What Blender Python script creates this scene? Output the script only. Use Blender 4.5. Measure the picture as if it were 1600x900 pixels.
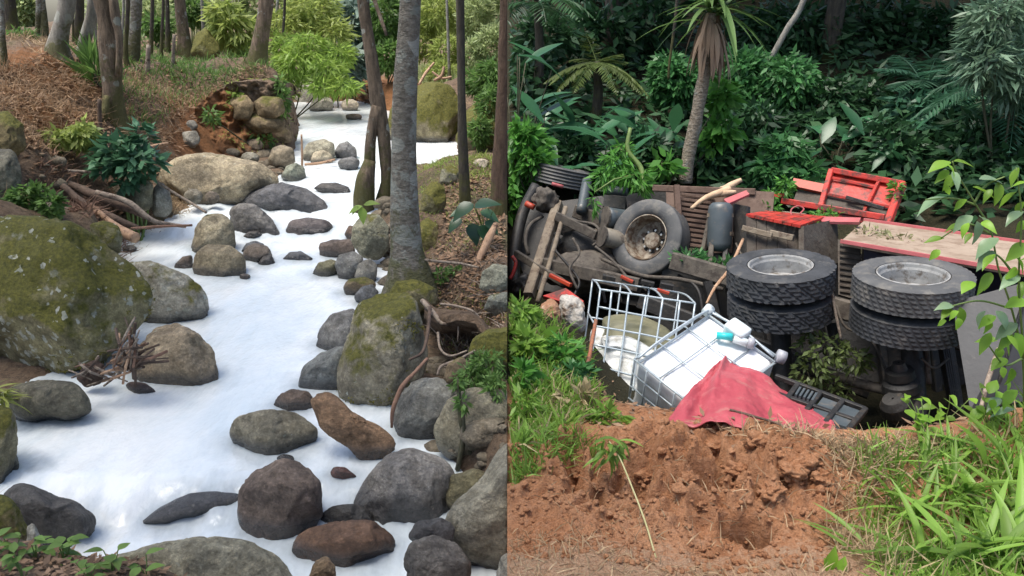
import bpy, bmesh, math, random
import numpy as np
from mathutils import Vector, Matrix, Quaternion

for o in list(bpy.data.objects):
    bpy.data.objects.remove(o)
random.seed(11)
R = np.random.default_rng(11)
SC = bpy.context.scene
COL = SC.collection
rad = math.radians

# ------------------------------------------------------------------ camera
PITCH = rad(18.0)
CAM = np.array([0.0, 0.0, 3.0])
F = 1250.0
cam_d = bpy.data.cameras.new('camera')
cam_d.sensor_width = 36.0
cam_d.lens = F / 1600.0 * 36.0
cam_d.clip_start = 0.05
cam_d.clip_end = 2000
cam_o = bpy.data.objects.new('camera', cam_d)
cam_o.location = CAM.tolist()
cam_o.rotation_euler = (rad(90) - PITCH, 0, 0)
COL.objects.link(cam_o)
SC.camera = cam_o

# ------------------------------------------------------------------ sky, sun, exposure
SUN_ELEV, SUN_ROT = rad(73), rad(250)
w = bpy.data.worlds.new('World')
SC.world = w
w.use_nodes = True
nt = w.node_tree
sky = nt.nodes.new('ShaderNodeTexSky')
sky.sky_type = 'NISHITA'
sky.sun_disc = False
sky.sun_elevation = SUN_ELEV
sky.sun_rotation = SUN_ROT
sky.dust_density = 3.0
sky.ozone_density = 0.6
nt.links.new(sky.outputs[0], nt.nodes['Background'].inputs[0])
nt.nodes['Background'].inputs[1].default_value = 0.13
sun_d = bpy.data.lights.new('sun', 'SUN')
sun_d.energy = 2.6
sun_d.angle = rad(28)
sun_d.color = (1.0, 0.95, 0.87)
sun_o = bpy.data.objects.new('sun', sun_d)
# direction towards the sun (sky rotation measured from +Y, clockwise seen from above)
sd = Vector((math.sin(SUN_ROT) * math.cos(SUN_ELEV), math.cos(SUN_ROT) * math.cos(SUN_ELEV), math.sin(SUN_ELEV)))
sun_o.rotation_euler = sd.to_track_quat('Z', 'Y').to_euler()
COL.objects.link(sun_o)
SC.view_settings.view_transform = 'Standard'
SC.view_settings.look = 'None'
SC.view_settings.exposure = 0.95
SC.view_settings.gamma = 1.0
SC.cycles.max_bounces = 6
SC.cycles.transparent_max_bounces = 8

# ------------------------------------------------------------------ geometry helpers
FWD = np.array([0, math.cos(PITCH), -math.sin(PITCH)])
UPV = np.array([0, math.sin(PITCH), math.cos(PITCH)])
RT = np.array([1.0, 0, 0])
UPW = np.array([0, 0, 1.0])


def rdir(u, v):
    return FWD + RT * ((u - 800.0) / F) + UPV * ((450.0 - v) / F)


def PT(u, v, t):
    """the place seen at photo pixel (u, v), t metres along the view axis"""
    return CAM + rdir(u, v) * t


def PD(u, v, D):
    """the place seen at photo pixel (u, v), D metres north of the camera"""
    d = rdir(u, v)
    return CAM + d * (D / d[1])


def cdir(r, u, d):
    """a direction given as right / up / away"""
    x = RT * r + UPV * u + FWD * d
    return x / np.linalg.norm(x)


def nrm(x):
    x = np.asarray(x, float)
    return x / max(1e-9, np.linalg.norm(x))


SEAM_U = -7.5 / F       # the two places meet in this upright plane


def side_of(P):
    P = np.asarray(P, float)
    t = (P - CAM) @ FWD
    return P[..., 0] - SEAM_U * t


SEAM_N = RT - SEAM_U * FWD


def hash3(i, j, k, s):
    x = np.sin(i * 127.1 + j * 311.7 + k * 74.7 + s * 53.3) * 43758.5453
    return x - np.floor(x)


def vnoise(P, s=0.0):
    P = np.asarray(P, float)
    I = np.floor(P)
    f = P - I
    f = f * f * (3 - 2 * f)
    o = 0
    for a in (0, 1):
        wa = f[..., 0] if a else 1 - f[..., 0]
        for b in (0, 1):
            wb = f[..., 1] if b else 1 - f[..., 1]
            for c in (0, 1):
                wc = f[..., 2] if c else 1 - f[..., 2]
                o = o + wa * wb * wc * hash3(I[..., 0] + a, I[..., 1] + b, I[..., 2] + c, s)
    return o * 2 - 1


def fbm(P, octv=4, s=0.0, gain=0.5):
    o, a, P = 0, 1.0, np.asarray(P, float)
    for i in range(octv):
        o = o + a * vnoise(P + 17.3 * i, s + i)
        P = P * 2.03
        a *= gain
    return o


def tag(o, label=None, cat=None, group=None, kind=None):
    if label: o['label'] = label
    if cat: o['category'] = cat
    if group: o['group'] = group
    if kind: o['kind'] = kind
    return o


def empty(name, loc, label, cat, group=None):
    o = bpy.data.objects.new(name, None)
    o.empty_display_size = 0.1
    o.location = [float(x) for x in loc]
    COL.objects.link(o)
    return tag(o, label, cat, group)


def np_mesh(name, V, Fq, rnd=None, smooth=False):
    V = np.asarray(V, np.float32)
    Fq = np.asarray(Fq, np.int32)
    me = bpy.data.meshes.new(name)
    m, k = Fq.shape
    me.vertices.add(len(V))
    me.vertices.foreach_set('co', V.ravel())
    me.loops.add(m * k)
    me.loops.foreach_set('vertex_index', Fq.ravel())
    me.polygons.add(m)
    me.polygons.foreach_set('loop_start', np.arange(0, m * k, k, dtype=np.int32))
    me.polygons.foreach_set('loop_total', np.full(m, k, np.int32))
    if smooth:
        me.polygons.foreach_set('use_smooth', np.ones(m, bool))
    if rnd is not None:
        at = me.attributes.new('rnd', 'FLOAT', 'FACE')
        at.data.foreach_set('value', np.asarray(rnd, np.float32))
    me.update(calc_edges=True)
    return me


def base_of(V):
    V = np.asarray(V)
    c = V.mean(0)
    c[2] = V[:, 2].min()
    return c


def build(name, V, Fc, mat, parent=None, sd='', smooth=False, rnd=None, org=None, cut=True):
    """link ONE mesh object; sd 'L' or 'R' keeps it on its own side of the line where the two places meet"""
    V = np.asarray(V, float)
    need_cut = False
    if sd:
        s = side_of(V) * (1 if sd == 'R' else -1)
        if (s < 0).any():
            if cut:
                need_cut = True
            else:
                Fc = np.asarray(Fc)
                keep = (s[Fc] >= 0).all(1)
                Fc = Fc[keep]
                if rnd is not None: rnd = np.asarray(rnd)[keep]
                used = np.unique(Fc)
                if len(used) == 0:
                    return None
                mp = np.zeros(len(V), int)
                mp[used] = np.arange(len(used))
                V, Fc = V[used], mp[Fc]
    if org is None:
        org = np.array(parent.location) if parent else base_of(V)
    L = V - org
    if isinstance(Fc, np.ndarray) and Fc.ndim == 2:
        me = np_mesh(name, L, Fc, rnd, smooth)
    else:
        me = bpy.data.meshes.new(name)
        me.from_pydata(L.tolist(), [], [list(map(int, f)) for f in Fc])
        if smooth:
            me.polygons.foreach_set('use_smooth', np.ones(len(me.polygons), bool))
        me.update()
    if need_cut:
        bm = bmesh.new()
        bm.from_mesh(me)
        n = SEAM_N * (1 if sd == 'R' else -1)
        r = bmesh.ops.bisect_plane(bm, geom=bm.verts[:] + bm.edges[:] + bm.faces[:], plane_co=(CAM - org).tolist(),
                                   plane_no=(-n).tolist(), clear_outer=True)
        ed = [e for e in r['geom_cut'] if isinstance(e, bmesh.types.BMEdge)]
        if ed:
            try:
                bmesh.ops.edgeloop_fill(bm, edges=ed)
            except Exception:
                pass
        bm.to_mesh(me)
        bm.free()
    me.materials.append(mat)
    o = bpy.data.objects.new(name, me)
    COL.objects.link(o)
    if parent:
        o.parent = parent
        o.location = (org - np.array(parent.location)).tolist()
    else:
        o.location = org.tolist()
    return o


def frame_from(a, up=(0, 0, 1)):
    a = nrm(a)
    up = np.asarray(up, float)
    if abs(a @ nrm(up)) > 0.97:
        up = np.array([1.0, 0.1, 0])
    x = nrm(np.cross(up, a))
    y = np.cross(a, x)
    return x, y, a


def catmull(P, n):
    P = np.asarray(P, float)
    if len(P) < 3:
        s = np.linspace(0, 1, n)[:, None]
        return P[0] * (1 - s) + P[-1] * s
    Q = np.vstack([2 * P[0] - P[1], P, 2 * P[-1] - P[-2]])
    out = []
    for s in np.linspace(0, len(P) - 1 - 1e-6, n):
        i = int(s)
        f = s - i
        a, b, c, d = Q[i], Q[i + 1], Q[i + 2], Q[i + 3]
        out.append(0.5 * (2 * b + (c - a) * f + (2 * a - 5 * b + 4 * c - d) * f * f + (3 * b - a - 3 * c + d) * f ** 3))
    return np.array(out)


def tube(P, rr, sides=8, n=None, rough=0.0, seed=0.0, cap=True):
    """a round bar through points P with radii rr; returns verts, faces"""
    P = np.asarray(P, float)
    rr = np.full(len(P), rr, float) if np.isscalar(rr) else np.asarray(rr, float)
    if n:
        s0 = np.linspace(0, 1, len(P))
        s1 = np.linspace(0, 1, n)
        rr = np.interp(s1, s0, rr)
        P = catmull(P, n)
    m = len(P)
    T = np.gradient(P, axis=0)
    x, y, a = frame_from(T[0])
    V = []
    for i in range(m):
        a = nrm(T[i])
        x = nrm(x - a * (x @ a))
        y = np.cross(a, x)
        th = np.linspace(0, 2 * np.pi, sides, endpoint=False)
        V.append(P[i] + rr[i] * (np.cos(th)[:, None] * x + np.sin(th)[:, None] * y))
    V = np.vstack(V)
    if rough:
        C = np.repeat(P, sides, 0)
        k = 1 + rough * fbm(V * (0.45 / max(rr.max(), 1e-3)), 3, seed)
        V = C + (V - C) * k[:, None]
    Fc = []
    for i in range(m - 1):
        for j in range(sides):
            a0, b0 = i * sides + j, i * sides + (j + 1) % sides
            Fc.append((a0, b0, b0 + sides, a0 + sides))
    if cap:
        Fc.append(tuple(range(sides - 1, -1, -1)))
        Fc.append(tuple(range((m - 1) * sides, m * sides)))
    return V, Fc


def join(parts):
    V, Fc, o = [], [], 0
    for v, f in parts:
        V.append(np.asarray(v, float))
        Fc += [tuple(i + o for i in g) for g in f]
        o += len(v)
    return np.vstack(V), Fc


def beam(p0, p1, wd, ht, up=(0, 0, 1), bev=0.12):
    """a squared bar with chamfered edges"""
    p0, p1 = np.asarray(p0, float), np.asarray(p1, float)
    x, y, a = frame_from(p1 - p0, up)
    b = min(wd, ht) * bev
    hw, hh = wd / 2, ht / 2
    prof = [(hw - b, -hh), (hw, -hh + b), (hw, hh - b), (hw - b, hh), (-hw + b, hh), (-hw, hh - b), (-hw, -hh + b), (-hw + b, -hh)]
    V = [p0 + x * i + y * j for i, j in prof] + [p1 + x * i + y * j for i, j in prof]
    Fc = [(i, (i + 1) % 8, 8 + (i + 1) % 8, 8 + i) for i in range(8)]
    Fc += [tuple(range(7, -1, -1)), tuple(range(8, 16))]
    return np.array(V), Fc


def slab(Q, th, away=None):
    """a plate: four (or more) corners and a thickness laid on the far side"""
    Q = np.asarray(Q, float)
    n = nrm(np.cross(Q[1] - Q[0], Q[-1] - Q[0]))
    c = Q.mean(0)
    if away is None:
        away = c - CAM
    if n @ away < 0:
        n = -n
    k = len(Q)
    V = np.vstack([Q, Q + n * th])
    Fc = [tuple(range(k)), tuple(range(2 * k - 1, k - 1, -1))] + [(i, i + k, (i + 1) % k + k, (i + 1) % k) for i in range(k)]
    return V, Fc


def lathe(c, axis, prof, seg=40, mod=None, skip=None):
    """revolve profile [(radius, along axis)]; mod(i, j, r) may alter a radius; skip(i, j) leaves a face out"""
    x, y, a = frame_from(axis)
    th = np.linspace(0, 2 * np.pi, seg, endpoint=False)
    V = []
    for i, (r, h) in enumerate(prof):
        for j in range(seg):
            q = mod(i, j, r) if mod else r
            V.append(np.asarray(c) + a * h + q * (math.cos(th[j]) * x + math.sin(th[j]) * y))
    Fc = []
    for i in range(len(prof) - 1):
        for j in range(seg):
            if skip and skip(i, j): continue
            Fc.append((i * seg + j, i * seg + (j + 1) % seg, (i + 1) * seg + (j + 1) % seg, (i + 1) * seg + j))
    return np.array(V), Fc


# ------------------------------------------------------------------ materials
def new_mat(name):
    m = bpy.data.materials.new(name)
    m.use_nodes = True
    return m, m.node_tree, m.node_tree.nodes['Principled BSDF']


class NG:
    def __init__(s, nt):
        s.nt = nt

    def n(s, t, **k):
        o = s.nt.nodes.new('ShaderNode' + t)
        for a, b in k.items(): setattr(o, a, b)
        return o

    def lk(s, a, b):
        s.nt.links.new(a, b)

    def noise(s, vec, scale, detail=4, rough=0.6):
        o = s.n('TexNoise')
        o.inputs['Scale'].default_value = scale
        o.inputs['Detail'].default_value = detail
        o.inputs['Roughness'].default_value = rough
        if vec is not None: s.lk(vec, o.inputs['Vector'])
        return o.outputs['Fac']

    def ramp(s, fac, a, b, lo=0.0, hi=1.0):
        o = s.n('MapRange')
        o.inputs[1].default_value = a; o.inputs[2].default_value = b
        o.inputs[3].default_value = lo; o.inputs[4].default_value = hi
        s.lk(fac, o.inputs[0])
        return o.outputs[0]

    def math(s, op, a, b=None, clamp=False):
        o = s.n('Math', operation=op)
        o.use_clamp = clamp
        for i, x in enumerate((a, b)):
            if x is None: continue
            if isinstance(x, (int, float)): o.inputs[i].default_value = x
            else: s.lk(x, o.inputs[i])
        return o.outputs[0]

    def mix(s, fac, a, b, mode='MIX'):
        o = s.n('MixRGB', blend_type=mode)
        for i, x in enumerate((fac, a, b)):
            if isinstance(x, (int, float)): o.inputs[i].default_value = x
            elif isinstance(x, tuple): o.inputs[i].default_value = (*x[:3], 1)
            else: s.lk(x, o.inputs[i])
        return o.outputs[0]

    def attr(s, name, typ='OBJECT'):
        o = s.n('Attribute')
        o.attribute_type = typ
        o.attribute_name = name
        return o.outputs['Fac']

    def bump(s, h, dist, strength=1.0, prev=None):
        o = s.n('Bump')
        o.inputs['Distance'].default_value = dist
        o.inputs['Strength'].default_value = strength
        s.lk(h, o.inputs['Height'])
        if prev: s.lk(prev, o.inputs['Normal'])
        return o.outputs[0]


def simple_mat(name, c1, c2, scale=6.0, rough=0.7, bump=0.004, bscale=25.0, metal=0.0, dirt=None, dirt_amt=0.5, spec=0.5, stretch=None):
    """two mottled colours, optional dirt / rust patches, fine relief"""
    m, nt, bs = new_mat(name)
    g = NG(nt)
    tc = g.n('TexCoord').outputs['Object']
    if stretch:
        mp = g.n('Mapping')
        mp.inputs['Scale'].default_value = stretch
        g.lk(tc, mp.inputs['Vector'])
        tc = mp.outputs[0]
    col = g.mix(g.ramp(g.noise(tc, scale, 6), 0.35, 0.65), c1, c2)
    if dirt:
        d = g.ramp(g.noise(tc, scale * 1.7, 8, 0.7), 0.62 - dirt_amt * 0.3, 0.72 - dirt_amt * 0.25)
        col = g.mix(d, col, dirt)
    g.lk(col, bs.inputs['Base Color'])
    bs.inputs['Roughness'].default_value = rough
    bs.inputs['Metallic'].default_value = metal
    bs.inputs['Specular IOR Level'].default_value = spec
    if bump:
        g.lk(g.bump(g.noise(tc, bscale, 5), bump), bs.inputs['Normal'])
    return m


def leaf_mat(name, c, var=0.5, trans=0.35, rough=0.5, back=None):
    m, nt, bs = new_mat(name)
    g = NG(nt)
    rn = g.attr('rnd', 'GEOMETRY')
    oi = g.n('ObjectInfo').outputs['Random']
    c = np.array(c)
    lo, hi = tuple(c * (1 - var * 0.75)), tuple(np.minimum(c * (1 + var) + np.array([0.02, 0.012, 0]) * var, 0.8))
    f = g.math('FRACT', g.math('ADD', rn, oi))
    col = g.mix(f, lo, hi)
    tc = g.n('TexCoord').outputs['Object']
    col = g.mix(g.ramp(g.noise(tc, 1.3, 3), 0.35, 0.7), col, g.mix(0.5, col, tuple(c * np.array([1.25, 1.05, 0.8]))))
    if back:
        col = g.mix(g.n('NewGeometry').outputs['Backfacing'], col, back)
    g.lk(col, bs.inputs['Base Color'])
    bs.inputs['Roughness'].default_value = rough
    bs.inputs['Specular IOR Level'].default_value = 0.4
    tr = g.n('BsdfTranslucent')
    g.lk(col, tr.inputs['Color'])
    mx = g.n('MixShader')
    mx.inputs[0].default_value = trans
    g.lk(bs.outputs[0], mx.inputs[1])
    g.lk(tr.outputs[0], mx.inputs[2])
    g.lk(mx.outputs[0], nt.nodes['Material Output'].inputs['Surface'])
    return m


def rock_material():
    m, nt, bs = new_mat('rock')
    g = NG(nt)
    tc = g.n('TexCoord').outputs['Object']
    oi = g.n('ObjectInfo')
    off = g.n('VectorMath', operation='SCALE')
    cx = g.n('CombineXYZ')
    g.lk(oi.outputs['Random'], cx.inputs[0]); g.lk(oi.outputs['Random'], cx.inputs[1])
    g.lk(cx.outputs[0], off.inputs[0]); off.inputs['Scale'].default_value = 40
    ad = g.n('VectorMath', operation='ADD')
    g.lk(tc, ad.inputs[0]); g.lk(off.outputs[0], ad.inputs[1])
    v = ad.outputs[0]
    col0 = oi.outputs['Color']
    n1 = g.noise(v, 2.6, 8, 0.62)
    n2 = g.noise(v, 10, 9, 0.75)
    n3 = g.noise(v, 42, 5, 0.75)
    col = g.mix(g.ramp(n1, 0.36, 0.64), g.mix(1.0, col0, (0.62, 0.60, 0.58), 'MULTIPLY'), g.mix(1.0, col0, (1.35, 1.3, 1.2), 'MULTIPLY'))
    col = g.mix(g.ramp(n2, 0.42, 0.58, 0, 0.75), col, g.mix(1.0, col, (0.45, 0.43, 0.40), 'MULTIPLY'))
    col = g.mix(g.ramp(n3, 0.52, 0.64, 0, 0.75), col, g.mix(1.0, col, (1.75, 1.7, 1.65), 'MULTIPLY'))
    col = g.mix(g.ramp(n3, 0.34, 0.44, 0.7, 0), col, g.mix(1.0, col, (0.42, 0.42, 0.42), 'MULTIPLY'))
    # lichen: pale crusts with their own outline
    lich = g.attr('lichen')
    vo = g.n('TexVoronoi')
    vo.inputs['Scale'].default_value = 9.0
    vo.inputs['Randomness'].default_value = 1.0
    dv = g.n('VectorMath', operation='ADD')
    nz = g.n('TexNoise'); nz.inputs['Scale'].default_value = 14; g.lk(v, nz.inputs['Vector'])
    sc = g.n('VectorMath', operation='SCALE'); sc.inputs['Scale'].default_value = 0.12
    g.lk(nz.outputs['Color'], sc.inputs[0]); g.lk(v, dv.inputs[0]); g.lk(sc.outputs[0], dv.inputs[1])
    g.lk(dv.outputs[0], vo.inputs['Vector'])
    lsum = g.math('ADD', g.math('MULTIPLY', vo.outputs['Distance'], 0.55), g.math('MULTIPLY', g.noise(v, 3.4, 7, 0.75), 0.9))
    lth = g.math('SUBTRACT', g.math('ADD', g.math('MULTIPLY', lich, 0.42), 0.22), lsum)
    lm = g.ramp(lth, -0.02, 0.05, 0, 0.85)
    col = g.mix(lm, col, g.mix(g.ramp(n3, 0.3, 0.7), (0.24, 0.25, 0.20), (0.46, 0.46, 0.40)))
    # moss on what faces up
    moss = g.attr('moss')
    sx = g.n('SeparateXYZ')
    g.lk(g.n('NewGeometry').outputs['Normal'], sx.inputs[0])
    ms = g.math('ADD', g.math('MULTIPLY', sx.outputs[2], 0.35), g.math('ADD', g.math('MULTIPLY', g.noise(v, 2.1, 9, 0.7), 1.3), -0.75))
    mth = g.math('ADD', ms, g.math('SUBTRACT', moss, 0.55))
    mm = g.ramp(mth, -0.02, 0.14)
    mcol = g.mix(g.ramp(g.noise(v, 30, 5, 0.8), 0.3, 0.7), (0.030, 0.036, 0.007), (0.17, 0.155, 0.025))
    col = g.mix(g.math('MULTIPLY', mm, g.ramp(moss, 0.0, 0.15)), col, mcol)
    # round pale specks of lichen over stone and moss alike
    sv = g.n('TexVoronoi'); sv.inputs['Scale'].default_value = 13.0
    g.lk(dv.outputs[0], sv.inputs['Vector'])
    ssx = g.n('SeparateXYZ'); g.lk(sv.outputs['Color'], ssx.inputs[0])
    rad_ = g.math('MULTIPLY', g.math('SUBTRACT', ssx.outputs[0], g.math('SUBTRACT', 0.98, g.math('MULTIPLY', lich, 0.62))), 0.75)
    sm = g.ramp(g.math('SUBTRACT', rad_, sv.outputs['Distance']), -0.02, 0.03, 0, 0.9)
    col = g.mix(g.math('MULTIPLY', sm, g.ramp(n2, 0.36, 0.5)), col, g.mix(ssx.outputs[1], (0.28, 0.29, 0.22), (0.50, 0.50, 0.43)))
    # wet stone just above the water
    wl = g.attr('waterline')
    sp = g.n('SeparateXYZ')
    g.lk(g.n('NewGeometry').outputs['Position'], sp.inputs[0])
    hh = g.math('SUBTRACT', g.math('SUBTRACT', sp.outputs[2], wl), g.math('MULTIPLY', g.math('SUBTRACT', n1, 0.5), 0.16))
    wet0 = g.ramp(hh, 0.045, 0.13, 1.0, 0.0)
    wet = g.math('MAXIMUM', wet0, g.math('MULTIPLY', g.attr('wet'), g.ramp(g.noise(v, 2.0, 5), 0.3, 0.62, 1.0, 0.35)))
    col = g.mix(wet, col, g.mix(1.0, col, (0.26, 0.25, 0.25), 'MULTIPLY'))
    g.lk(col, bs.inputs['Base Color'])
    g.lk(g.ramp(wet, 0, 1, 0.82, 0.22), bs.inputs['Roughness'])
    h = g.math('ADD', g.math('MULTIPLY', n2, 0.6), g.math('MULTIPLY', n3, 0.25))
    b1 = g.bump(n1, 0.10, 0.9)
    g.lk(g.ramp(wet, 0, 1, 0.4, 0.9), bs.inputs['Specular IOR Level'])
    g.lk(g.bump(h, 0.035, 1.0, b1), bs.inputs['Normal'])
    return m


ROCK = rock_material()
# ------------------------------------------------------------------ water level along the brook, land heights
ZY = np.array([0, 4.5, 4.95, 9.8, 11.2, 12.3, 14.5, 18, 28, 60])
ZZ = np.array([-0.14, -0.14, 0, 0.0, 0.10, 0.34, 0.50, 0.66, 0.85, 1.2])


def zw(y):
    return np.interp(y, ZY, ZZ)


def on_water(u, v):
    D = np.linspace(2, 60, 6000)
    d = rdir(u, v)
    P = CAM + np.outer(D / d[1], d)
    i = np.argmax(P[:, 2] < zw(P[:, 1]))
    return P[i] if i else P[-1]


SHORE_L = [(60, 905), (20, 850), (-40, 780), (-60, 700), (-40, 640), (60, 600), (170, 545), (195, 480), (180, 405), (192, 372),
           (280, 338), (330, 320), (420, 300), (440, 272), (466, 252), (455, 215), (452, 180), (455, 160)]
SHORE_R = [(560, 158), (615, 175), (640, 215), (712, 222), (712, 250), (625, 262), (606, 290), (585, 330), (585, 380), (600, 420),
           (606, 460), (625, 560), (650, 660), (700, 720), (760, 800), (800, 900), (840, 960)]
shore = np.array([on_water(*p) for p in SHORE_L + SHORE_R])
shore2 = shore[:, :2]


def poly_sd(Q, poly):
    """signed distance to a plan polygon, negative inside"""
    Q = np.asarray(Q, float)
    inside = np.zeros(len(Q), bool)
    dmin = np.full(len(Q), 1e9)
    n = len(poly)
    for i in range(n):
        a, b = poly[i], poly[(i + 1) % n]
        ab = b - a
        t = np.clip(((Q - a) @ ab) / max(ab @ ab, 1e-12), 0, 1)
        dmin = np.minimum(dmin, np.linalg.norm(Q - a - t[:, None] * ab, axis=1))
        c = (a[1] > Q[:, 1]) != (b[1] > Q[:, 1])
        with np.errstate(divide='ignore', invalid='ignore'):
            xs = (b[0] - a[0]) * (Q[:, 1] - a[1]) / (b[1] - a[1]) + a[0]
        inside ^= c & (Q[:, 0] < xs)
    return np.where(inside, -dmin, dmin)


class Land:
    def __init__(s, P):
        s.P = np.asarray(P, float)
        X = s.P[:, :2]
        d = np.linalg.norm(X[:, None] - X[None], axis=2)
        K = np.sqrt(d * d + 0.09)
        s.m = s.P[:, 2].mean()
        s.w = np.linalg.solve(K + 0.02 * np.eye(len(X)), s.P[:, 2] - s.m)

    def __call__(s, Q):
        Q = np.atleast_2d(Q)
        d2 = ((Q[:, None] - s.P[None, :, :2]) ** 2).sum(2)
        return np.sqrt(d2 + 0.09) @ s.w + s.m


LEFT = [(0, 850, 3.55), (120, 872, 3.4), (260, 905, 3.2), (0, 1000, 2.6), (300, 1050, 2.5), (700, 1050, 2.5), (-200, 900, 3.4), (-300, 700, 6),
        (60, 330, 9.0), (150, 335, 9.4), (210, 320, 10.3), (100, 275, 10.6), (240, 290, 11.6), (0, 330, 8.4), (-200, 330, 8.4), (-300, 200, 10),
        (30, 200, 11), (100, 205, 11.6), (20, 120, 12.6), (100, 84, 14.4), (0, 62, 14.5), (150, 120, 14), (170, 188, 13), (60, 150, 12.2), (-200, 60, 14.5),
        (205, 90, 17), (40, 52, 19), (130, 100, 15.3), (220, 130, 15.5), (230, 190, 14), (200, 230, 12.8),
        (300, 190, 15.2), (330, 110, 19), (250, 110, 19), (390, 92, 20), (430, 128, 17.6), (350, 140, 16.8), (425, 145, 16.9),
        (435, 218, 16.6), (380, 228, 16.0), (330, 236, 15.0), (300, 240, 14.6), (270, 260, 13.6), (300, 300, 12.9), (350, 205, 16.0),
        (455, 140, 24), (440, 100, 26), (520, 128, 30), (590, 130, 27), (600, 160, 25), (300, 70, 26), (350, 60, 34), (100, 46, 24), (90, 46, 60), (20, 46, 60), (250, 20, 60), (400, 0, 60), (600, 0, 60), (800, 0, 60),
        (-300, 46, 60), (-400, 46, 30), (400, 60, 34), (560, 80, 36), (700, 70, 34), (790, 80, 30),
        (580, 400, 9.9), (640, 440, 8.5), (700, 330, 10.9), (786, 330, 10.0), (700, 400, 9.0), (740, 440, 8.0), (790, 480, 7.5), (700, 474, 7.9),
        (690, 262, 13.0), (780, 250, 13.0), (720, 246, 14.6), (600, 330, 11.4), (640, 350, 10.6),
        (715, 560, 7.0), (760, 520, 6.9), (700, 500, 7.7), (790, 560, 6.2), (790, 640, 5.4), (830, 760, 4.4), (850, 860, 3.9),
        (650, 222, 17.2), (760, 232, 16.0), (790, 190, 17.2), (690, 128, 21), (610, 130, 24), (760, 120, 22), (1000, 300, 12), (1100, 100, 30), (1000, 480, 8)]
lp = [PD(*p) for p in LEFT]
lp += [np.array([q[0], q[1], zw(q[1]) + 0.04]) for q in shore]
land_l = Land(lp)


def h_left(Q):
    Q = np.atleast_2d(Q)
    z = land_l(Q)
    P3 = np.column_stack([Q, np.zeros(len(Q))])
    far = np.clip((Q[:, 1] - 60) / 20, 0, 1)
    z = z * (1 - far) + far * 3.2
    z = z + (0.05 * fbm(P3 * 1.7, 4, 3) + 0.025 * fbm(P3 * 7, 3, 5)) * np.clip(Q[:, 1] / 8, 0.3, 1.6)
    z = z - 0.75 * np.exp(-((Q[:, 0] + 0.46) / 0.30) ** 2 - ((Q[:, 1] - 7.0) / 0.50) ** 2)   # the hollow washed out under the bank
    sd = poly_sd(Q, shore2)
    W = zw(Q[:, 1])
    zin = W - 0.06 - 0.5 * np.clip(-sd, 0, 0.6)
    k = np.clip((sd + 0.05) / 0.22, 0, 1)
    zout = np.maximum(z, W + 0.03)
    return np.where(Q[:, 1] < 45, np.where(sd < -0.05, np.minimum(z, zin), zin * (1 - k) + zout * k), z)


RIGHT = [(793, 470, 8.0), (793, 560, 6.5), (793, 680, 4.9), (793, 780, 4.0), (793, 900, 3.2), (793, 1040, 2.5), (1200, 1040, 2.5), (1700, 1040, 2.5),
         (860, 600, 6.0), (900, 640, 5.3), (900, 520, 7.2), (960, 640, 5.35), (850, 665, 5.0),
         (980, 664, 4.95), (1050, 656, 4.95), (1150, 655, 4.85), (1250, 682, 4.5), (1340, 690, 4.4), (1450, 672, 4.6), (1590, 640, 4.8), (1800, 600, 5.2),
         (900, 700, 4.55), (1000, 700, 4.45), (1100, 690, 4.5), (1200, 710, 4.25), (1290, 740, 4.0),
         (860, 760, 4.1), (960, 800, 3.85), (1060, 820, 3.72), (1130, 848, 3.55), (1240, 850, 3.5), (1340, 800, 3.75), (1400, 760, 3.95),
         (800, 800, 3.85), (900, 850, 3.5), (1000, 900, 3.18), (1200, 900, 3.2), (1400, 880, 3.3), (1600, 900, 3.15), (1500, 760, 3.95), (1600, 760, 3.95)]
rp = [PD(*p) for p in RIGHT]
rp += [np.array(p, float) for p in [(0.9, 6.2, -0.1), (1.7, 6.0, -0.25), (2.6, 5.8, -0.4), (3.6, 5.8, -0.5), (1.2, 7.4, -0.4), (2.4, 7.2, -0.65), (4, 7, -0.65), (0.2, 8.6, -0.25), (0.2, 9.5, -0.5),
                                    (1.2, 9, -0.7), (3, 9, -0.7), (5.5, 8, -0.4), (0.2, 10.6, -0.4), (1.5, 11.5, 0.2), (0.2, 11.8, 0.3), (4, 11, 0.0), (7, 10, 0.3), (0.3, 13, 0.8), (3, 13.5, 0.7), (7, 13, 0.8),
                                    (11, 12, 1.2), (0, 17, 1.8), (4, 17, 1.6), (9, 17, 2), (15, 17, 2.4), (0, 24, 4.2), (8, 24, 4.5), (18, 24, 4.8), (0, 34, 8), (12, 34, 9), (26, 34, 9.5),
                                    (0, 60, 19), (20, 60, 21), (46, 60, 21), (9, 6, 0.6), (12, 9, 1.0), (30, 20, 4)]]
land_r = Land(rp)


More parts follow.
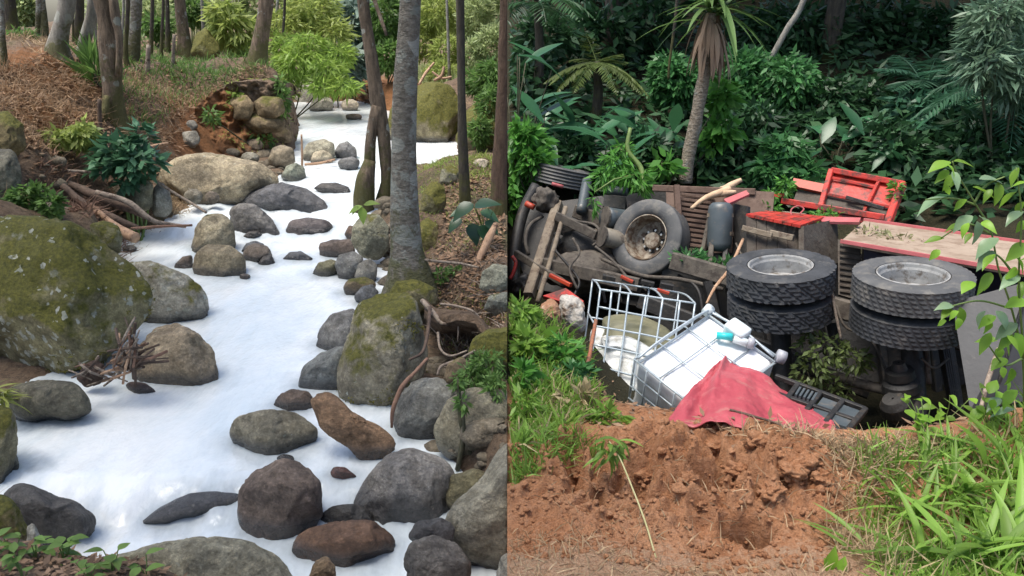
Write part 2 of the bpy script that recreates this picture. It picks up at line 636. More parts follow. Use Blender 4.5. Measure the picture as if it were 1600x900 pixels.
def h_right(Q):
    Q = np.atleast_2d(Q)
    z = land_r(Q)
    P3 = np.column_stack([Q, np.zeros(len(Q))])
    far = np.clip((Q[:, 1] - 60) / 30, 0, 1)
    z = z * (1 - far) + far * 20
    near = np.clip((5.4 - Q[:, 1]) / 0.5, 0, 1)
    # clods of dug soil: strongest on the broken face, calmer on the trampled strip by the viewer
    face = np.clip(1 - np.abs(Q[:, 1] - (4.25 - 0.05 * Q[:, 0])) / 0.75, 0, 1) * np.clip((Q[:, 0] + 0.0) / 0.3, 0.4, 1) * np.clip((1.9 - Q[:, 0]) / 0.4, 0.15, 1)
    a = fbm(P3 * 3.1, 3, 8)
    b = 1 - np.abs(fbm(P3 * 8.0, 4, 21)) * 1.5
    c = fbm(P3 * 26, 3, 33)
    z = z + near * (0.02 * a + face * (0.12 * a + 0.16 * b) + (0.010 + 0.034 * face) * c)
    z = z + (1 - near) * 0.06 * fbm(P3 * 1.2, 4, 9)
    # the little pit in the dug face
    wob = fbm(P3 * 9.0, 3, 61)
    pit = np.exp(-(((Q[:, 0] - 1.28 + .05 * wob) / 0.085) ** 2 + ((Q[:, 1] - 3.62 + .05 * fbm(P3 * 7.0, 3, 66)) / 0.075) ** 2) ** 2)
    pit2 = np.exp(-(((Q[:, 0] - 1.20) / 0.13) ** 2 + ((Q[:, 1] - 4.0) / 0.12) ** 2))
    ed = np.exp(-(((Q[:, 0] - 0.50) / 0.30) ** 2 + ((Q[:, 1] - (3.93 - 0.25 * (Q[:, 0] - 0.5))) / 0.05) ** 2))
    return z - 0.95 * pit - 0.40 * pit2 - 0.06 * ed


def hit(u, v, sd, lo=2.0, hi=90.0):
    D = np.geomspace(lo, hi, 900)
    d = rdir(u, v)
    P = CAM + np.outer(D / d[1], d)
    h = (h_left if sd == 'L' else h_right)(P[:, :2])
    if sd == 'L': h = np.maximum(h, np.where(poly_sd(P[:, :2], shore2) < 0, zw(P[:, 1]), -9))
    b = P[:, 2] < h
    i = int(np.argmax(b)) if b.any() else len(D) - 1
    return P[i]


def drop_to(P, sd):
    P = np.array(P, float)
    h = (h_left if sd == 'L' else h_right)(P[None, :2])[0]
    return np.array([P[0], P[1], h])


# ------------------------------------------------------------------ ground sheets
def soil_left():
    m, nt, bs = new_mat('bank_soil')
    g = NG(nt)
    tc = g.n('TexCoord').outputs['Object']
    n1 = g.noise(tc, 1.1, 8, 0.65); n2 = g.noise(tc, 14, 6, 0.7); n3 = g.noise(tc, 55, 4, 0.7)
    col = g.mix(g.ramp(n1, 0.35, 0.65), (0.15, 0.095, 0.057), (0.26, 0.18, 0.115))
    col = g.mix(g.ramp(n2, 0.45, 0.62, 0, 0.75), col, (0.060, 0.040, 0.026))
    col = g.mix(g.ramp(n3, 0.56, 0.70, 0, 0.7), col, (0.34, 0.26, 0.18))
    col = g.mix(g.ramp(g.noise(tc, 0.55, 6, 0.7), 0.54, 0.66, 0, 0.65), col, (0.075, 0.085, 0.022))
    clay = g.attr('clay', 'GEOMETRY')
    col = g.mix(g.ramp(g.math('ADD', clay, g.math('MULTIPLY', g.math('SUBTRACT', n2, 0.5), 1.2)), 0.35, 0.6), col, g.mix(g.ramp(n2, 0.3, 0.7), (0.30, 0.125, 0.045), (0.20, 0.095, 0.035)))
    g.lk(col, bs.inputs['Base Color'])
    bs.inputs['Roughness'].default_value = 0.92
    g.lk(g.bump(n3, 0.02, 1, g.bump(n2, 0.07)), bs.inputs['Normal'])
    return m


def soil_right():
    m, nt, bs = new_mat('dug_red_soil')
    g = NG(nt)
    tc = g.n('TexCoord').outputs['Object']
    n1 = g.noise(tc, 2.2, 7, 0.65); n2 = g.noise(tc, 19, 6, 0.7); n3 = g.noise(tc, 85, 4, 0.65)
    col = g.mix(g.ramp(n1, 0.32, 0.66), (0.38, 0.166, 0.076), (0.52, 0.270, 0.145))
    col = g.mix(g.ramp(n2, 0.5, 0.7, 0, 0.7), col, (0.54, 0.30, 0.18))
    col = g.mix(g.ramp(n2, 0.30, 0.45, 0.6, 0), col, (0.16, 0.062, 0.030))
    col = g.mix(g.ramp(n3, 0.58, 0.72, 0, 0.6), col, (0.52, 0.32, 0.20))
    dry = g.attr('dry', 'GEOMETRY')
    col = g.mix(g.ramp(g.math('ADD', dry, g.math('MULTIPLY', g.math('SUBTRACT', n2, 0.5), 1.3)), 0.35, 0.65, 0, 0.75), col, g.mix(g.ramp(n3, 0.35, 0.65), (0.34, 0.20, 0.12), (0.52, 0.38, 0.26)))
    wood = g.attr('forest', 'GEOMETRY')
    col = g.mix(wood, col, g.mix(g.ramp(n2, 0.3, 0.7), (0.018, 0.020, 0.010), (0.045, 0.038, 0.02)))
    g.lk(col, bs.inputs['Base Color'])
    bs.inputs['Roughness'].default_value = 0.95
    bs.inputs['Specular IOR Level'].default_value = 0.2
    g.lk(g.bump(n3, 0.012, 1, g.bump(n2, 0.045)), bs.inputs['Normal'])
    return m


def ground_sheet(name, sd, mat, rows, cols, hfun, attrs):
    ys = rows
    V = []
    n = len(cols)
    Q = np.zeros((len(ys), n, 2))
    Q[:, :, 1] = ys[:, None]
    zg = np.full(len(ys), 0.3)
    for it in range(3):
        xe = SEAM_U * (ys * math.cos(PITCH) - (zg - 3) * math.sin(PITCH))
        xe = xe + (1e-4 if sd == 'R' else -1e-4)
        ex = np.where(ys < 3, 0, 0)
        Q[:, :, 0] = xe[:, None] + (1 if sd == 'R' else -1) * cols[None, :] * (ys[:, None] * 0.95 + 1.5)
        zg = hfun(Q[:, 0])
    z = hfun(Q.reshape(-1, 2)).reshape(len(ys), n)
    V = np.concatenate([Q, z[:, :, None]], 2)
    sk = V[:, :1].copy()
    sk[:, :, 2] -= 1.6
    V = np.concatenate([sk, V], 1)
    n += 1
    idx = np.arange(len(ys) * n).reshape(len(ys), n)
    a, b, c, d = idx[:-1, :-1], idx[:-1, 1:], idx[1:, 1:], idx[1:, :-1]
    Fq = np.stack([a, b, c, d], -1).reshape(-1, 4)
    if sd == 'L': Fq = Fq[:, ::-1]
    V = V.reshape(-1, 3)
    o = build(name, V, Fq, mat, smooth=True, org=np.zeros(3))
    for k, fn in attrs.items():
        at = o.data.attributes.new(k, 'FLOAT', 'POINT')
        at.data.foreach_set('value', fn(V).astype(np.float32))
    tag(o, kind='structure')
    return o


def blob_attr(list_):
    def fn(V):
        r = np.zeros(len(V))
        for c, s in list_:
            r = np.maximum(r, np.exp(-((V - np.asarray(c)) ** 2 / (np.asarray(s) ** 2)).sum(1)))
        return r
    return fn


rowsL = np.concatenate([np.geomspace(1.2, 45, 330), np.geomspace(46, 260, 30)])
colsL = np.linspace(0, 1, 210) ** 1.0
ground_left = ground_sheet('brook_bank_ground', 'L', soil_left(), rowsL, colsL, h_left,
                           {'clay': blob_attr([(PD(322, 215, 15.3), (.8, 1.6, .6)), (PD(350, 170, 16.5), (.5, .8, .5)), (PD(300, 170, 15.6), (1.0, .8, .4)), (PD(590, 140, 25), (2.5, 4, 1)), (PD(100, 110, 13.6), (1.3, 1.0, .5)), (PD(90, 180, 11.8), (.6, .8, .4))])})
rowsR = np.concatenate([np.geomspace(1.2, 2.9, 40), np.geomspace(2.92, 5.4, 300), np.geomspace(5.45, 45, 120), np.geomspace(46, 260, 20)])
colsR = np.linspace(0, 1, 330) ** 1.15
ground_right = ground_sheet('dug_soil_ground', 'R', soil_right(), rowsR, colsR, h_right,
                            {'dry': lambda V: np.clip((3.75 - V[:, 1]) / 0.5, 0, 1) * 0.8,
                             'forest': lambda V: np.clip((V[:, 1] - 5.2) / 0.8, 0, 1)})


# ------------------------------------------------------------------ the milky water
def water_mat():
    m, nt, bs = new_mat('milky_water')
    g = NG(nt)
    tc = g.n('TexCoord').outputs['Object']
    mp = g.n('Mapping'); mp.inputs['Scale'].default_value = (1.0, 0.45, 1.0)
    g.lk(tc, mp.inputs['Vector'])
    n1 = g.noise(mp.outputs[0], 0.8, 6, 0.65); n2 = g.noise(mp.outputs[0], 5, 6, 0.65); n4 = g.noise(mp.outputs[0], 22, 3, 0.6)
    col = g.mix(g.ramp(n1, 0.38, 0.62), (0.66, 0.735, 0.775), (0.87, 0.89, 0.885))
    col = g.mix(g.ramp(n2, 0.52, 0.70, 0, 0.35), col, (0.68, 0.765, 0.81))
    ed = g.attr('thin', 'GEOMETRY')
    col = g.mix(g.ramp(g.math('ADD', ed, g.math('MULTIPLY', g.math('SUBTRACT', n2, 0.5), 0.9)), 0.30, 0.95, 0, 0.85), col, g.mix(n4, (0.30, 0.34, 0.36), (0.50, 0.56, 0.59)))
    g.lk(col, bs.inputs['Base Color'])
    bs.inputs['Roughness'].default_value = 0.09
    bs.inputs['Specular IOR Level'].default_value = 0.5
    g.lk(g.bump(n4, 0.003, 0.5, g.bump(n2, 0.022, 0.5, g.bump(n1, 0.10, 0.6))), bs.inputs['Normal'])
    return m


ys = np.geomspace(2.2, 42, 330)
cs = np.linspace(0, 1, 150)
Q = np.zeros((len(ys), len(cs), 2))
Q[:, :, 1] = ys[:, None]
Q[:, :, 0] = (SEAM_U * ys * 1.02 - 1e-3)[:, None] - cs[None] * (ys[:, None] * 0.8 + 0.6)
z = zw(Q[:, :, 1])
P3 = np.concatenate([Q, np.zeros_like(z)[..., None]], 2)
fast = np.exp(-((Q[:, :, 1] - 11.8) / 0.9) ** 2) + 0.8 * np.exp(-((Q[:, :, 1] - 4.65) / 0.35) ** 2) + 0.5 * np.exp(-((Q[:, :, 1] - 14.3) / 1.2) ** 2) + 0.5 * np.exp(-((Q[:, :, 1] - 3.9) / 0.4) ** 2)
z = z + 0.010 * fbm(P3 * np.array([2, 1.2, 1]), 3, 2) + fast * (0.045 * fbm(P3 * np.array([5, 2.5, 1]), 4, 4) + 0.03 * np.abs(fbm(P3 * np.array([9, 3, 1]), 3, 14)))
V = np.concatenate([Q, z[..., None]], 2).reshape(-1, 3)
idx = np.arange(len(V)).reshape(len(ys), len(cs))
Fq = np.stack([idx[:-1, :-1], idx[1:, :-1], idx[1:, 1:], idx[:-1, 1:]], -1).reshape(-1, 4)
water = build('water', V, Fq, water_mat(), smooth=True, org=np.zeros(3))
tag(water, kind='structure')


# ------------------------------------------------------------------ the eroded earth cliff by the upper pool
tpx = [(292, 190, 15.2), (312, 160, 15.6), (336, 142, 16.0), (362, 128, 16.2), (400, 126, 16.4), (436, 130, 16.6), (454, 150, 17.2)]
bpx = [(296, 246, 14.6), (318, 244, 14.7), (340, 240, 15.0), (372, 236, 15.4), (405, 230, 15.8), (442, 224, 16.3), (462, 205, 17.3)]


def cat_line(P, n):
    s0 = np.linspace(0, 1, len(P)); s1 = np.linspace(0, 1, n)
    return np.column_stack([np.interp(s1, s0, P[:, k]) for k in range(3)])


na, nb = 120, 70
Tl, Bl = cat_line(np.array([PD(*q) for q in tpx]), na), cat_line(np.array([PD(*q) for q in bpx]), na)
rows_ = []
for j in range(nb):
    s_ = j / (nb - 1)
    if s_ < .2:
        k_ = 1 - s_ / .2
        r_ = Tl + np.array([0, 1.2, .12]) * k_ - np.array([0, 0, .25]) * k_ ** 2
    else:
        k_ = (s_ - .2) / .8
        r_ = Tl * (1 - k_) + (Bl - np.array([0, 0, .2])) * k_ + np.array([0, .35, 0]) * math.sin(math.pi * k_)
    rows_.append(r_)
Vc = np.array(rows_)
d_ = 0.20 * fbm(Vc * np.array([1.3, 1.3, 2.2]), 4, 31) + 0.14 * (1 - np.abs(fbm(Vc * np.array([3.5, 2, 3.5]), 4, 37)) * 2) + .04 * fbm(Vc * 9, 3, 41)
Vc = Vc + d_[..., None] * np.array([0.15, -0.95, 0.1])
cid = np.arange(na * nb).reshape(nb, na)
Fc_ = np.stack([cid[:-1, :-1], cid[1:, :-1], cid[1:, 1:], cid[:-1, 1:]], -1).reshape(-1, 4)
cliff = build('earth_cliff', Vc.reshape(-1, 3), Fc_, ground_left.data.materials[0], sd='L', smooth=True, org=np.zeros(3))
at = cliff.data.attributes.new('clay', 'FLOAT', 'POINT')
at.data.foreach_set('value', blob_attr([(PD(325, 210, 14.9), (.8, 1.6, .7)), (PD(345, 170, 15.8), (.45, 1.2, .4)), (PD(395, 215, 15.6), (.5, 1.0, .3))])(Vc.reshape(-1, 3)).astype(np.float32))
tag(cliff, kind='structure')

# sod held together by roots, hanging over the washed out hollow of the right bank
so_ = []
ns, front = 70, cat_line(np.array([PD(664, 486, 7.0), PD(690, 494, 6.75), PD(716, 490, 6.6), PD(742, 496, 6.5), PD(766, 522, 6.3), PD(800, 540, 6.1)]), 70)
for i in range(ns):
    f_ = front[i]
    e_ = math.sin(math.pi * i / (ns - 1)) ** .3
    bk = np.array([f_[0] * 1.12 - .02, f_[1] + 1.15, h_left(np.array([[f_[0] * 1.12 - .02, f_[1] + 1.15]]))[0] + .02])
    mid = (f_ + bk) / 2 + np.array([0, 0, .05])
    so_.append([bk - np.array([0, 0, .35]), bk, mid * .5 + bk * .5, mid, f_ * .6 + mid * .4, f_, f_ + np.array([0, -.05, -.05]), f_ + np.array([0, .02, -.13 * e_]), mid - np.array([0, 0, .22]), bk - np.array([0, 0, .36])])
so_ = np.array(so_)
from_ = np.linspace(0, 9, 40)
S2 = np.array([[np.interp(from_, range(10), r_[:, k]) for k in range(3)] for r_ in so_]).transpose(0, 2, 1)
S2 = S2 + (.05 * fbm(S2 * 3.2, 4, 51) + .03 * fbm(S2 * 11, 3, 57))[..., None] * np.array([.3, -.7, .6])
sid = np.arange(ns * 40).reshape(ns, 40)
Fo = np.stack([sid[:-1, :-1], sid[1:, :-1], sid[1:, 1:], sid[:-1, 1:]], -1).reshape(-1, 4)
sod = build('sod_overhang', S2.reshape(-1, 3), Fo, ground_left.data.materials[0], sd='L', smooth=True, org=np.zeros(3))
tag(sod, kind='structure')
# ------------------------------------------------------------------ stones of the brook
def ico(sub):
    bm = bmesh.new()
    bmesh.ops.create_icosphere(bm, subdivisions=sub, radius=1.0)
    V = np.array([v.co[:] for v in bm.verts])
    Fq = np.array([[v.index for v in f.verts] for f in bm.faces])
    bm.free()
    return V, Fq


ICO = {k: ico(k) for k in (2, 3, 4, 5)}
BR_ = 1.28
TAN, GREY, DARK, BLUE, BROWN, OLIVE, RED = (.27, .235, .175), (.22, .22, .20), (.105, .10, .098), (.13, .14, .155), (.15, .105, .078), (.16, .155, .10), (.25, .10, .07)


RIM = []


def rock(label, poly, col=GREY, moss=0.0, lichen=0.0, wet=0.0, depth=0.8, ext=0.22, D=None, land=False, sub=4, group=None, name='rock', cat='rock', lump=0.06, facets=10, wl=None, kind=None):
    poly = np.array(poly, float)
    c = (poly.min(0) + poly.max(0)) / 2
    vb = poly[:, 1].max()
    ub = poly[poly[:, 1] > vb - 0.12 * np.ptp(poly[:, 1]) - 1, 0].mean()
    if D is not None:
        G = PD(ub, vb, D)
    elif land:
        G = hit(ub, min(vb, 1100), 'L')
    else:
        G = on_water(ub, vb)
    t0 = (G - CAM) @ FWD
    q = poly - c
    float_ = D is None and not land
    if float_ and ext > .15: ext = max(ext, .55)
    q[:, 1] = np.where(q[:, 1] > 0, q[:, 1] * (1 + ext), q[:, 1])
    ang = np.linspace(-np.pi, np.pi, 181)
    rr = np.zeros(181)
    n = len(q)
    for i, a in enumerate(ang):
        dx, dy = math.cos(a), -math.sin(a)
        best = 0
        for k in range(n):
            p0, p1 = q[k], q[(k + 1) % n]
            e = p1 - p0
            den = dx * e[1] - dy * e[0]
            if abs(den) < 1e-9: continue
            t = (p0[0] * e[1] - p0[1] * e[0]) / den
            s = (p0[0] * dy - p0[1] * dx) / den
            if t > 0 and -1e-6 <= s <= 1 + 1e-6: best = max(best, t)
        rr[i] = best
    asp = np.ptp(q[:, 0]) / max(np.ptp(q[:, 1]), 1)
    k = np.exp(-(np.arange(-9, 10) / (4.2 if asp < 2.4 else 1.3)) ** 2)
    k /= k.sum()
    body = np.convolve(np.r_[rr[-13:-1], rr, rr[1:13]], k, 'same')[12:-12]
    rr = np.maximum(body, 0.2 * rr.max()) * 1.01
    V0, Fq = ICO[min(5, sub + 1)]
    seed = (abs(hash(label)) % 997) * 0.173 if False else (sum(ord(ch) * (i + 1) for i, ch in enumerate(label)) % 997) * 0.173
    rg = np.random.default_rng(int(seed * 1000))
    U = V0.copy()
    # a few worn flat faces that keep the outline
    for _ in range(facets):
        d = rg.normal(size=3)
        d[2] = -abs(d[2]) - 0.45
        d /= np.linalg.norm(d)
        lim = rg.uniform(0.74, 0.92)
        ex = np.maximum(U @ d - lim, 0)
        U = U - d[None] * ex[:, None] * 0.97
    nz = fbm(V0 * 1.6 + seed, 3, 1.0)
    nf = fbm(V0 * 6 + seed, 3, 2.0)
    rdg = np.abs(fbm(V0 * 2.3 + seed + 5, 4, 3.0))
    U = U * (1 + lump * 0.9 * nz[:, None] * np.clip(np.abs(V0[:, 2:3]) * 1.5, 0.25, 1) + 0.014 * nf[:, None] - 0.075 * np.clip(0.22 - rdg, 0, 1)[:, None] / 0.22 * (0.35 + lump * 4) + 0.010 * fbm(V0 * 14 + seed, 3, 6.0)[:, None])
    th = np.arctan2(U[:, 1], U[:, 0])
    rr = rr * (1 + .022 * fbm(np.column_stack([np.cos(ang) * 3 + seed, np.sin(ang) * 3, ang * 0]), 3, 5))
    rho = np.hypot(U[:, 0], U[:, 1])
    Rr = np.interp(th, ang, rr) * rho
    size = (np.ptp(poly[:, 0]) + np.ptp(q[:, 1])) / 4 / F * t0 * depth
    t = t0 + 0.62 * size
    size = size * t / t0
    ax = nrm(rdir(*c))
    C = PT(c[0], c[1], t)
    V = C + (Rr * np.cos(th) / F * t)[:, None] * RT + (Rr * np.sin(th) / F * t)[:, None] * UPV + (U[:, 2] * size)[:, None] * ax
    if float_:
        # settle it into the water: its waterline falls where the stone meets the water in view
        lo_, hi_ = .75, 1.5
        for _ in range(18):
            m_ = (lo_ + hi_) / 2
            Vm = CAM + (V - CAM) * m_
            dry = Vm[:, 2] > zw(Vm[:, 1])
            vv = -9.0
            if dry.any():
                r_ = Vm[dry] - CAM
                vv = (450 - F * (r_ @ UPV) / (r_ @ FWD)).max()
            if vv > vb: lo_ = m_
            else: hi_ = m_
        V = CAM + (V - CAM) * m_
        G = np.array([V[:, 0].mean(), V[:, 1].mean(), 0])
    o = build(name, V, Fq, ROCK, sd='L', smooth=True)
    j = BR_ * rg.uniform(0.9, 1.12)
    o.color = (col[0] * j, col[1] * j, col[2] * j, 1)
    o['moss'] = float(moss); o['lichen'] = float(lichen); o['wet'] = float(wet)
    o['waterline'] = float(wl if wl is not None else (-5.0 if land else zw(G[1])))
    if not land:
        e_ = V[np.abs(V[:, 2] - zw(V[:, 1])) < .03]
        RIM.append(e_[::3])
    tag(o, label, cat, group or 'stones of the brook', kind)
    return o


def el(u, v, a, b, n=10, r=0.12, seed=None):
    """a rough oval outline round (u, v)"""
    g = np.random.default_rng(int(u * 7 + v * 13))
    return [(u + a * math.cos(x) * (1 + g.uniform(-r, r)), v + b * math.sin(x) * (1 + g.uniform(-r, r))) for x in np.linspace(0, 2 * np.pi, n, endpoint=False)]


rock('huge mossy boulder with pale lichen specks on the near bank, biggest stone of the brook',
     [(-150, 400), (-60, 350), (0, 336), (70, 337), (120, 350), (165, 380), (190, 402), (222, 430), (237, 465), (226, 500), (202, 522), (170, 560), (112, 588), (40, 585), (-20, 572), (-120, 530)],
     (.19, .175, .10), moss=0.62, lichen=0.85, depth=0.9, ext=0.02, sub=5, lump=0.10, D=6.55, wl=-5, facets=5)
rock('small grey rock tucked against the top right shoulder of the huge mossy boulder',
     [(140, 350), (165, 345), (185, 352), (192, 372), (188, 392), (165, 396), (145, 380)], OLIVE, moss=.55, lichen=.5, D=7.9)
rock('pale lichen crusted boulder with a mossy underside, right of the huge mossy boulder',
     [(190, 412), (235, 408), (290, 428), (318, 452), (327, 470), (324, 490), (275, 500), (222, 504), (196, 490), (180, 450)], (.30, .29, .25), moss=.42, lichen=.72, depth=.7)
rock('tan brown pointed boulder standing in the pool below the twig pile',
     [(212, 545), (240, 512), (275, 504), (308, 520), (333, 545), (341, 575), (340, 599), (280, 601), (230, 592), (205, 575)], (.26, .215, .155), lichen=.25, depth=.7)
rock('flat dark slab lying half under the huge mossy boulder',
     [(15, 605), (60, 592), (115, 597), (138, 620), (146, 643), (110, 654), (50, 660), (20, 658), (0, 630)], (.115, .11, .085), depth=.8, ext=.1)
rock('mossy tan rock under the grass tuft at the left edge of the pool',
     [(-60, 640), (0, 632), (20, 638), (27, 665), (27, 700), (18, 735), (-10, 760), (-60, 760)], (.24, .22, .14), moss=.6, lichen=.5, ext=.3)
rock('small dark rock at the foot of the tan rock with the grass tuft', el(18, 722, 12, 16), OLIVE, moss=.4, sub=3)
rock('wet black faced boulder with one yellow leaf, beside the mossy ochre rock',
     [(5, 768), (35, 752), (72, 768), (122, 786), (153, 809), (140, 828), (95, 856), (50, 862), (10, 830)], (.10, .095, .092), wet=.7, lichen=.15, moss=.2, ext=.25)
rock('mossy ochre rock behind the seedlings on the near bank',
     [(-60, 790), (0, 770), (28, 790), (46, 830), (52, 870), (20, 880), (-60, 890)], (.22, .18, .09), moss=.68, lichen=.3, D=3.75, land=True)
rock('small grey stone wedged upright beside the wet black faced boulder', [(42, 822), (52, 815), (62, 835), (70, 858), (52, 866), (40, 852)], GREY, D=3.7, land=True, sub=3)
rock('broad pale lichened boulder nearest the camera at the foot of the brook',
     [(120, 905), (165, 878), (220, 856), (320, 836), (390, 848), (440, 876), (466, 908), (470, 990), (300, 1010), (120, 990)], (.27, .26, .20), lichen=.55, moss=.18, D=3.2, depth=.8, ext=0.05, sub=5, wl=-.14)
ra, rb_, rc = on_water(224, 816), on_water(300, 790), on_water(380, 777)
rV, rF = tube([ra, ra * .6 + rb_ * .4, rb_, rb_ * .5 + rc * .5, rc], [.015, .075, .10, .085, .015], 20, 60, .22, 4.4)
rV[:, 2] = np.where(rV[:, 2] > zw(rV[:, 1]), zw(rV[:, 1]) + (rV[:, 2] - zw(rV[:, 1])) * .62, rV[:, 2])
ridge = build('rock', rV, rF, ROCK, sd='L', smooth=True)
ridge.color = (.17, .18, .20, 1)
ridge['moss'] = 0.0; ridge['lichen'] = 0.0; ridge['wet'] = 1.0; ridge['waterline'] = float(zw(rb_[1]))
tag(ridge, 'low dark rock ridge with milky water spilling over it', 'rock', 'stones of the brook')
RIM.append(rV[np.abs(rV[:, 2] - zw(rV[:, 1])) < .03])
rock('upright tan boulder standing behind the rounded potato shaped boulder',
     [(297, 385), (300, 360), (320, 336), (348, 333), (364, 350), (368, 378), (360, 394), (325, 396)], (.25, .225, .165), moss=.3, lichen=.3)
rock('rounded potato shaped tan boulder in midstream',
     [(299, 418), (306, 396), (324, 380), (362, 384), (384, 402), (384, 422), (352, 432), (312, 433)], (.235, .205, .145), lichen=.12)
rock('little brown stone peeping out left of the potato shaped boulder', [(272, 412), (285, 401), (300, 398), (304, 418), (288, 420), (272, 419)], (.15, .12, .10), sub=3, wet=.4)
rock('grey wedge shaped boulder with water sliding down its right side',
     [(358, 352), (358, 330), (370, 317), (398, 319), (424, 340), (446, 368), (405, 366), (368, 362)], (.20, .195, .19), wet=.25, depth=.6)
rock('brown cracked rock just right of the potato shaped boulder', [(377, 402), (384, 385), (398, 380), (418, 384), (428, 398), (420, 406), (395, 410)], (.17, .14, .115), wet=.35, sub=3)
rock('small dark stone capping the cracked brown rock from behind', [(376, 392), (384, 379), (400, 376), (414, 382), (412, 392), (390, 396)], BLUE, sub=3, wet=.4)
rock('tiny dark stone at the right end of the cracked brown rock', [(402, 410), (412, 400), (424, 398), (431, 410), (416, 415)], DARK, wet=.5, sub=3)
rock('dark wet stone awash between the wedge boulder and the potato shaped boulder', [(376, 370), (388, 362), (404, 360), (412, 368), (396, 372)], DARK, wet=.9, sub=3)
rock('dark oval boulder with pale streaks just below the cascade',
     [(445, 358), (455, 344), (480, 340), (508, 343), (521, 352), (520, 364), (492, 368), (458, 367)], (.145, .125, .125), wet=.55)
rock('broad blue black slab at the lip of the cascade',
     [(374, 318), (385, 300), (410, 289), (440, 285), (478, 294), (508, 312), (527, 328), (470, 331), (400, 330)], (.115, .12, .135), wet=.75, depth=.6)
rock('dark lens shaped rock above the cascade, surrounded by white water', [(490, 294), (502, 286), (525, 285), (545, 292), (550, 302), (522, 303), (503, 300)], DARK, wet=.7, sub=3)
rock('long tan weathered slab on the left bank above the cascade',
     [(243, 275), (270, 246), (330, 238), (392, 248), (432, 268), (446, 288), (405, 302), (375, 318), (310, 322), (262, 302)], (.27, .235, .17), moss=.25, lichen=.5, depth=.55, ext=.1, D=12.3)
rock('small dark streaked stone in the white water left of the angular wedge', [(440, 404), (452, 394), (470, 392), (488, 402), (490, 408), (462, 408)], BLUE, wet=.5, sub=3, depth=.6)
rock('brown angular wedge pointing out of the right shore', [(497, 380), (520, 374), (550, 374), (556, 392), (535, 402), (500, 398)], (.15, .12, .105), wet=.4, sub=3)
rock('olive stone at the water edge left of the pale blue grey angular rock', [(486, 424), (498, 410), (518, 405), (532, 410), (530, 428), (512, 432), (492, 430)], OLIVE, lichen=.2, sub=3)
rock('pale blue grey angular rock in a cluster on the right shore', [(522, 412), (530, 398), (552, 393), (566, 400), (570, 420), (556, 436), (532, 434)], (.21, .215, .21), lichen=.3, sub=3)
rock('grey rock behind the angular cluster, touching the trunk roots', [(552, 432), (560, 412), (578, 403), (590, 414), (588, 436), (568, 442)], GREY, lichen=.4, moss=.2, sub=3)
rock('squat mossy grey boulder left of the pale grey tree',
     [(548, 375), (552, 352), (566, 336), (590, 334), (606, 350), (608, 385), (592, 400), (565, 396)], (.20, .20, .15), moss=.38, lichen=.35, D=10.0, land=True)
rock('small brown rock in front of the squat mossy boulder by the cascade', [(538, 365), (545, 352), (556, 354), (560, 370), (548, 376)], BROWN, wet=.3, sub=3)
rock('dark rock with a mossy cap below the angular cluster', [(535, 448), (545, 436), (570, 432), (588, 440), (585, 456), (560, 462), (540, 458)], (.14, .11, .07), moss=.45, wet=.3, sub=3)
rock('bluish stone peeping out above the big moss capped boulder', [(552, 462), (565, 448), (582, 444), (592, 456), (585, 472), (562, 476)], BLUE, lichen=.2, sub=3)
rock('smooth grey boulder with a mossy crease, at the waterline left of the moss capped boulder',
     [(492, 544), (498, 516), (516, 492), (552, 480), (572, 500), (568, 540), (530, 550), (506, 551)], (.215, .215, .21), moss=.12)
rock('smooth blue grey boulder leaning on the moss capped boulder from below',
     [(464, 596), (474, 572), (500, 552), (534, 540), (552, 552), (548, 602), (515, 610), (482, 606)], (.20, .215, .215), lichen=.08)
rock('big moss capped boulder with green patches on its face under the pale grey tree',
     [(526, 605), (530, 565), (548, 505), (558, 462), (596, 452), (645, 464), (668, 510), (668, 570), (648, 615), (615, 652), (565, 642), (532, 628)],
     (.27, .25, .19), moss=.55, lichen=.5, depth=.75, ext=.02, D=6.0, sub=5, lump=.08, wl=-5)
rock('low brown stone at the water edge left of the split brown rock', [(425, 632), (436, 616), (458, 607), (482, 612), (496, 630), (480, 641), (450, 642)], (.16, .12, .095), wet=.3)
rock('split brown rock like broken wood under the moss capped boulder',
     [(486, 628), (500, 612), (522, 612), (545, 640), (598, 668), (626, 692), (600, 712), (562, 718), (545, 698), (500, 672)], (.22, .14, .085), wet=.15, depth=.45, ext=.05, lump=.2, facets=16)
rock('pale olive flat topped boulder standing alone in the pool',
     [(357, 668), (370, 650), (418, 640), (462, 644), (497, 668), (498, 684), (442, 712), (400, 711), (368, 695)], (.225, .21, .16), lichen=.2)
rock('blue grey upright boulder beside the split brown rock, under the cavity',
     [(613, 655), (618, 618), (645, 592), (690, 589), (715, 612), (716, 665), (695, 700), (662, 703), (625, 690)], (.17, .175, .165), moss=.15, lichen=.1, D=5.45, ext=.1)
rock('large flat faced grey green boulder below the ferns by the right bank',
     [(678, 668), (696, 626), (735, 606), (800, 612), (850, 660), (840, 735), (770, 736), (712, 722), (684, 700)], (.175, .165, .125), moss=.22, lichen=.15, D=5.0, ext=.1)
rock('rounded red brown speckled boulder standing in the pool foot',
     [(371, 805), (374, 768), (392, 736), (436, 715), (474, 724), (502, 756), (503, 795), (474, 838), (432, 843), (390, 830)], (.165, .13, .11), lichen=.12, wet=.15)
rock('tiny dark stone behind the red brown speckled boulder', el(446, 716, 14, 7), DARK, wet=.5, sub=3)
rock('small red stone half under water between the big boulders', [(515, 737), (522, 729), (540, 730), (560, 743), (540, 745), (520, 743)], RED, wet=.4, sub=3, depth=.6)
rock('broad speckled dark grey boulder in midstream, wet along its foot',
     [(545, 785), (568, 752), (608, 706), (650, 700), (692, 712), (712, 742), (712, 788), (684, 816), (632, 820), (588, 810)], (.19, .185, .18), wet=.05, lichen=.12)
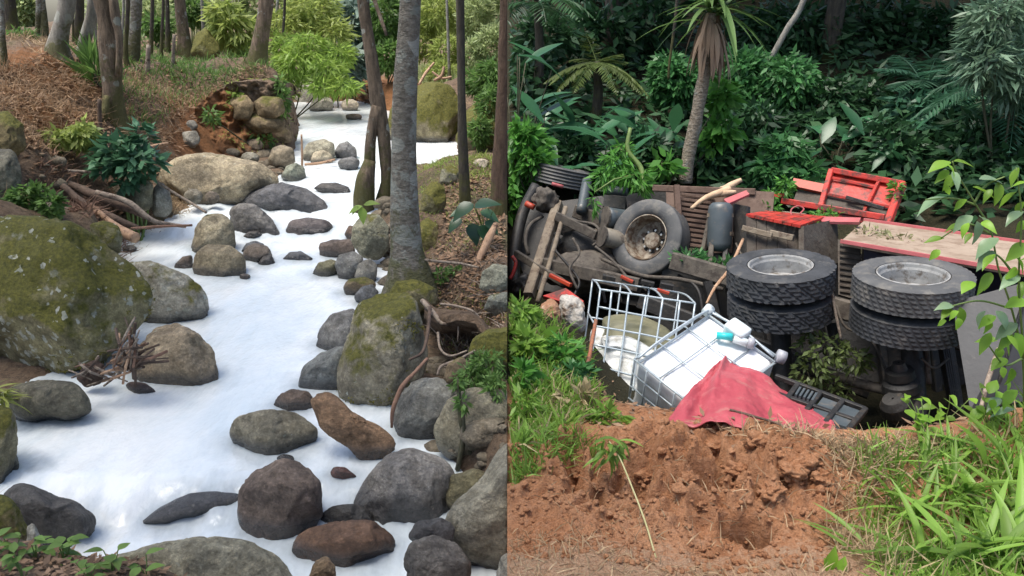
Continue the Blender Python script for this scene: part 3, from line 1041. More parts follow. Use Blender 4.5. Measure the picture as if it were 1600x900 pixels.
rock('thin black wet stone squeezed behind the long wet brown boulder', [(497, 806), (520, 790), (555, 787), (585, 800), (600, 820), (560, 832), (512, 826)], (.085, .082, .078), wet=.8)
rock('long wet brown boulder lying across the outflow',
     [(452, 856), (468, 832), (520, 815), (582, 812), (610, 830), (626, 856), (582, 872), (556, 878), (520, 884), (474, 880)], (.15, .09, .06), wet=.5)
rock('small tan stone in front of the long wet brown boulder', [(480, 905), (492, 876), (510, 867), (524, 885), (526, 915), (500, 925)], (.22, .16, .10), D=3.6)
rock('round dark grey boulder left of the smooth olive boulder at the outflow',
     [(630, 880), (640, 848), (680, 836), (712, 846), (735, 880), (735, 920), (700, 945), (648, 940)], (.135, .13, .125), wet=.15, lichen=.06, D=3.7)
rock('smooth olive grey boulder with a raised shoulder, last on the right shore',
     [(690, 825), (708, 788), (750, 750), (775, 705), (800, 680), (860, 700), (860, 870), (800, 900), (745, 885), (704, 855)], (.18, .175, .145), lichen=.06, moss=.1, D=4.0, ext=.05)
rock('olive rock in the gap between the speckled boulder and the smooth olive boulder', [(694, 770), (705, 742), (740, 732), (775, 742), (772, 775), (730, 795), (700, 790)], (.15, .14, .085), moss=.2, D=4.6)
rock('black wet stone with water curling over it left of the smooth olive boulder', [(636, 838), (650, 815), (690, 808), (712, 822), (706, 848), (660, 856)], (.08, .08, .085), wet=1, sub=3, D=3.95)
rock('small grey stone at the very corner beside the smooth olive boulder', [(774, 895), (784, 868), (800, 862), (830, 880), (830, 920), (780, 920)], GREY, D=3.4)
rock('dark upright rock at the left edge below the dry grass slope',
     [(-60, 270), (-10, 230), (20, 232), (34, 258), (32, 290), (8, 318), (-50, 320)], (.15, .145, .115), lichen=.25, land=True, D=8.9)
rock('lichen white stone under the blue green shrub', [(235, 318), (240, 292), (252, 284), (266, 296), (270, 325), (258, 336), (240, 332)], (.26, .26, .23), lichen=.6, D=11.2, sub=3)
rock('round pebble at the foot of the long tan slab', el(302, 306, 15, 12), (.20, .19, .16), D=12.0, sub=3)
rock('brown pebble beside the round pebble under the long tan slab', el(331, 308, 13, 9), (.15, .13, .11), D=12.05, sub=3)
rock('flat grey stone on the clay below the overhanging bank', [(270, 226), (284, 206), (306, 204), (314, 218), (305, 230), (280, 232)], (.25, .24, .21), lichen=.4, land=True, sub=3)
rock('thin grey slab above the flat grey stone on the clay', [(275, 202), (284, 188), (304, 188), (310, 198), (298, 206)], (.22, .21, .19), lichen=.3, land=True, sub=3)
rock('tiny dark stone in the water below the stranded pale log', el(202, 389, 12, 6), DARK, wet=.6, sub=3)
rock('low rock by the water below the potato shaped boulder', el(383, 432, 9, 5), (.16, .13, .11), wet=.4, sub=3)
rock('knobbly tan boulder at the end of the long slab below the earth cliff', [(418, 250), (424, 232), (440, 225), (458, 232), (462, 250), (450, 264), (428, 262)], (.22, .19, .14), moss=.2, lichen=.3, D=14.6, sub=3)
rock('greenish boulder left of the upper white pool', [(438, 274), (446, 260), (462, 254), (476, 262), (478, 276), (460, 282)], (.18, .20, .165), lichen=.25, sub=3)
rock('small pale stone behind the knobbly tan boulder', el(390, 246, 15, 9), (.25, .24, .2), land=True, D=14.4, sub=3)
rock('grey brown stone under the earth cliff', el(396, 226, 16, 10), (.2, .16, .12), moss=.25, D=15.8, land=True, sub=3)
rock('long pale boulder lying across the upper pool', [(472, 238), (480, 224), (505, 217), (522, 224), (524, 244), (500, 252), (478, 252)], (.235, .23, .185), lichen=.3, moss=.15, sub=3)
rock('round cream stone in front of the long pale boulder', [(484, 250), (490, 238), (506, 234), (519, 242), (520, 254), (500, 257)], (.30, .275, .21), sub=3)
rock('blue grey stone right of the long pale boulder', [(520, 238), (530, 224), (545, 220), (557, 232), (558, 244), (536, 248)], (.17, .175, .18), sub=3, wet=.2)
rock('low dark stone below the blue grey stone in the upper pool', el(545, 255, 18, 10), (.15, .155, .16), sub=3, wet=.4)
rock('brown block at the foot of the earth cliff', [(410, 216), (420, 202), (446, 196), (458, 206), (456, 220), (430, 224)], (.20, .155, .10), moss=.35, land=True, D=16.4, sub=3)
for lab, p, mo in (('upper mossy block set in the face of the earth cliff', [(396, 160), (410, 150), (440, 152), (448, 172), (430, 182), (402, 180)], .5),
                   ('middle mossy block set in the face of the earth cliff', [(378, 186), (395, 176), (432, 178), (448, 190), (440, 204), (400, 206), (382, 200)], .42),
                   ('dark undercut block at the left of the earth cliff', [(358, 160), (366, 148), (386, 148), (398, 165), (390, 184), (366, 184)], .3)):
    rock(lab, p, (.16, .125, .075), moss=mo, lichen=.15, D=15.85, land=True, sub=3, group='blocks in the earth cliff')
rock('large mossy boulder behind the trunks on the far right shore',
     [(603, 195), (612, 165), (640, 138), (672, 128), (704, 132), (722, 165), (712, 200), (690, 220), (655, 222), (615, 214)], (.19, .17, .11), moss=.7, lichen=.35, depth=.7)
rock('mossy rock bank behind the thin dark tree', [(712, 215), (722, 178), (745, 158), (790, 150), (840, 170), (840, 240), (780, 246), (730, 240)], (.15, .13, .07), moss=.7, lichen=.2, D=15.6, land=True)
rock('pale rock at the head of the white water', [(482, 168), (488, 152), (506, 148), (520, 156), (520, 170), (500, 174)], (.26, .25, .22), lichen=.4, sub=3)
rock('whitish rock shelf beyond the white water', [(440, 160), (445, 128), (470, 120), (500, 136), (510, 150), (480, 164)], (.32, .31, .28), lichen=.5, D=25.5, land=True, sub=3)
rock('flat stone lying at the edge of the far white water', el(552, 182, 14, 5), (.26, .2, .16), sub=3)
rock('pale stone by the far clay shore', el(546, 164, 14, 9), (.30, .27, .22), lichen=.3, sub=3)
rock('lichen grey rock on the bank below the split plank', [(748, 448), (754, 424), (772, 412), (795, 416), (815, 440), (800, 456), (768, 460)], (.19, .2, .165), lichen=.4, moss=.25, land=True)
rock('mossy bluish rock on the leaf litter near the bank edge', [(756, 482), (764, 462), (790, 456), (815, 466), (810, 488), (775, 490)], (.17, .185, .165), moss=.3, lichen=.3, land=True)
rock('mossy rock behind the pale grey tree', [(655, 330), (660, 300), (676, 282), (694, 290), (698, 318), (684, 334)], (.17, .16, .09), moss=.7, land=True)
rock('mossy rock ledge right of the foot of the pale grey tree', [(650, 385), (655, 350), (668, 336), (684, 350), (688, 385), (668, 396)], (.2, .18, .09), moss=.62, lichen=.2, land=True, sub=3)
rock('mossy rock high on the bank behind the thin dark tree', [(686, 284), (690, 264), (704, 256), (718, 266), (720, 286), (704, 292)], (.18, .18, .14), moss=.45, lichen=.2, land=True, sub=3)
rock('pale pebble on the mossy bank by the brown tree', el(752, 256, 13, 9), (.30, .27, .23), lichen=.2, land=True, sub=3)
rock('mossy sloping slab on the right bank above the ferns', [(730, 556), (740, 528), (775, 508), (830, 504), (840, 560), (770, 580), (740, 575)], (.15, .14, .08), moss=.75, lichen=.15, D=5.9, land=True)
rock('brown rock in the roots between the cavity and the ferns', [(692, 592), (700, 568), (722, 556), (738, 572), (738, 600), (712, 606)], (.18, .14, .09), moss=.3, D=5.7, land=True, sub=3)
rock('mossy rock face under the trunk beside the twin tree', [(606, 460), (618, 440), (650, 436), (680, 450), (684, 475), (650, 485), (615, 480)], (.17, .15, .085), moss=.65, D=7.6, land=True)
rock('shadowed mossy boulder behind the tree trunks on the left bank', [(296, 82), (306, 52), (322, 44), (338, 58), (346, 82), (322, 90)], (.15, .15, .07), moss=.75, D=22, land=True, sub=3)
rock('mossy ledge at the left edge above the dark upright rock', [(-40, 225), (-30, 185), (10, 172), (38, 196), (42, 230), (10, 245)], (.15, .12, .06), moss=.6, D=9.6, land=True)
rock('lichened stone under the driftwood beside the blue green shrub', [(195, 320), (200, 290), (222, 272), (240, 290), (238, 320), (215, 330)], (.17, .17, .12), moss=.4, lichen=.3, D=11.0, land=True, sub=3)

# thin grey water and little ripples round every stone
from mathutils import kdtree
rim = np.vstack([r for r in RIM if len(r)] + [shore])
kd = kdtree.KDTree(len(rim))
for i, q in enumerate(rim): kd.insert((q[0], q[1], 0), i)
kd.balance()
wm = water.data
wv = np.zeros(len(wm.vertices) * 3); wm.vertices.foreach_get('co', wv); wv = wv.reshape(-1, 3)
dist = np.array([kd.find((x, y, 0))[2] for x, y, _ in wv])
wv[:, 2] += .007 * np.sin(dist * 55 + 3 * fbm(wv * np.array([2, 2, 0]), 2, 8)) * np.exp(-dist / .16)
wm.vertices.foreach_set('co', wv.ravel())
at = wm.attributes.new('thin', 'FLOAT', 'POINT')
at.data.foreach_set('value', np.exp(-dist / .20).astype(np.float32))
wm.update()
# ------------------------------------------------------------------ bark, leaves
def bark_mat(name, c1, c2, lich=0.4, moss=0.2, ring=False, rgh=1.0):
    m, nt, bs = new_mat(name)
    g = NG(nt)
    tc = g.n('TexCoord').outputs['Object']
    mp = g.n('Mapping'); mp.inputs['Scale'].default_value = (1, 1, 1.8) if ring else (1, 1, 0.22)
    g.lk(tc, mp.inputs['Vector'])
    n1 = g.noise(mp.outputs[0], 14, 7, 0.65)
    n2 = g.noise(tc, 5, 7, 0.7)
    n3 = g.noise(tc, 38, 4)
    col = g.mix(g.ramp(n1, 0.35, 0.65), c1, c2)
    col = g.mix(g.ramp(n3, 0.45, 0.7, 0, .4), col, g.mix(1.0, col, (.5, .48, .45), 'MULTIPLY'))
    lm = g.ramp(n2, 0.66 - 0.18 * lich, 0.72 - 0.18 * lich, 0, 0.8)
    col = g.mix(lm, col, (0.30, 0.31, 0.27))
    vo = g.n('TexVoronoi'); vo.inputs['Scale'].default_value = 5.5; g.lk(tc, vo.inputs['Vector'])
    vs_ = g.n('SeparateXYZ'); g.lk(vo.outputs['Color'], vs_.inputs[0])
    bl_ = g.ramp(g.math('SUBTRACT', g.math('MULTIPLY', g.math('SUBTRACT', vs_.outputs[0], 1.0 - 0.9 * lich), 1.3), g.math('ADD', vo.outputs['Distance'], g.math('MULTIPLY', g.math('SUBTRACT', n3, .5), .35))), -.03, .03, 0, .75)
    col = g.mix(bl_, col, g.mix(vs_.outputs[1], (.22, .235, .20), (.42, .42, .38)))
    sx = g.n('SeparateXYZ'); g.lk(tc, sx.inputs[0])
    mz = g.ramp(sx.outputs[2], 0.1, 1.3, 0.30 * (moss > 0), 0.0)
    mm = g.ramp(g.math('ADD', g.noise(tc, 2.6, 7, .7), g.math('SUBTRACT', mz, 0.18 - moss * 0.25)), 0.56, 0.66, 0, .85)
    col = g.mix(mm, col, g.mix(n3, (0.04, 0.042, 0.01), (0.11, 0.105, 0.025)))
    g.lk(col, bs.inputs['Base Color'])
    bs.inputs['Roughness'].default_value = 0.88
    g.lk(g.bump(n3, 0.01, .7, g.bump(n1, 0.055 * rgh)), bs.inputs['Normal'])
    return m


BARK_GREY = bark_mat('bark_grey', (.115, .10, .08), (.26, .235, .195), .75, .42, ring=True, rgh=1.0)
BARK_PALE = bark_mat('bark_pale', (.17, .155, .13), (.31, .29, .25), .6, .1, rgh=.6)
BARK_BROWN = bark_mat('bark_brown', (.065, .046, .030), (.22, .16, .11), .35, .5)
BARK_DARK = bark_mat('bark_dark', (.030, .026, .020), (.085, .070, .050), .15, .35)
BARK_RED = bark_mat('bark_red_brown', (.06, .035, .022), (.14, .085, .055), .1, .2)
WOOD_TAN = simple_mat('split_wood', (.34, .20, .12), (.46, .30, .19), 9, .8, .01, 30, stretch=(1, 1, 1), dirt=(.14, .08, .05), dirt_amt=.3)
WOOD_GREY = simple_mat('weathered_wood', (.20, .155, .12), (.32, .26, .20), 9, .85, .01, 30, dirt=(.08, .055, .04), dirt_amt=.4)
WOOD_DARK = simple_mat('rotten_wood', (.055, .036, .026), (.13, .085, .06), 9, .85, .012, 30)
WOOD_RED = simple_mat('red_brown_root', (.16, .085, .055), (.26, .15, .10), 9, .85, .01, 30)
STRAW = leaf_mat('dry_straw', (.36, .27, .17), .45, .15, .8)
LITTER = leaf_mat('dead_leaves', (.20, .13, .085), .75, .1, .85)
G_PALE = leaf_mat('pale_green_leaf', (.33, .41, .20), .45, .55)
G_BRIGHT = leaf_mat('bright_green_leaf', (.24, .37, .08), .55, .55)
G_YELLOW = leaf_mat('yellow_green_leaf', (.30, .38, .11), .45, .55)
G_MID = leaf_mat('mid_green_leaf', (.11, .21, .055), .6, .5)
G_BLUE = leaf_mat('blue_green_leaf', (.06, .155, .085), .5, .3, .4)
G_SILVER = leaf_mat('silvery_leaf', (.22, .31, .27), .4, .4)
G_DARK = leaf_mat('dark_shiny_leaf', (.018, .062, .030), .6, .2, .32)
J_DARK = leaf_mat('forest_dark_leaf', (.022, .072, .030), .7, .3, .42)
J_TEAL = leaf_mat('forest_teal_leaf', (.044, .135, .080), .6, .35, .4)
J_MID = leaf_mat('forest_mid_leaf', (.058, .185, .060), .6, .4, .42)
J_BRIGHT = leaf_mat('forest_bright_leaf', (.085, .25, .045), .55, .4, .42)
J_PALE = leaf_mat('forest_pale_leaf', (.12, .21, .14), .5, .3, .4)
J_FERN = leaf_mat('fern_frond', (.075, .115, .030), .5, .35, .5)
J_GINGER = leaf_mat('ginger_leaf', (.034, .120, .055), .5, .3, .30)
V_LEAF = leaf_mat('vine_leaf', (.20, .38, .045), .5, .5, .42)
GRASS = leaf_mat('grass_blade', (.19, .34, .06), .5, .45, .45)
GRASS_DRY = leaf_mat('grass_dry', (.36, .30, .17), .4, .25, .7)
DEAD = leaf_mat('dead_strap_leaf', (.30, .22, .165), .5, .2, .8)
STEM_G = simple_mat('green_stem', (.10, .17, .04), (.16, .22, .06), 20, .6, 0.002, 60)
STEM_D = simple_mat('dark_stem', (.04, .045, .02), (.08, .07, .04), 20, .8, 0.002, 60)


def leaf_quads(P, A, N, L, Wd):
    """one folded diamond leaf per row: base P, long axis A, face normal N"""
    A = A / np.linalg.norm(A, axis=1, keepdims=True)
    S = np.cross(A, N)
    S /= np.maximum(np.linalg.norm(S, axis=1, keepdims=True), 1e-6)
    N2 = np.cross(S, A)
    L, Wd = L[:, None], Wd[:, None]
    m = P + A * L * 0.42
    V = np.stack([P, m + S * Wd * .5 - N2 * Wd * .12, P + A * L - N2 * L * 0.12, m - S * Wd * .5 - N2 * Wd * .12], 1)
    n = len(P)
    return V.reshape(-1, 3), np.arange(4 * n).reshape(n, 4)


def leaf_cloud(blobs, n, L, Wd, g, droop=0.35, shell=0.45, flat=0.5, clump=0.0):
    """leaves spread through lumpy blobs [(centre, radii, weight)], thicker near their skins"""
    wts = np.array([b[2] for b in blobs], float)
    wts /= wts.sum()
    k = g.choice(len(blobs), n, p=wts)
    C = np.array([b[0] for b in blobs])[k]
    Rd = np.array([b[1] for b in blobs])[k]
    d = g.normal(size=(n, 3))
    d /= np.linalg.norm(d, axis=1, keepdims=True)
    if clump:
        cd = g.normal(size=(max(6, int(n / clump)), 3))
        cd /= np.linalg.norm(cd, axis=1, keepdims=True)
        j = g.integers(0, len(cd), n)
        d = cd[j] + 0.22 * d
        d /= np.linalg.norm(d, axis=1, keepdims=True)
        cr = g.uniform(0.55, 1.08, len(cd))[j]
        r = cr * g.uniform(.85, 1.1, n)
    else:
        r = shell + (1.08 - shell) * g.random(n) ** 0.6
        r *= 1 + 0.22 * fbm(d * 2.2 + k[:, None] * 3.1, 2, 4)
    P = C + d * Rd * r[:, None]
    A = d * np.array([1, 1, .6]) + g.normal(size=(n, 3)) * .55
    A[:, 2] -= droop
    N = g.normal(size=(n, 3)) * (1 - flat)
    N[:, 2] += flat
    sz = g.uniform(.6, 1.25, n)
    return leaf_quads(P, A, N, L * sz, Wd * sz)


def pxblob(u, v, ru, rv, D, dz=None, wt=1.0):
    c = PD(u, v, D)
    t = (c - CAM) @ FWD
    return (c, np.array([ru / F * t, (dz if dz else ru / F * t), rv / F * t]), wt * ru * rv)


def bush(name, label, cat, blobs, n, L, Wd, mat, sd, group=None, droop=.35, stems=3, clump=0, shell=.45, part='foliage', stem_mat=None, base=None, sr=0.02, flat=.5):
    g = np.random.default_rng(sum(ord(c) * (i + 3) for i, c in enumerate(label)) % 99991)
    lo = min(blobs, key=lambda b: b[0][2] - b[1][2])
    if base is None: base = drop_to(lo[0], sd)
    if (side_of(base) < 0) == (sd == 'R'):
        base[0] = base[0] - 1.05 * side_of(base)
    o = empty(name, base, label, cat, group)
    V, Fq = leaf_cloud(blobs, n, L, Wd, g, droop, shell, clump=clump, flat=flat)
    p = build(part, V, Fq, mat, o, sd, rnd=g.random(len(Fq)), cut=False)
    if p is not None: p['kind'] = 'stuff'
    parts = []
    for i in range(stems):
        b = blobs[i % len(blobs)]
        e = b[0] + g.normal(size=3) * b[1] * .3
        mid = (base + e) / 2 + g.normal(size=3) * b[1] * .18
        parts.append(tube([base + g.normal(size=3) * np.array([.04, .04, 0]), mid, e], [sr, sr * .8, sr * .3], 6, 7))
    if parts:
        V, Fc = join(parts)
        build('stem', V, Fc, stem_mat or STEM_D, o, sd, smooth=True)
    return o


# ---- a big single leaf: twelve folded, curling faces, shared by all leaves of its kind
def big_leaf_mesh(name, mat, outline, curl=0.35, fold=0.18, seg=6, wave=0.0):
    V = []
    for i in range(seg + 1):
        s = i / seg
        wd = np.interp(s, [q[0] for q in outline], [q[1] for q in outline])
        y, zc = s * (1 - 0.12 * curl * s), -curl * s * s
        wv = wave * math.sin(s * 9)
        V += [(-wd, y, zc + fold * wd + wv), (0, y, zc), (wd, y, zc + fold * wd - wv)]
    Fq = []
    for i in range(seg):
        a = i * 3
        Fq += [(a, a + 1, a + 4, a + 3), (a + 1, a + 2, a + 5, a + 4)]
    me = np_mesh(name, V, np.array(Fq), np.full(len(Fq), .5), smooth=True)
    me.materials.append(mat)
    return me


LANCE = [(0, .02), (.12, .055), (.35, .13), (.55, .135), (.8, .08), (1, 0.004)]
HEART = [(0, .12), (.08, .30), (.25, .42), (.45, .40), (.7, .24), (.88, .10), (1, 0.004)]
OVATE = [(0, .03), (.15, .20), (.35, .30), (.55, .27), (.8, .13), (1, 0.004)]
STRAP = [(0, .035), (.3, .045), (.7, .036), (1, 0.003)]


def put_leaf(root, me, P, A, up, L, Wd=None, sd='', name='leaf'):
    """place a shared leaf mesh: base P, long axis A"""
    A = nrm(A)
    x = np.cross(A, up)
    if np.linalg.norm(x) < 1e-3: x = np.cross(A, [1, 0.2, 0])
    x = nrm(x)
    z = np.cross(x, A)
    Wd = L if Wd is None else Wd
    if sd:
        for q in (P, P + A * L, P + A * L * .5 + x * .3 * Wd, P + A * L * .5 - x * .3 * Wd):
            if (side_of(q) < 0) == (sd == 'R'): return None
    M = Matrix(((x[0] * Wd, A[0] * L, z[0] * L, P[0]), (x[1] * Wd, A[1] * L, z[1] * L, P[1]), (x[2] * Wd, A[2] * L, z[2] * L, P[2]), (0, 0, 0, 1)))
    o = bpy.data.objects.new(name, me)
    COL.objects.link(o)
    o.parent = root
    o.matrix_local = Matrix.Translation(-root.location) @ M
    return o


def frond_geo(P, A, L, arch, n, ll, lw, g, sag=.5, taper=True, side_up=0.1):
    """a feathered frond: rib points and leaflets in two rows"""
    A = nrm(A)
    S = nrm(np.cross(A, [0, 0, 1.0]) + 1e-6)
    s = np.linspace(0, 1, n)
    rib = P + np.outer(s * L, A)
    rib[:, 2] -= arch * L * s ** 2.2
    T = np.gradient(rib, axis=0)
    T /= np.linalg.norm(T, axis=1, keepdims=True)
    prof = np.sin(np.clip(s * .92 + .10, 0, 1) * np.pi) ** .7 if taper else np.ones(n)
    PP, AA, NN, LL = [], [], [], []
    for sg in (-1, 1):
        a = S * sg + T * .55 + np.array([0, 0, side_up - sag * .5])
        PP.append(rib); AA.append(a + g.normal(size=(n, 3)) * .07); NN.append(np.tile([0, 0, 1.0], (n, 1)) + g.normal(size=(n, 3)) * .15); LL.append(ll * prof * g.uniform(.85, 1.1, n))
    LL = np.concatenate(LL)
    V, Fq = leaf_quads(np.vstack(PP), np.vstack(AA), np.vstack(NN), LL, np.full(len(LL), lw))
    return rib, V, Fq


def frond(root, P, A, L, arch, n, ll, lw, mat, g, sd, rr=.006, **k):
    rib, V, Fq = frond_geo(P, A, L, arch, n, ll, lw, g, **k)
    tv, tf = tube(rib[::max(1, n // 8)], np.linspace(rr, rr * .3, len(rib[::max(1, n // 8)])), 5)
    V2, F2 = join([(V, [tuple(f) for f in Fq]), (tv, tf)])
    s = side_of(V2) * (1 if sd == 'R' else -1)
    F2 = [f for f in F2 if (s[list(f)] > 0).all()]
    if not F2: return None
    used = sorted({i for f in F2 for i in f})
    mp = {i: k for k, i in enumerate(used)}
    return build('frond', V2[used], [tuple(mp[i] for i in f) for f in F2], mat, root)


# ------------------------------------------------------------------ trees along the brook
def tree(label, pts, mat, sides=14, flare=1.35, rough=.17, group='trees along the brook', name='tree', cat='tree', n=26, branches=(), Dtop=None, top_ext=3.0, sd='L', base=None):
    """pts: (u, v, half width in px) from the foot upwards; the stem rises on past the frame"""
    u0, v0, r0 = pts[0]
    B = hit(u0, v0, sd) if base is None else PD(u0, v0, base)
    P, rr = [], []
    t0 = (B - CAM) @ FWD
    for i, (u, v, r) in enumerate(pts):
        # keep the stem upright in depth: same distance north as the foot
        q = PD(u, v, B[1])
        P.append(q)
        rr.append(r / F * ((q - CAM) @ FWD))
    P, rr = np.array(P), np.array(rr)
    d = nrm(P[-1] - P[-2]) * np.array([.6, 1, 1])
    for e in (.5, 1.0):
        if top_ext: P = np.vstack([P, P[-1] + nrm(d) * top_ext * .5]); rr = np.r_[rr, rr[-1] * .88]
    P = np.vstack([P[0] - np.array([0, 0, .25]), P])
    rr = np.r_[rr[0] * flare, rr]
    o = empty(name, B, label, cat, group)
    V, Fc = tube(P, rr, sides, n, rough, seed=u0 * .37)
    build('trunk', V, Fc, mat, o, sd, smooth=True)
    for bp, br in branches:
        Q = np.array([PD(u, v, B[1] - dd) for u, v, dd in bp])
        V, Fc = tube(Q, np.array(br) / F * t0, 8, 9, rough, seed=3.3)
        build('branch', V, Fc, mat, o, sd, smooth=True)
    return o


tree('pale grey mottled tree with a mossy foot, thickest trunk on the right bank', [(642, 456, 44), (641, 438, 37), (638, 412, 29), (635, 385, 24), (632, 320, 21), (631, 220, 19.5), (634, 120, 18.5), (641, 0, 17)], BARK_GREY, 20, 1.45, .08, n=40)
tree('brown tree forking low into two stems beside the pale grey tree', [(598, 322, 13), (604, 280, 9), (600, 220, 9.5), (590, 160, 11.5), (582, 100, 10.5), (572, 40, 10), (567, 0, 10)], BARK_BROWN, 14, 1.3, .14, n=34,
     branches=[([(590, 165, .05), (580, 215, .05), (577, 260, .05), (573, 330, 0)], [9, 8.5, 9, 12]), ([(575, -30, 0), (590, 15, .1), (604, 55, .25)], [3.5, 3, 2]),
               ([(578, 250, .1), (570, 285, .15), (568, 330, .12)], [10, 16, 17])])
tree('thin dark straight tree right of the pale grey tree', [(727, 322, 9.5), (724, 250, 8), (721, 150, 6.5), (719, 0, 6.5)], BARK_DARK, 12, 1.3, .1)
tree('dark red brown tree cut by the right border of the brook view', [(783, 335, 17), (782, 260, 13.5), (785, 180, 11), (788, 90, 10), (790, 0, 9)], BARK_RED, 12, 1.3, .1)
tree('stout brown tree with a ridged trunk on the earth bank beside the black stake', [(180, 188, 19), (175, 130, 15), (171, 80, 15.5), (166, 30, 14), (160, 0, 15)], BARK_BROWN, 16, 1.4, .16, n=36,
     branches=[([(184, 118, .12), (187, 70, .15), (180, 25, .12), (176, -10, .1)], [4, 5, 6.5, 7]), ([(168, 150, .2), (163, 178, .3), (158, 196, .3)], [5, 6, 4])])
tree('big leaning grey tree with a swollen foot at the top of the dry grass slope', [(90, 84, 20), (92, 62, 15), (97, 38, 13), (105, 0, 13.5)], BARK_PALE, 16, 1.2, .1)
tree('pale leaning tree with a scaly foot, right of the big leaning grey tree', [(126, 100, 8), (131, 70, 9), (139, 40, 9), (149, 0, 10)], BARK_PALE, 12, 1.2, .1)
tree('black trunk standing just left of the bright gap at the top of the slope', [(18, 54, 16), (15, 30, 12), (13, 0, 10)], BARK_DARK, 12, 1.2, .1)
tree('slim grey tree with a dark twin right of the bright gap', [(60, 56, 5), (61, 30, 5), (62, 0, 6)], BARK_GREY, 10, 1.2, .1, branches=[([(70, 56, 0), (69, 28, 0), (66, -6, 0)], [7, 5, 4])])
tree('thin grey tree at the very left edge of the slope', [(8, 106, 6), (4, 60, 4.5), (1, 0, 4)], BARK_GREY, 10, 1.25, .1)
tree('dark slender tree behind the pale leaning tree', [(122, 72, 9), (123, 40, 7), (125, 0, 6)], BARK_DARK, 10, 1.2, .1)
tree('mottled grey tree behind the stout brown tree', [(208, 88, 10), (211, 50, 8), (213, 0, 8.5)], BARK_GREY, 12, 1.3, .1)
tree('thin dark sapling between the mottled tree and the dark forked foot tree', [(262, 82, 5), (262, 40, 3.6), (261, 0, 3.2)], BARK_DARK, 8, 1.2, .08)
tree('dark brown tree with a flared foot at the back of the left bank', [(291, 92, 14), (288, 60, 9.5), (284, 30, 8.5), (281, 0, 8)], BARK_BROWN, 14, 1.4, .14)
tree('brown leaning tree on the tip of the earth cliff', [(402, 100, 17), (406, 70, 12), (411, 40, 11), (416, 0, 11.5)], BARK_BROWN, 14, 1.5, .1)
tree('very thin pale stem beside the stout brown tree', [(190, 92, 2.5), (191, 50, 2), (193, 0, 2)], BARK_PALE, 6, 1.2, .05, group='thin stems behind the bank')
tree('very thin dark stem right of the bright gap', [(115, 72, 2), (114, 40, 1.8), (113, 0, 1.8)], BARK_DARK, 6, 1.2, .05, group='thin stems behind the bank')
tree('thin tan stem pair behind the stout brown tree', [(201, 70, 3), (200, 40, 2.6), (198, 0, 2.6)], BARK_PALE, 6, 1.2, .05, group='thin stems behind the bank')


def pole(name, label, cat, pts, mat, D=None, sd='L', sides=8, group=None, land=None, rough=.1):
    """a stick or log: pts (u, v, half width px, metres north)"""
    P = np.array([PD(u, v, d) for u, v, r, d in pts])
    rr = np.array([r / F * ((p - CAM) @ FWD) for (u, v, r, d), p in zip(pts, P)])
    V, Fc = tube(P, rr, sides, max(8, 5 * len(P)), rough, seed=pts[0][0] * .1)
    return tag(build(name, V, Fc, mat, sd=sd, smooth=True), label, cat, group)


def stand(name, label, u, v, top, r, mat, sd='L', cat='post'):
    B = hit(u, v, sd)
    return pole(name, label, cat, [(u, v + 6, r * 1.1, B[1]), (u - .3 * (top[0] - u) * 0, v - 4, r, B[1]), (top[0], top[1], r * .85, B[1])], mat, sd=sd)


stand('wooden_post', 'weathered grey stump post in front of the mottled grey tree', 230, 118, (232, 70), 4, WOOD_GREY)
stand('wooden_post', 'thin pale post left of the dark tree with the flared foot', 270, 106, (272, 54), 3, WOOD_GREY)
stand('wooden_stake', 'short black stake stuck in the slope beside the stout brown tree', 157, 212, (155, 155), 3.5, WOOD_DARK, cat='stake')
stand('wooden_stake', 'pale low stake below the scaly leaning tree', 137, 118, (136, 84), 2.2, WOOD_GREY, cat='stake')
pole('driftwood_log', 'pale tan log with a thick red end stranded at the pool edge', 'log', [(140, 320, 4, 9.9), (170, 345, 5, 9.7), (192, 362, 8, 9.55), (212, 372, 9, 9.45)], WOOD_TAN)
pole('driftwood_log', 'long dark log lying across the debris below the blue green shrub', 'log', [(72, 272, 4, 10.6), (110, 288, 6, 10.5), (150, 306, 8, 10.4), (200, 325, 7, 10.3), (228, 338, 5, 10.4)], WOOD_DARK, group='driftwood on the left bank')
pole('driftwood_log', 'thin grey stick along the top of the debris pile', 'log', [(60, 266, 2, 10.7), (105, 267, 2.5, 10.7), (160, 270, 2.5, 10.9)], WOOD_GREY, group='driftwood on the left bank')
pole('driftwood_log', 'brown log under the long dark log', 'log', [(98, 290, 5, 10.2), (130, 318, 7, 10.1), (180, 342, 6, 10.0), (216, 356, 4, 10.0)], WOOD_DARK, group='driftwood on the left bank')
pole('driftwood_log', 'grey brown log sticking out of the debris towards the white water', 'log', [(150, 300, 4, 10.2), (200, 316, 5, 10.2), (240, 345, 4, 10.2), (290, 354, 2.5, 10.5)], WOOD_GREY, group='driftwood on the left bank')
pole('driftwood_stick', 'long thin red brown stick leaning from the shrub to the upright tan boulder', 'stick', [(222, 268, 1.6, 11.4), (262, 295, 2.2, 11.2), (300, 318, 2.2, 11), (322, 332, 2, 10.8)], WOOD_GREY)
pole('driftwood_stick', 'reddish stick lying flat over the water edge below the debris', 'stick', [(205, 357, 2, 9.9), (250, 354, 2.2, 10.2), (300, 352, 1.8, 10.5)], WOOD_RED)
pole('driftwood_stick', 'pale stick across the clay in front of the blue green shrub', 'stick', [(205, 236, 2, 12.2), (240, 228, 2.5, 12.6), (262, 224, 2, 13)], WOOD_TAN)
pole('split_plank', 'split reddish wood plank leaning on the right bank under the heart shaped leaves', 'plank', [(744, 420, 3, 8.2), (752, 398, 6, 8.3), (764, 372, 6.5, 8.4), (775, 350, 4, 8.5)], WOOD_TAN)
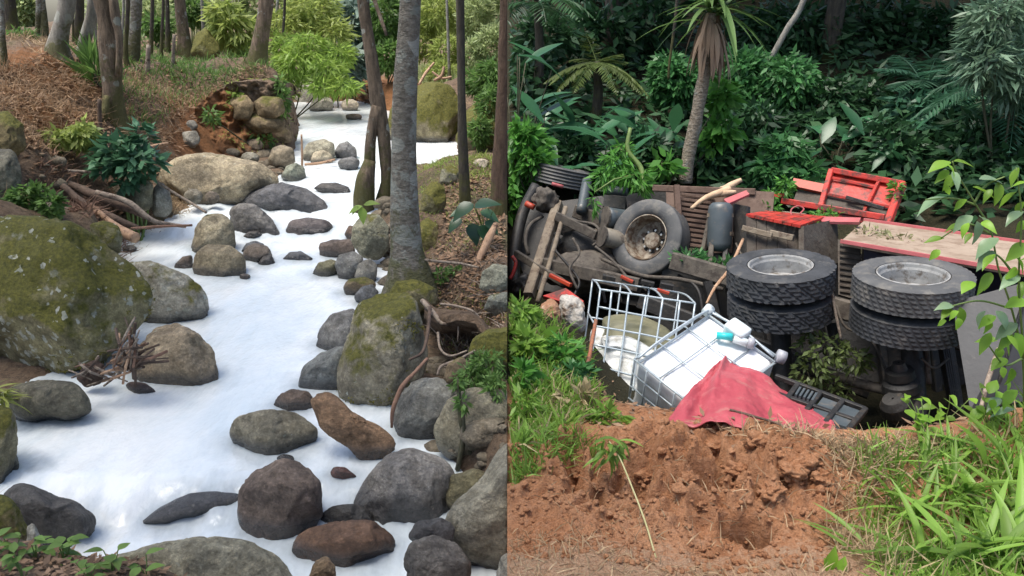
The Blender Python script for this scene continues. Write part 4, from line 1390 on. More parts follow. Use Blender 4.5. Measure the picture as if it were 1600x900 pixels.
pole('fallen_branch', 'thin branch lying across the foot of the pale grey tree', 'branch', [(632, 402, 2, 8.25), (680, 408, 2.4, 8.15), (720, 412, 2.2, 8.1), (748, 418, 1.6, 8.05)], WOOD_GREY)
pole('hanging_root', 'reddish root hanging between the moss capped boulder and the blue grey boulder', 'root', [(668, 560, 2.5, 5.75), (650, 580, 3, 5.65), (628, 605, 4, 5.5), (614, 640, 3.5, 5.42), (612, 668, 2, 5.4)], WOOD_RED)
pole('hanging_root', 'forked grey root crossing the dark cavity', 'root', [(742, 548, 2, 6.0), (716, 562, 2.2, 5.9), (690, 572, 2.5, 5.85), (683, 586, 1.6, 5.8)], WOOD_GREY, group='roots over the bank cavity')
for i, (lab, pts) in enumerate((
        ('thick root curling from the mossy trunk foot to the cavity', [(660, 470, 4, 7.2), (678, 490, 4, 6.9), (692, 506, 3, 6.7), (712, 503, 2.2, 6.7)]),
        ('thin root sagging along the upper edge of the cavity', [(688, 475, 2, 7.0), (712, 478, 2, 6.9), (738, 486, 2, 6.8), (752, 500, 1.5, 6.8)]),
        ('pale root running down the right flank of the moss capped boulder', [(672, 480, 3, 6.9), (668, 520, 3, 6.3), (660, 550, 2.5, 6.0), (640, 562, 2, 5.8)]),
        ('looped root hanging free in the middle of the cavity', [(684, 520, 2, 6.6), (688, 545, 2, 6.3), (704, 556, 2, 6.2), (730, 548, 1.5, 6.2)]),
        ('root dropping straight down in front of the cavity', [(716, 494, 1.5, 6.7), (716, 520, 1.5, 6.6), (715, 534, 1, 6.6)]))):
    pole('hanging_root', lab, 'root', pts, WOOD_GREY if i != 2 else WOOD_DARK, group='roots over the bank cavity')
pole('leaning_post', 'thin dark pole leaning in the upper white water', 'pole', [(467, 196, 2, 19.5), (460, 182, 2.5, 19.7), (452, 164, 2, 19.9)], WOOD_DARK)
pole('upright_stick', 'pale upright stick stuck between the upper pool stones', 'stick', [(472, 262, 1.6, 15), (472, 238, 1.8, 15), (471, 210, 1.4, 15)], WOOD_TAN)
pole('driftwood_stick', 'tan driftwood across the foot of the round cream stone', 'stick', [(476, 257, 2, 14.8), (500, 255, 2.2, 14.9), (524, 249, 1.6, 15)], WOOD_TAN)
for lab, pts in (('bleached branch leaning on the far mossy boulder', [(655, 132, 2, 20), (664, 116, 2.5, 20.2), (678, 98, 1.5, 20.5)]),
                 ('forked bleached branch right of the leaning one', [(678, 126, 2, 20), (690, 118, 2.5, 20), (694, 104, 2, 20)]),
                 ('bleached branch lying over the top of the far mossy boulder', [(675, 112, 1.5, 20.2), (690, 122, 2, 20.2), (706, 120, 1.5, 20.2)])):
    pole('bleached_branch', lab, 'branch', pts, simple_bleach if False else WOOD_TAN, group='bleached branches by the far boulder')

# pile of broken twigs caught between the boulders: each twig a part
tp = empty('twig_pile', PD(190, 590, 6.3), 'heap of broken brown twigs caught between the mossy boulder and the tan boulder', 'twig pile')
for i in range(60):
    a = R.uniform(-.5, 1.0)
    if i < 26:
        c = (R.uniform(186, 214), R.uniform(520, 575)); L = R.uniform(18, 36); an = R.uniform(1.0, 2.0)
    elif i < 44:
        c = (R.uniform(195, 235), R.uniform(545, 580)); L = R.uniform(18, 34); an = R.uniform(-.1, .8)
    else:
        c = (R.uniform(125, 185), R.uniform(568, 600)); L = R.uniform(14, 26); an = R.uniform(-.5, .9)
    D0 = 6.15 + R.uniform(-.15, .15)
    du, dv = L * math.cos(an), -L * math.sin(an)
    V, Fc = tube([PD(c[0] - du, c[1] - dv, D0), PD(c[0] + R.uniform(-4, 4), c[1] + R.uniform(-4, 4), D0 - .05), PD(c[0] + du, c[1] + dv, D0 + R.uniform(-.1, .15))], [r * .0052 for r in R.uniform(1, 2.6, 1).repeat(3)], 6, 5, .2, i)
    build('twig', V, Fc, [WOOD_GREY, WOOD_DARK, WOOD_RED, WOOD_TAN][int(R.choice([0, 0, 1, 1, 2, 3]))], tp)
rock('dark knotted lump of rotten wood at the left of the twig heap', [(118, 590), (130, 570), (150, 560), (164, 572), (160, 596), (136, 602)], (.07, .045, .035), D=6.2, lump=.25, sub=3, name='rotten_wood', cat='wood lump', group=None, land=True)
rock('small brown wet lump of wood afloat below the twig heap', [(193, 602), (204, 596), (226, 598), (246, 610), (236, 616), (206, 612)], (.12, .075, .065), wet=.6, sub=3, name='rotten_wood', cat='wood lump')


# trees added out of view beside and behind the viewer to shade the brook
for i, (x, y, cx_, cy_, lab) in enumerate(((-8.6, 1.0, -4.6, 4.0, 'added spreading tree on the left of the near bank, shading the pool'), (-10.5, 6.5, -5.6, 8.0, 'added spreading tree left of the huge mossy boulder, shading the pool'),
                                           (-6.2, -4.0, -3.8, 0.6, 'added spreading tree behind the near bank, shading the pool'))):
    b = drop_to(np.array([x, y, 0]), 'L')
    o = empty('tree', b, lab, 'tree', 'added shade trees round the pool')
    V, Fc = tube([b - np.array([0, 0, .3]), b + np.array([.1, 0, 3.5]), np.array([(x + cx_) / 2, (y + cy_) / 2, 6.5]), np.array([cx_, cy_, 8.5])], [.26, .2, .16, .08], 12, 16, .12)
    build('trunk', V, Fc, BARK_GREY, o, 'L', smooth=True)
    bl = [(np.array([cx_ + dx, cy_ + dy, 8.6 + dz]), np.array([2.0, 2.0, 1.1]), 1) for dx, dy, dz in ((0, 0, .5), (-1.6, .6, 0), (1.6, -.4, .1), (.3, 1.8, .1), (-.3, -1.8, -.1))]
    V, Fq = leaf_cloud(bl, 950, .42, .22, R, .3, .15, flat=.6)
    q = build('crown', V, Fq, G_MID, o, 'L', rnd=R.random(len(Fq)), cut=False); q['kind'] = 'stuff'


# ---- litter and dry grass on the brook banks
def scatter(poly_px, n, sd, g, Dpts=None):
    """n spots on the land inside the plan polygon that the pixel polygon marks out"""
    pl = np.array([hit(u, v, sd)[:2] for u, v in poly_px])
    lo, hi = pl.min(0), pl.max(0)
    out = []
    k = 0
    while k < n:
        q = np.column_stack([g.uniform(lo[0], hi[0], 4 * n), lo[1] + (hi[1] - lo[1]) * g.random(4 * n) ** 1.25])
        q = q[poly_sd(q, pl) < 0]
        out.append(q); k += len(q)
        if len(q) == 0: break
    q = np.vstack(out)[:n]
    z = (h_left if sd == 'L' else h_right)(q)
    return np.column_stack([q, z])


def blades(P, L, Wd, g, mat, name, label, sd, lean=.5, upz=1.0, kind='stuff', curve=.4, direc=None):
    n = len(P)
    A = g.normal(size=(n, 3)) * lean
    A[:, 2] = np.abs(A[:, 2]) + upz
    if direc is not None: A += np.asarray(direc)
    A /= np.linalg.norm(A, axis=1, keepdims=True)
    S = np.cross(A, g.normal(size=(n, 3)))
    S /= np.linalg.norm(S, axis=1, keepdims=True)
    l = (L * g.uniform(.5, 1.3, n))[:, None]
    B = np.cross(S, A) * g.uniform(-1, 1, (n, 1))
    B[:, 2] -= .6
    ww = Wd * g.uniform(.6, 1.3, (n, 1))
    p1 = P + A * l * .5 + B * l * curve * .2
    p2 = P + A * l + B * l * curve
    V = np.stack([P - S * ww * .5, P + S * ww * .5, p1 - S * ww * .45, p1 + S * ww * .45, p2 - S * ww * .1, p2 + S * ww * .1], 1).reshape(-1, 3)
    b = np.arange(n)[:, None] * 6
    Fq = np.concatenate([b + np.array([0, 1, 3, 2]), b + np.array([2, 3, 5, 4])], 0)
    rn = g.random(n)
    o = build(name, V, Fq, mat, sd=sd, rnd=np.r_[rn, rn], cut=False, org=np.zeros(3))
    return tag(o, label, None, None, kind)


def flakes(P, L, Wd, g, mat, name, label, sd, lift=.015):
    n = len(P)
    A = g.normal(size=(n, 3)); A[:, 2] *= .25
    N = g.normal(size=(n, 3)) * .35; N[:, 2] += 1
    sz = g.uniform(.5, 1.4, n)
    V, Fq = leaf_quads(P + np.array([0, 0, lift]), A, N, L * sz, Wd * sz)
    o = build(name, V, Fq, mat, sd=sd, rnd=g.random(n), cut=False, org=np.zeros(3))
    return tag(o, label, None, None, 'stuff')


SLOPE = [(0, 110), (60, 95), (130, 110), (165, 190), (150, 215), (60, 235), (0, 215)]
BSTRAW = leaf_mat('bank_straw', (.32, .225, .145), .5, .15, .8)
flakes(scatter(SLOPE, 1500, 'L', R), .10, .04, R, LITTER, 'leaf_litter', 'brown leaves on the earth slope', 'L')
blades(scatter(SLOPE, 2700, 'L', R), .30, .010, R, BSTRAW, 'dry_grass', 'dry straw coloured grass hanging down the earth slope', 'L', .45, .35, direc=[.15, -.55, -.2])
MIDB = [(170, 195), (200, 110), (400, 105), (430, 125), (340, 150), (300, 180), (250, 240), (190, 230)]
blades(scatter(MIDB, 2600, 'L', R), .20, .010, R, BSTRAW, 'dry_grass', 'flattened dry grass over the bank top', 'L', .9, .2)
blades(scatter([(180, 110), (400, 100), (430, 125), (300, 170), (200, 220)], 1500, 'L', R), .22, .014, R, G_MID, 'grass', 'thin green grass among the straw on the bank top', 'L', .4, .8)
RB = [(690, 280), (790, 262), (792, 480), (690, 470), (660, 420), (690, 380)]
RB2 = [(660, 440), (792, 470), (792, 640), (740, 600), (700, 560), (668, 480)]
flakes(scatter(RB2, 1500, 'L', R), .06, .025, R, LITTER, 'leaf_litter', 'brown dead leaves round the root cavity', 'L')
blades(scatter(RB2, 520, 'L', R), .30, .010, R, WOOD_GREY, 'twig_litter', 'roots and twigs hanging round the cavity', 'L', .8, -.05)
blades(scatter(RB2, 1100, 'L', R), .05, .010, R, G_YELLOW, 'moss', 'moss tufts round the root cavity', 'L', .5, .6)
flakes(scatter(RB, 3800, 'L', R), .075, .03, R, LITTER, 'leaf_litter', 'brown dead leaves on the right bank', 'L')
blades(scatter(RB, 900, 'L', R), .16, .006, R, WOOD_GREY, 'twig_litter', 'thin dry twigs over the right bank', 'L', 1.0, .15)
blades(scatter([(650, 262), (790, 245), (790, 275), (700, 290)], 900, 'L', R), .14, .014, R, G_YELLOW, 'grass', 'yellow green moss and grass along the top of the right bank', 'L', .5, .6)
flakes(scatter([(0, 100), (130, 100), (200, 110), (400, 100), (420, 130), (300, 190), (250, 300), (60, 330), (0, 250)], 4200, 'L', R), .10, .035, R, LITTER, 'leaf_litter', 'brown dead leaves over the left bank', 'L')
flakes(scatter([(-10, 850), (120, 868), (250, 892), (320, 930), (100, 1000), (-60, 980)], 900, 'L', R), .05, .022, R, LITTER, 'leaf_litter', 'red brown dead leaves on the near bank', 'L')
blades(scatter([(60, 262), (230, 270), (250, 345), (140, 345), (70, 320)], 1500, 'L', R), .30, .012, R, WOOD_RED, 'twig_litter', 'tangled dark twigs and bark in the driftwood', 'L', 1.0, .25)
blades(scatter([(230, 300), (290, 290), (300, 340), (250, 345)], 350, 'L', R), .28, .010, R, STRAW, 'dry_grass', 'dry stalks by the lichen white stone', 'L', 1.0, .2)
flakes(scatter([(470, 140), (590, 120), (600, 165), (480, 160)], 900, 'L', R), .22, .08, R, LITTER, 'leaf_litter', 'reddish dead leaves on the far clay bank', 'L')

# ---- green things of the brook view
LB = 'bushes beyond the brook'
for lab, bl, n, L, W_, m, cl, dr in (
        ('bright feathery green bush hanging low over the far white water', [(468, 98, 36, 22, 21.5), (508, 112, 28, 18, 21.2), (534, 134, 26, 12, 20.8), (452, 128, 16, 18, 21.5), (480, 72, 30, 20, 22), (440, 80, 14, 26, 22.5), (530, 85, 22, 16, 22), (500, 135, 18, 10, 20.6)], 4600, .26, .05, G_BRIGHT, 16, .6),
        ('sunlit yellow green bush above the feathery bush', [(450, 40, 36, 26, 24), (490, 20, 40, 30, 24.5), (520, 55, 26, 24, 24)], 3200, .26, .06, G_YELLOW, 15, .5),
        ('yellow green long leaved bush left of the leaning cliff tree', [(368, 45, 30, 22, 23), (388, 76, 18, 14, 23), (350, 22, 24, 20, 23)], 1100, .40, .08, G_YELLOW, 10, .8),
        ('mid green bush between the forked tree and the pale grey tree', [(602, 30, 22, 40, 25), (606, 88, 18, 22, 24)], 1800, .24, .08, G_MID, 12, .4),
        ('light yellow green fine leaved bush right of the pale grey tree', [(685, 20, 34, 34, 26), (698, 80, 26, 26, 25), (664, 60, 18, 34, 26), (690, 110, 26, 14, 24)], 5200, .19, .05, G_YELLOW, 16, .3),
        ('pale green fine leaved bush right of the thin dark tree', [(745, 30, 26, 40, 24), (770, 75, 24, 34, 22), (740, 90, 16, 26, 22)], 4200, .20, .05, G_PALE, 14, .3),
        ('mid green grassy bush behind the red brown tree', [(770, 125, 22, 30, 18.5), (748, 128, 18, 18, 19)], 1700, .22, .045, G_MID, 12, .3)):
    bush('bush', lab, 'bush', [pxblob(*b) for b in bl], n, L, W_, m, 'L', LB, dr, 4, clump=cl, shell=.3)
bush('tree', 'silvery blue green tree behind the brown forked tree', 'tree', [pxblob(553, 30, 24, 40, 26), pxblob(548, 100, 22, 26, 25), pxblob(566, 65, 18, 24, 26)], 1500, .46, .17, G_SILVER, 'L', LB, .45, 3, part='crown', clump=9)
bush('shrub', 'small green shrub growing on the mossy rock bank', 'shrub', [pxblob(768, 165, 22, 30, 16), pxblob(750, 205, 16, 22, 15.5)], 1900, .14, .04, G_MID, 'L', LB, .3, 3, clump=12)
bush('bush', 'pale sunlit bush seen between the black trunk and the bright gap', 'bush', [pxblob(40, 18, 16, 36, 27)], 1700, .24, .09, G_PALE, 'L', LB, .3, 3)
bush('bush', 'pale green thicket behind the stout brown tree', 'bush', [pxblob(180, 20, 36, 36, 30), pxblob(240, 25, 34, 34, 29), pxblob(225, 58, 30, 16, 27)], 3600, .28, .07, G_PALE, 'L', LB, .4, 4, clump=12)
bush('bush', 'green bush behind the dark brown flared tree', 'bush', [pxblob(302, 18, 24, 22, 26), pxblob(245, 42, 20, 16, 24)], 1300, .26, .09, G_MID, 'L', LB, .5, 3, clump=10)
bush('bush', 'sunlit low bush on the far slope under the bamboo', 'bush', [pxblob(340, 75, 34, 14, 27), pxblob(385, 92, 20, 8, 23)], 1900, .20, .07, G_PALE, 'L', LB, .3, 2)
for i, (u, v, ru, rv, D, m, lb) in enumerate(((215, -10, 70, 75, 42, G_PALE, 'tall pale tree far behind the stout brown tree'), (320, 0, 70, 80, 44, G_PALE, 'tall pale tree far behind the bamboo stems'),
                                              (420, 15, 70, 80, 43, G_PALE, 'tall pale tree far behind the leaning cliff tree'), (520, 30, 70, 80, 42, G_YELLOW, 'tall yellow green tree far behind the feathery bush'),
                                              (620, 30, 70, 85, 41, G_PALE, 'tall pale tree far behind the pale grey trunk'), (715, 20, 70, 95, 40, G_YELLOW, 'tall yellow green tree far behind the thin dark tree'), (775, 40, 40, 95, 36, G_PALE, 'tall pale green tree far behind the red brown tree'))):
    bush('tree', lb, 'tree', [pxblob(u, v, ru, rv, D, 2.2), pxblob(u - ru * .5, v + rv * .6, ru * .6, rv * .5, D, 2), pxblob(u + ru * .4, v + rv * .7, ru * .6, rv * .5, D, 2)], 4600, .52, .20, m, 'L', 'far trees beyond the brook', .3, 4, part='crown', clump=12, stem_mat=BARK_GREY, sr=.10)
for lab, u, vb, vt, r, D_, du in (('slim pale stem left of the bright feathery bush', 428, 70, -5, 2.2, 24, 6), ('slim grey stem behind the bamboo', 318, 62, -5, 2.4, 25, -3), ('slim dark stem between the stout tree and the mottled tree', 196, 84, -5, 3.2, 16.4, 4), ('slim dark stem right of the mottled grey tree', 236, 88, -5, 3, 18.5, 2), ('slim pale stem left of the stout brown tree', 150, 86, -5, 2.6, 16, -3), ('slim dark stem right of the leaning cliff tree', 440, 100, -5, 2.2, 23, 5), ('slim green stem among the fine leaved bushes', 702, 110, -5, 2.2, 22, -4), ('slim grey stem left of the dark flared tree', 252, 84, -5, 2.4, 20, 3)):
    tree(lab, [(u, vb, r * 1.2), (u + du * .5, (vb + vt) / 2, r), (u + du, vt, r)], BARK_DARK if 'dark' in lab else BARK_PALE, 7, 1.2, .06, group='thin stems behind the bank', base=D_)
blades(scatter([(180, 62), (430, 62), (430, 112), (200, 112)], 3800, 'L', R), .26, .02, R, G_MID, 'grass', 'green ground cover under the trees of the bank', 'L', .6, .6)
blades(scatter([(0, 60), (60, 50), (200, 70), (180, 110), (60, 100)], 1500, 'L', R), .22, .014, R, STRAW, 'dry_grass', 'straw under the trees at the top of the slope', 'L', .9, .3)
flakes(scatter([(180, 60), (430, 60), (440, 128), (200, 120)], 2600, 'L', R), .13, .05, R, LITTER, 'leaf_litter', 'fallen leaves under the trees of the bank', 'L')
blades(scatter([(640, 110), (790, 100), (790, 140), (650, 130)], 2200, 'L', R), .45, .03, R, G_PALE, 'grass', 'tall pale grass behind the far mossy boulder', 'L', .5, .9)
blades(scatter([(298, 168), (345, 140), (440, 128), (452, 140), (400, 134), (340, 152), (305, 190)], 900, 'L', R), .28, .012, R, STRAW, 'dry_grass', 'straw and rootlets hanging over the edge of the earth cliff', 'L', .8, -.1, direc=[0, -.7, -.2])
blades(scatter([(655, 268), (790, 258), (785, 335), (740, 400), (650, 400)], 1500, 'L', R), .07, .012, R, G_YELLOW, 'moss', 'short moss tufts on the right bank', 'L', .6, .5)
cw = Vc.reshape(-1, 3)[(R.random(na * nb) < .16)]
cw = cw[(fbm(cw * 1.6, 3, 71) > -.05) & (cw[:, 0] > PD(350, 200, 15.8)[0])]
blades(cw, .09, .02, R, G_YELLOW, 'moss', 'moss and ferns on the face of the earth cliff', 'L', .6, .1, direc=[0, -.5, 0])
# the same cover carried on beyond the left border
OUT = [(-420, 60), (0, 100), (0, 330), (-60, 420), (-60, 640), (-60, 900), (-420, 900)]
g2 = np.random.default_rng(77)
blades(scatter(OUT, 1800, 'L', g2), .26, .012, g2, BSTRAW, 'dry_grass', 'dry grass carrying on left of the boulder', 'L', .8, .3)
flakes(scatter(OUT, 2600, 'L', g2), .09, .035, g2, LITTER, 'leaf_litter', 'dead leaves carrying on left of the boulder', 'L')
blades(scatter(OUT, 900, 'L', g2), .22, .02, g2, G_MID, 'grass', 'green tufts carrying on left of the boulder', 'L', .6, .7)
# raised moss on the two big boulders
for key, n_, mt in (('huge mossy boulder with', 5200, G_YELLOW), ('big moss capped boulder', 1500, G_YELLOW)):
    ro_ = [q for q in bpy.data.objects if q.get('label', '').startswith(key)][0]
    mm_ = ro_.data
    vv = np.zeros(len(mm_.vertices) * 3); mm_.vertices.foreach_get('co', vv)
    nn = np.zeros(len(mm_.vertices) * 3); mm_.vertices.foreach_get('normal', nn)
    vv, nn = vv.reshape(-1, 3) + np.array(ro_.location), nn.reshape(-1, 3)
    sc_ = nn[:, 2] * .55 + .75 * fbm(vv * 3.2, 4, 91) + .3 * fbm(vv * 14, 2, 95)
    ok = np.where(sc_ > .50)[0]
    pk = ok[R.integers(0, len(ok), n_)]
    q = blades(vv[pk] + R.normal(size=(n_, 3)) * .012, .028, .009, R, leaf_mat('moss_tuft', (.13, .125, .022), .6, .2, .9), 'moss', None, 'L', .9, .3)
    q.parent = ro_; q.location = -np.array(ro_.location)
# gravel where the stones meet the shores
V0_, F0_ = ICO[2]
gv, gf, of = [], [], 0
pp = np.vstack([scatter([(550, 400), (590, 330), (640, 330), (640, 470), (600, 470)], 130, 'L', R), scatter([(620, 600), (700, 560), (790, 640), (790, 800), (720, 760)], 90, 'L', R), scatter([(250, 300), (330, 322), (430, 300), (450, 235), (380, 235), (260, 260)], 160, 'L', R), scatter([(60, 250), (250, 280), (280, 340), (190, 350), (60, 330)], 90, 'L', R)])
for q in pp:
    s_ = R.uniform(.025, .055) * (2.6 if R.random() < .22 else 1) * (1.4 if q[1] > 11 else 1)
    gv.append(V0_ * (1 + .25 * fbm(V0_ * 1.5 + q * 7, 2, 2)[:, None]) * np.array([1.2, 1, .7]) * s_ + q); gf.append(F0_ + of); of += len(V0_)
o = build('gravel', np.vstack(gv), np.vstack(gf), ROCK, sd='L', smooth=True, cut=False, org=np.zeros(3))
o.color = (.19, .165, .125, 1); o['moss'] = .15; o['lichen'] = .2; o['wet'] = 0.0; o['waterline'] = -5.0
tag(o, 'gravel and small stones along the shores', None, None, 'stuff')
# bamboo: each culm a part
bb = empty('bamboo_clump', drop_to(PD(325, 78, 27), 'L'), 'clump of thin pale yellow bamboo stems behind the shadowed boulder', 'bamboo')
BAMB = simple_mat('bamboo_culm', (.33, .33, .17), (.45, .43, .26), 8, .6, .003)
for i in range(26):
    u = 296 + 2.6 * i + R.uniform(-2, 2)
    b = drop_to(PD(u, 78, 27 + R.uniform(-1, 1)), 'L')
    tp_ = PD(u + (u - 325) * .35 + R.uniform(-6, 6), -25, b[1])
    V, Fc = tube([b, (b + tp_) / 2 + R.normal(size=3) * .05, tp_], [.032, .028, .02], 6, 7)
    build('culm', V, Fc, BAMB, bb, 'L', smooth=True)

bush('fern_bush', 'yellow green drooping shrub left of the black stake', 'shrub', [pxblob(92, 216, 24, 16, 11.2), pxblob(130, 210, 22, 20, 11.3), pxblob(75, 212, 10, 10, 11.2)], 1000, .13, .05, G_YELLOW, 'L', None, .9, 4, clump=9)
bush('broadleaf_shrub', 'blue green broad leaved shrub above the driftwood', 'shrub', [pxblob(185, 232, 36, 18, 11.3), pxblob(215, 250, 34, 22, 11.2), pxblob(170, 255, 26, 16, 11.1), pxblob(222, 212, 12, 22, 11.4), pxblob(200, 280, 16, 14, 11.1)], 620, .20, .095, G_BLUE, 'L', None, .25, 7, clump=7, flat=.7, stem_mat=STEM_G)
bush('nettle_patch', 'low bright nettle like plant on top of the huge mossy boulder', 'plant', [pxblob(45, 308, 30, 20, 9.0), pxblob(80, 320, 18, 16, 8.9), pxblob(20, 320, 16, 12, 8.9)], 900, .085, .055, G_MID, 'L', None, .3, 5, clump=7, flat=.7, stem_mat=STEM_G)
bush('weed', 'thin green weed by the trees at the top of the slope', 'plant', [pxblob(35, 52, 18, 5, 17)], 260, .14, .04, G_MID, 'L', None, .2, 3)
bush('palm_seedling', 'green sword leaved seedling between the scaly tree and the stout brown tree', 'plant', [pxblob(150, 115, 10, 26, 13.8)], 120, .5, .06, G_MID, 'L', None, -1.2, 3, flat=.2)
bush('weed', 'small leafy weed under the overhang of the earth cliff', 'plant', [pxblob(370, 155, 10, 14, 16.2)], 130, .14, .07, G_BRIGHT, 'L', None, .5, 3)
bush('weed', 'green creeper hanging on the front of the earth cliff', 'plant', [pxblob(408, 212, 14, 14, 16.1), pxblob(440, 150, 8, 30, 16.6), pxblob(330, 180, 10, 12, 15.2)], 420, .14, .06, G_MID, 'L', None, .6, 3)
bush('fern', 'dark fern and moss hanging over the right bank boulders', 'fern', [pxblob(760, 570, 26, 24, 5.6), pxblob(775, 610, 22, 26, 5.3), pxblob(735, 585, 18, 14, 5.5)], 1500, .065, .018, G_MID, 'L', None, .5, 4, clump=9)
bush('weed', 'small bright weed at the foot of the pale grey tree', 'plant', [pxblob(690, 432, 14, 8, 8.3), pxblob(714, 424, 10, 6, 8.3)], 260, .07, .03, G_MID, 'L', None, .3, 3)
bush('weed', 'small weed on the mossy boulder by the ferns', 'plant', [pxblob(715, 595, 8, 12, 5.2), pxblob(722, 630, 8, 10, 5.0)], 120, .06, .025, G_MID, 'L', None, .5, 3)

# plants whose leaves can be told apart: every leaf an object
M_HEART = big_leaf_mesh('heart_leaf', G_DARK, HEART, .3, .15)
M_OVATE = big_leaf_mesh('ovate_leaf', G_BRIGHT, OVATE, .25, .2)
M_OVATE_P = big_leaf_mesh('ovate_leaf_pale', leaf_mat('seedling_leaf', (.17, .29, .07), .4, .4), OVATE, .25, .2)
hp = empty('heart_leaf_plant', hit(758, 372, 'L'), 'dark glossy plant with heart shaped leaves below the red brown tree', 'plant')
for u, v, du, dv, L in ((738, 318, -18, 12, .30), (742, 322, 22, -6, .30), (752, 330, 26, 10, .24), (720, 342, -14, 12, .22), (736, 350, 8, 22, .26), (752, 352, 10, 20, .24), (770, 330, 18, 14, .28), (765, 315, 20, 4, .22), (728, 330, -16, 2, .2), (760, 345, 14, 12, .2)):
    b = PD(u, v, 8.7 + R.uniform(-.1, .1))
    put_leaf(hp, M_HEART, b, RT * du + UPV * (-dv) - FWD * 8, UPV * .8 - FWD * .7, L, L * .8, 'L')
    V, Fc = tube([np.array(hp.location), (b + np.array(hp.location)) / 2 + np.array([0, 0, .04]), b], [.008, .006, .004], 5, 6)
    build('leaf_stalk', V, Fc, STEM_G, hp, 'L', smooth=True)
hp = empty('sapling', hit(577, 352, 'L'), 'little three leaved sapling in front of the forked tree', 'plant')
for u, v, du, dv, L in ((566, 322, -20, 8, .2), (568, 320, 18, -4, .22), (566, 324, 2, 20, .22), (560, 322, -12, 14, .14)):
    b = PD(u, v, 9.9)
    put_leaf(hp, M_OVATE, b, RT * du + UPV * (-dv) - FWD * 6, UPV * .8 - FWD * .7, L, L * .9, 'L')
V, Fc = tube([np.array(hp.location), PD(566, 322, 9.9)], .007, 5); build('stem', V, Fc, STEM_G, hp, 'L')
for k, (u, v, D, n, s, lab) in enumerate(((18, 862, 3.35, 9, .075, 'pale green seedling at the left corner of the near bank'), (55, 868, 3.3, 8, .07, 'pale seedling in front of the small upright stone'), (100, 870, 3.3, 11, .085, 'largest pale seedling in the middle of the near bank'),
                                          (35, 895, 3.15, 7, .07, 'pale seedling low in the corner of the near bank'), (175, 888, 3.22, 9, .075, 'pale seedling beside the broad lichened boulder'), (228, 893, 3.16, 4, .09, 'two leaved pale seedling in front of the broad lichened boulder'), (140, 900, 3.12, 6, .06, 'tiny pale seedling at the front of the near bank'))):
    b = hit(u, v + 8, 'L')
    s_ = empty('seedling', b, lab, 'seedling', 'seedlings on the near bank')
    for i in range(n):
        a = R.uniform(0, 6.28); hgt = R.uniform(.03, .13)
        q = b + np.array([R.uniform(-.05, .05), R.uniform(-.04, .04), hgt])
        put_leaf(s_, M_OVATE_P, q, [math.cos(a), math.sin(a), R.uniform(-.1, .5)], [0, 0, 1], s * R.uniform(.7, 1.2), s * R.uniform(.8, 1.2), 'L')
        V, Fc = tube([b, (b + q) / 2 + np.array([.004, 0, 0]), q], .0025, 5, 4); build('stem', V, Fc, STEM_G, s_, 'L')
tf = empty('grass_tuft', PD(-8, 640, 5.7), 'yellow green grass tuft hanging over the left edge of the pool', 'grass tuft')
M_STRAPG = big_leaf_mesh('grass_leaf', leaf_mat('tuft_leaf', (.24, .27, .07), .5, .35), STRAP, .5, .25)
for i in range(46):
    put_leaf(tf, M_STRAPG, PD(R.uniform(-20, 10), R.uniform(610, 632), 5.7 + R.uniform(-.1, .1)), [R.uniform(.2, 1), R.uniform(-.5, .3), R.uniform(-.1, .9)], [0, 0, 1], R.uniform(.12, .22), R.uniform(.15, .3), 'L')
# ------------------------------------------------------------------ the dark forest behind the lorry
def blobsR(*a): return [pxblob(*x) for x in a]


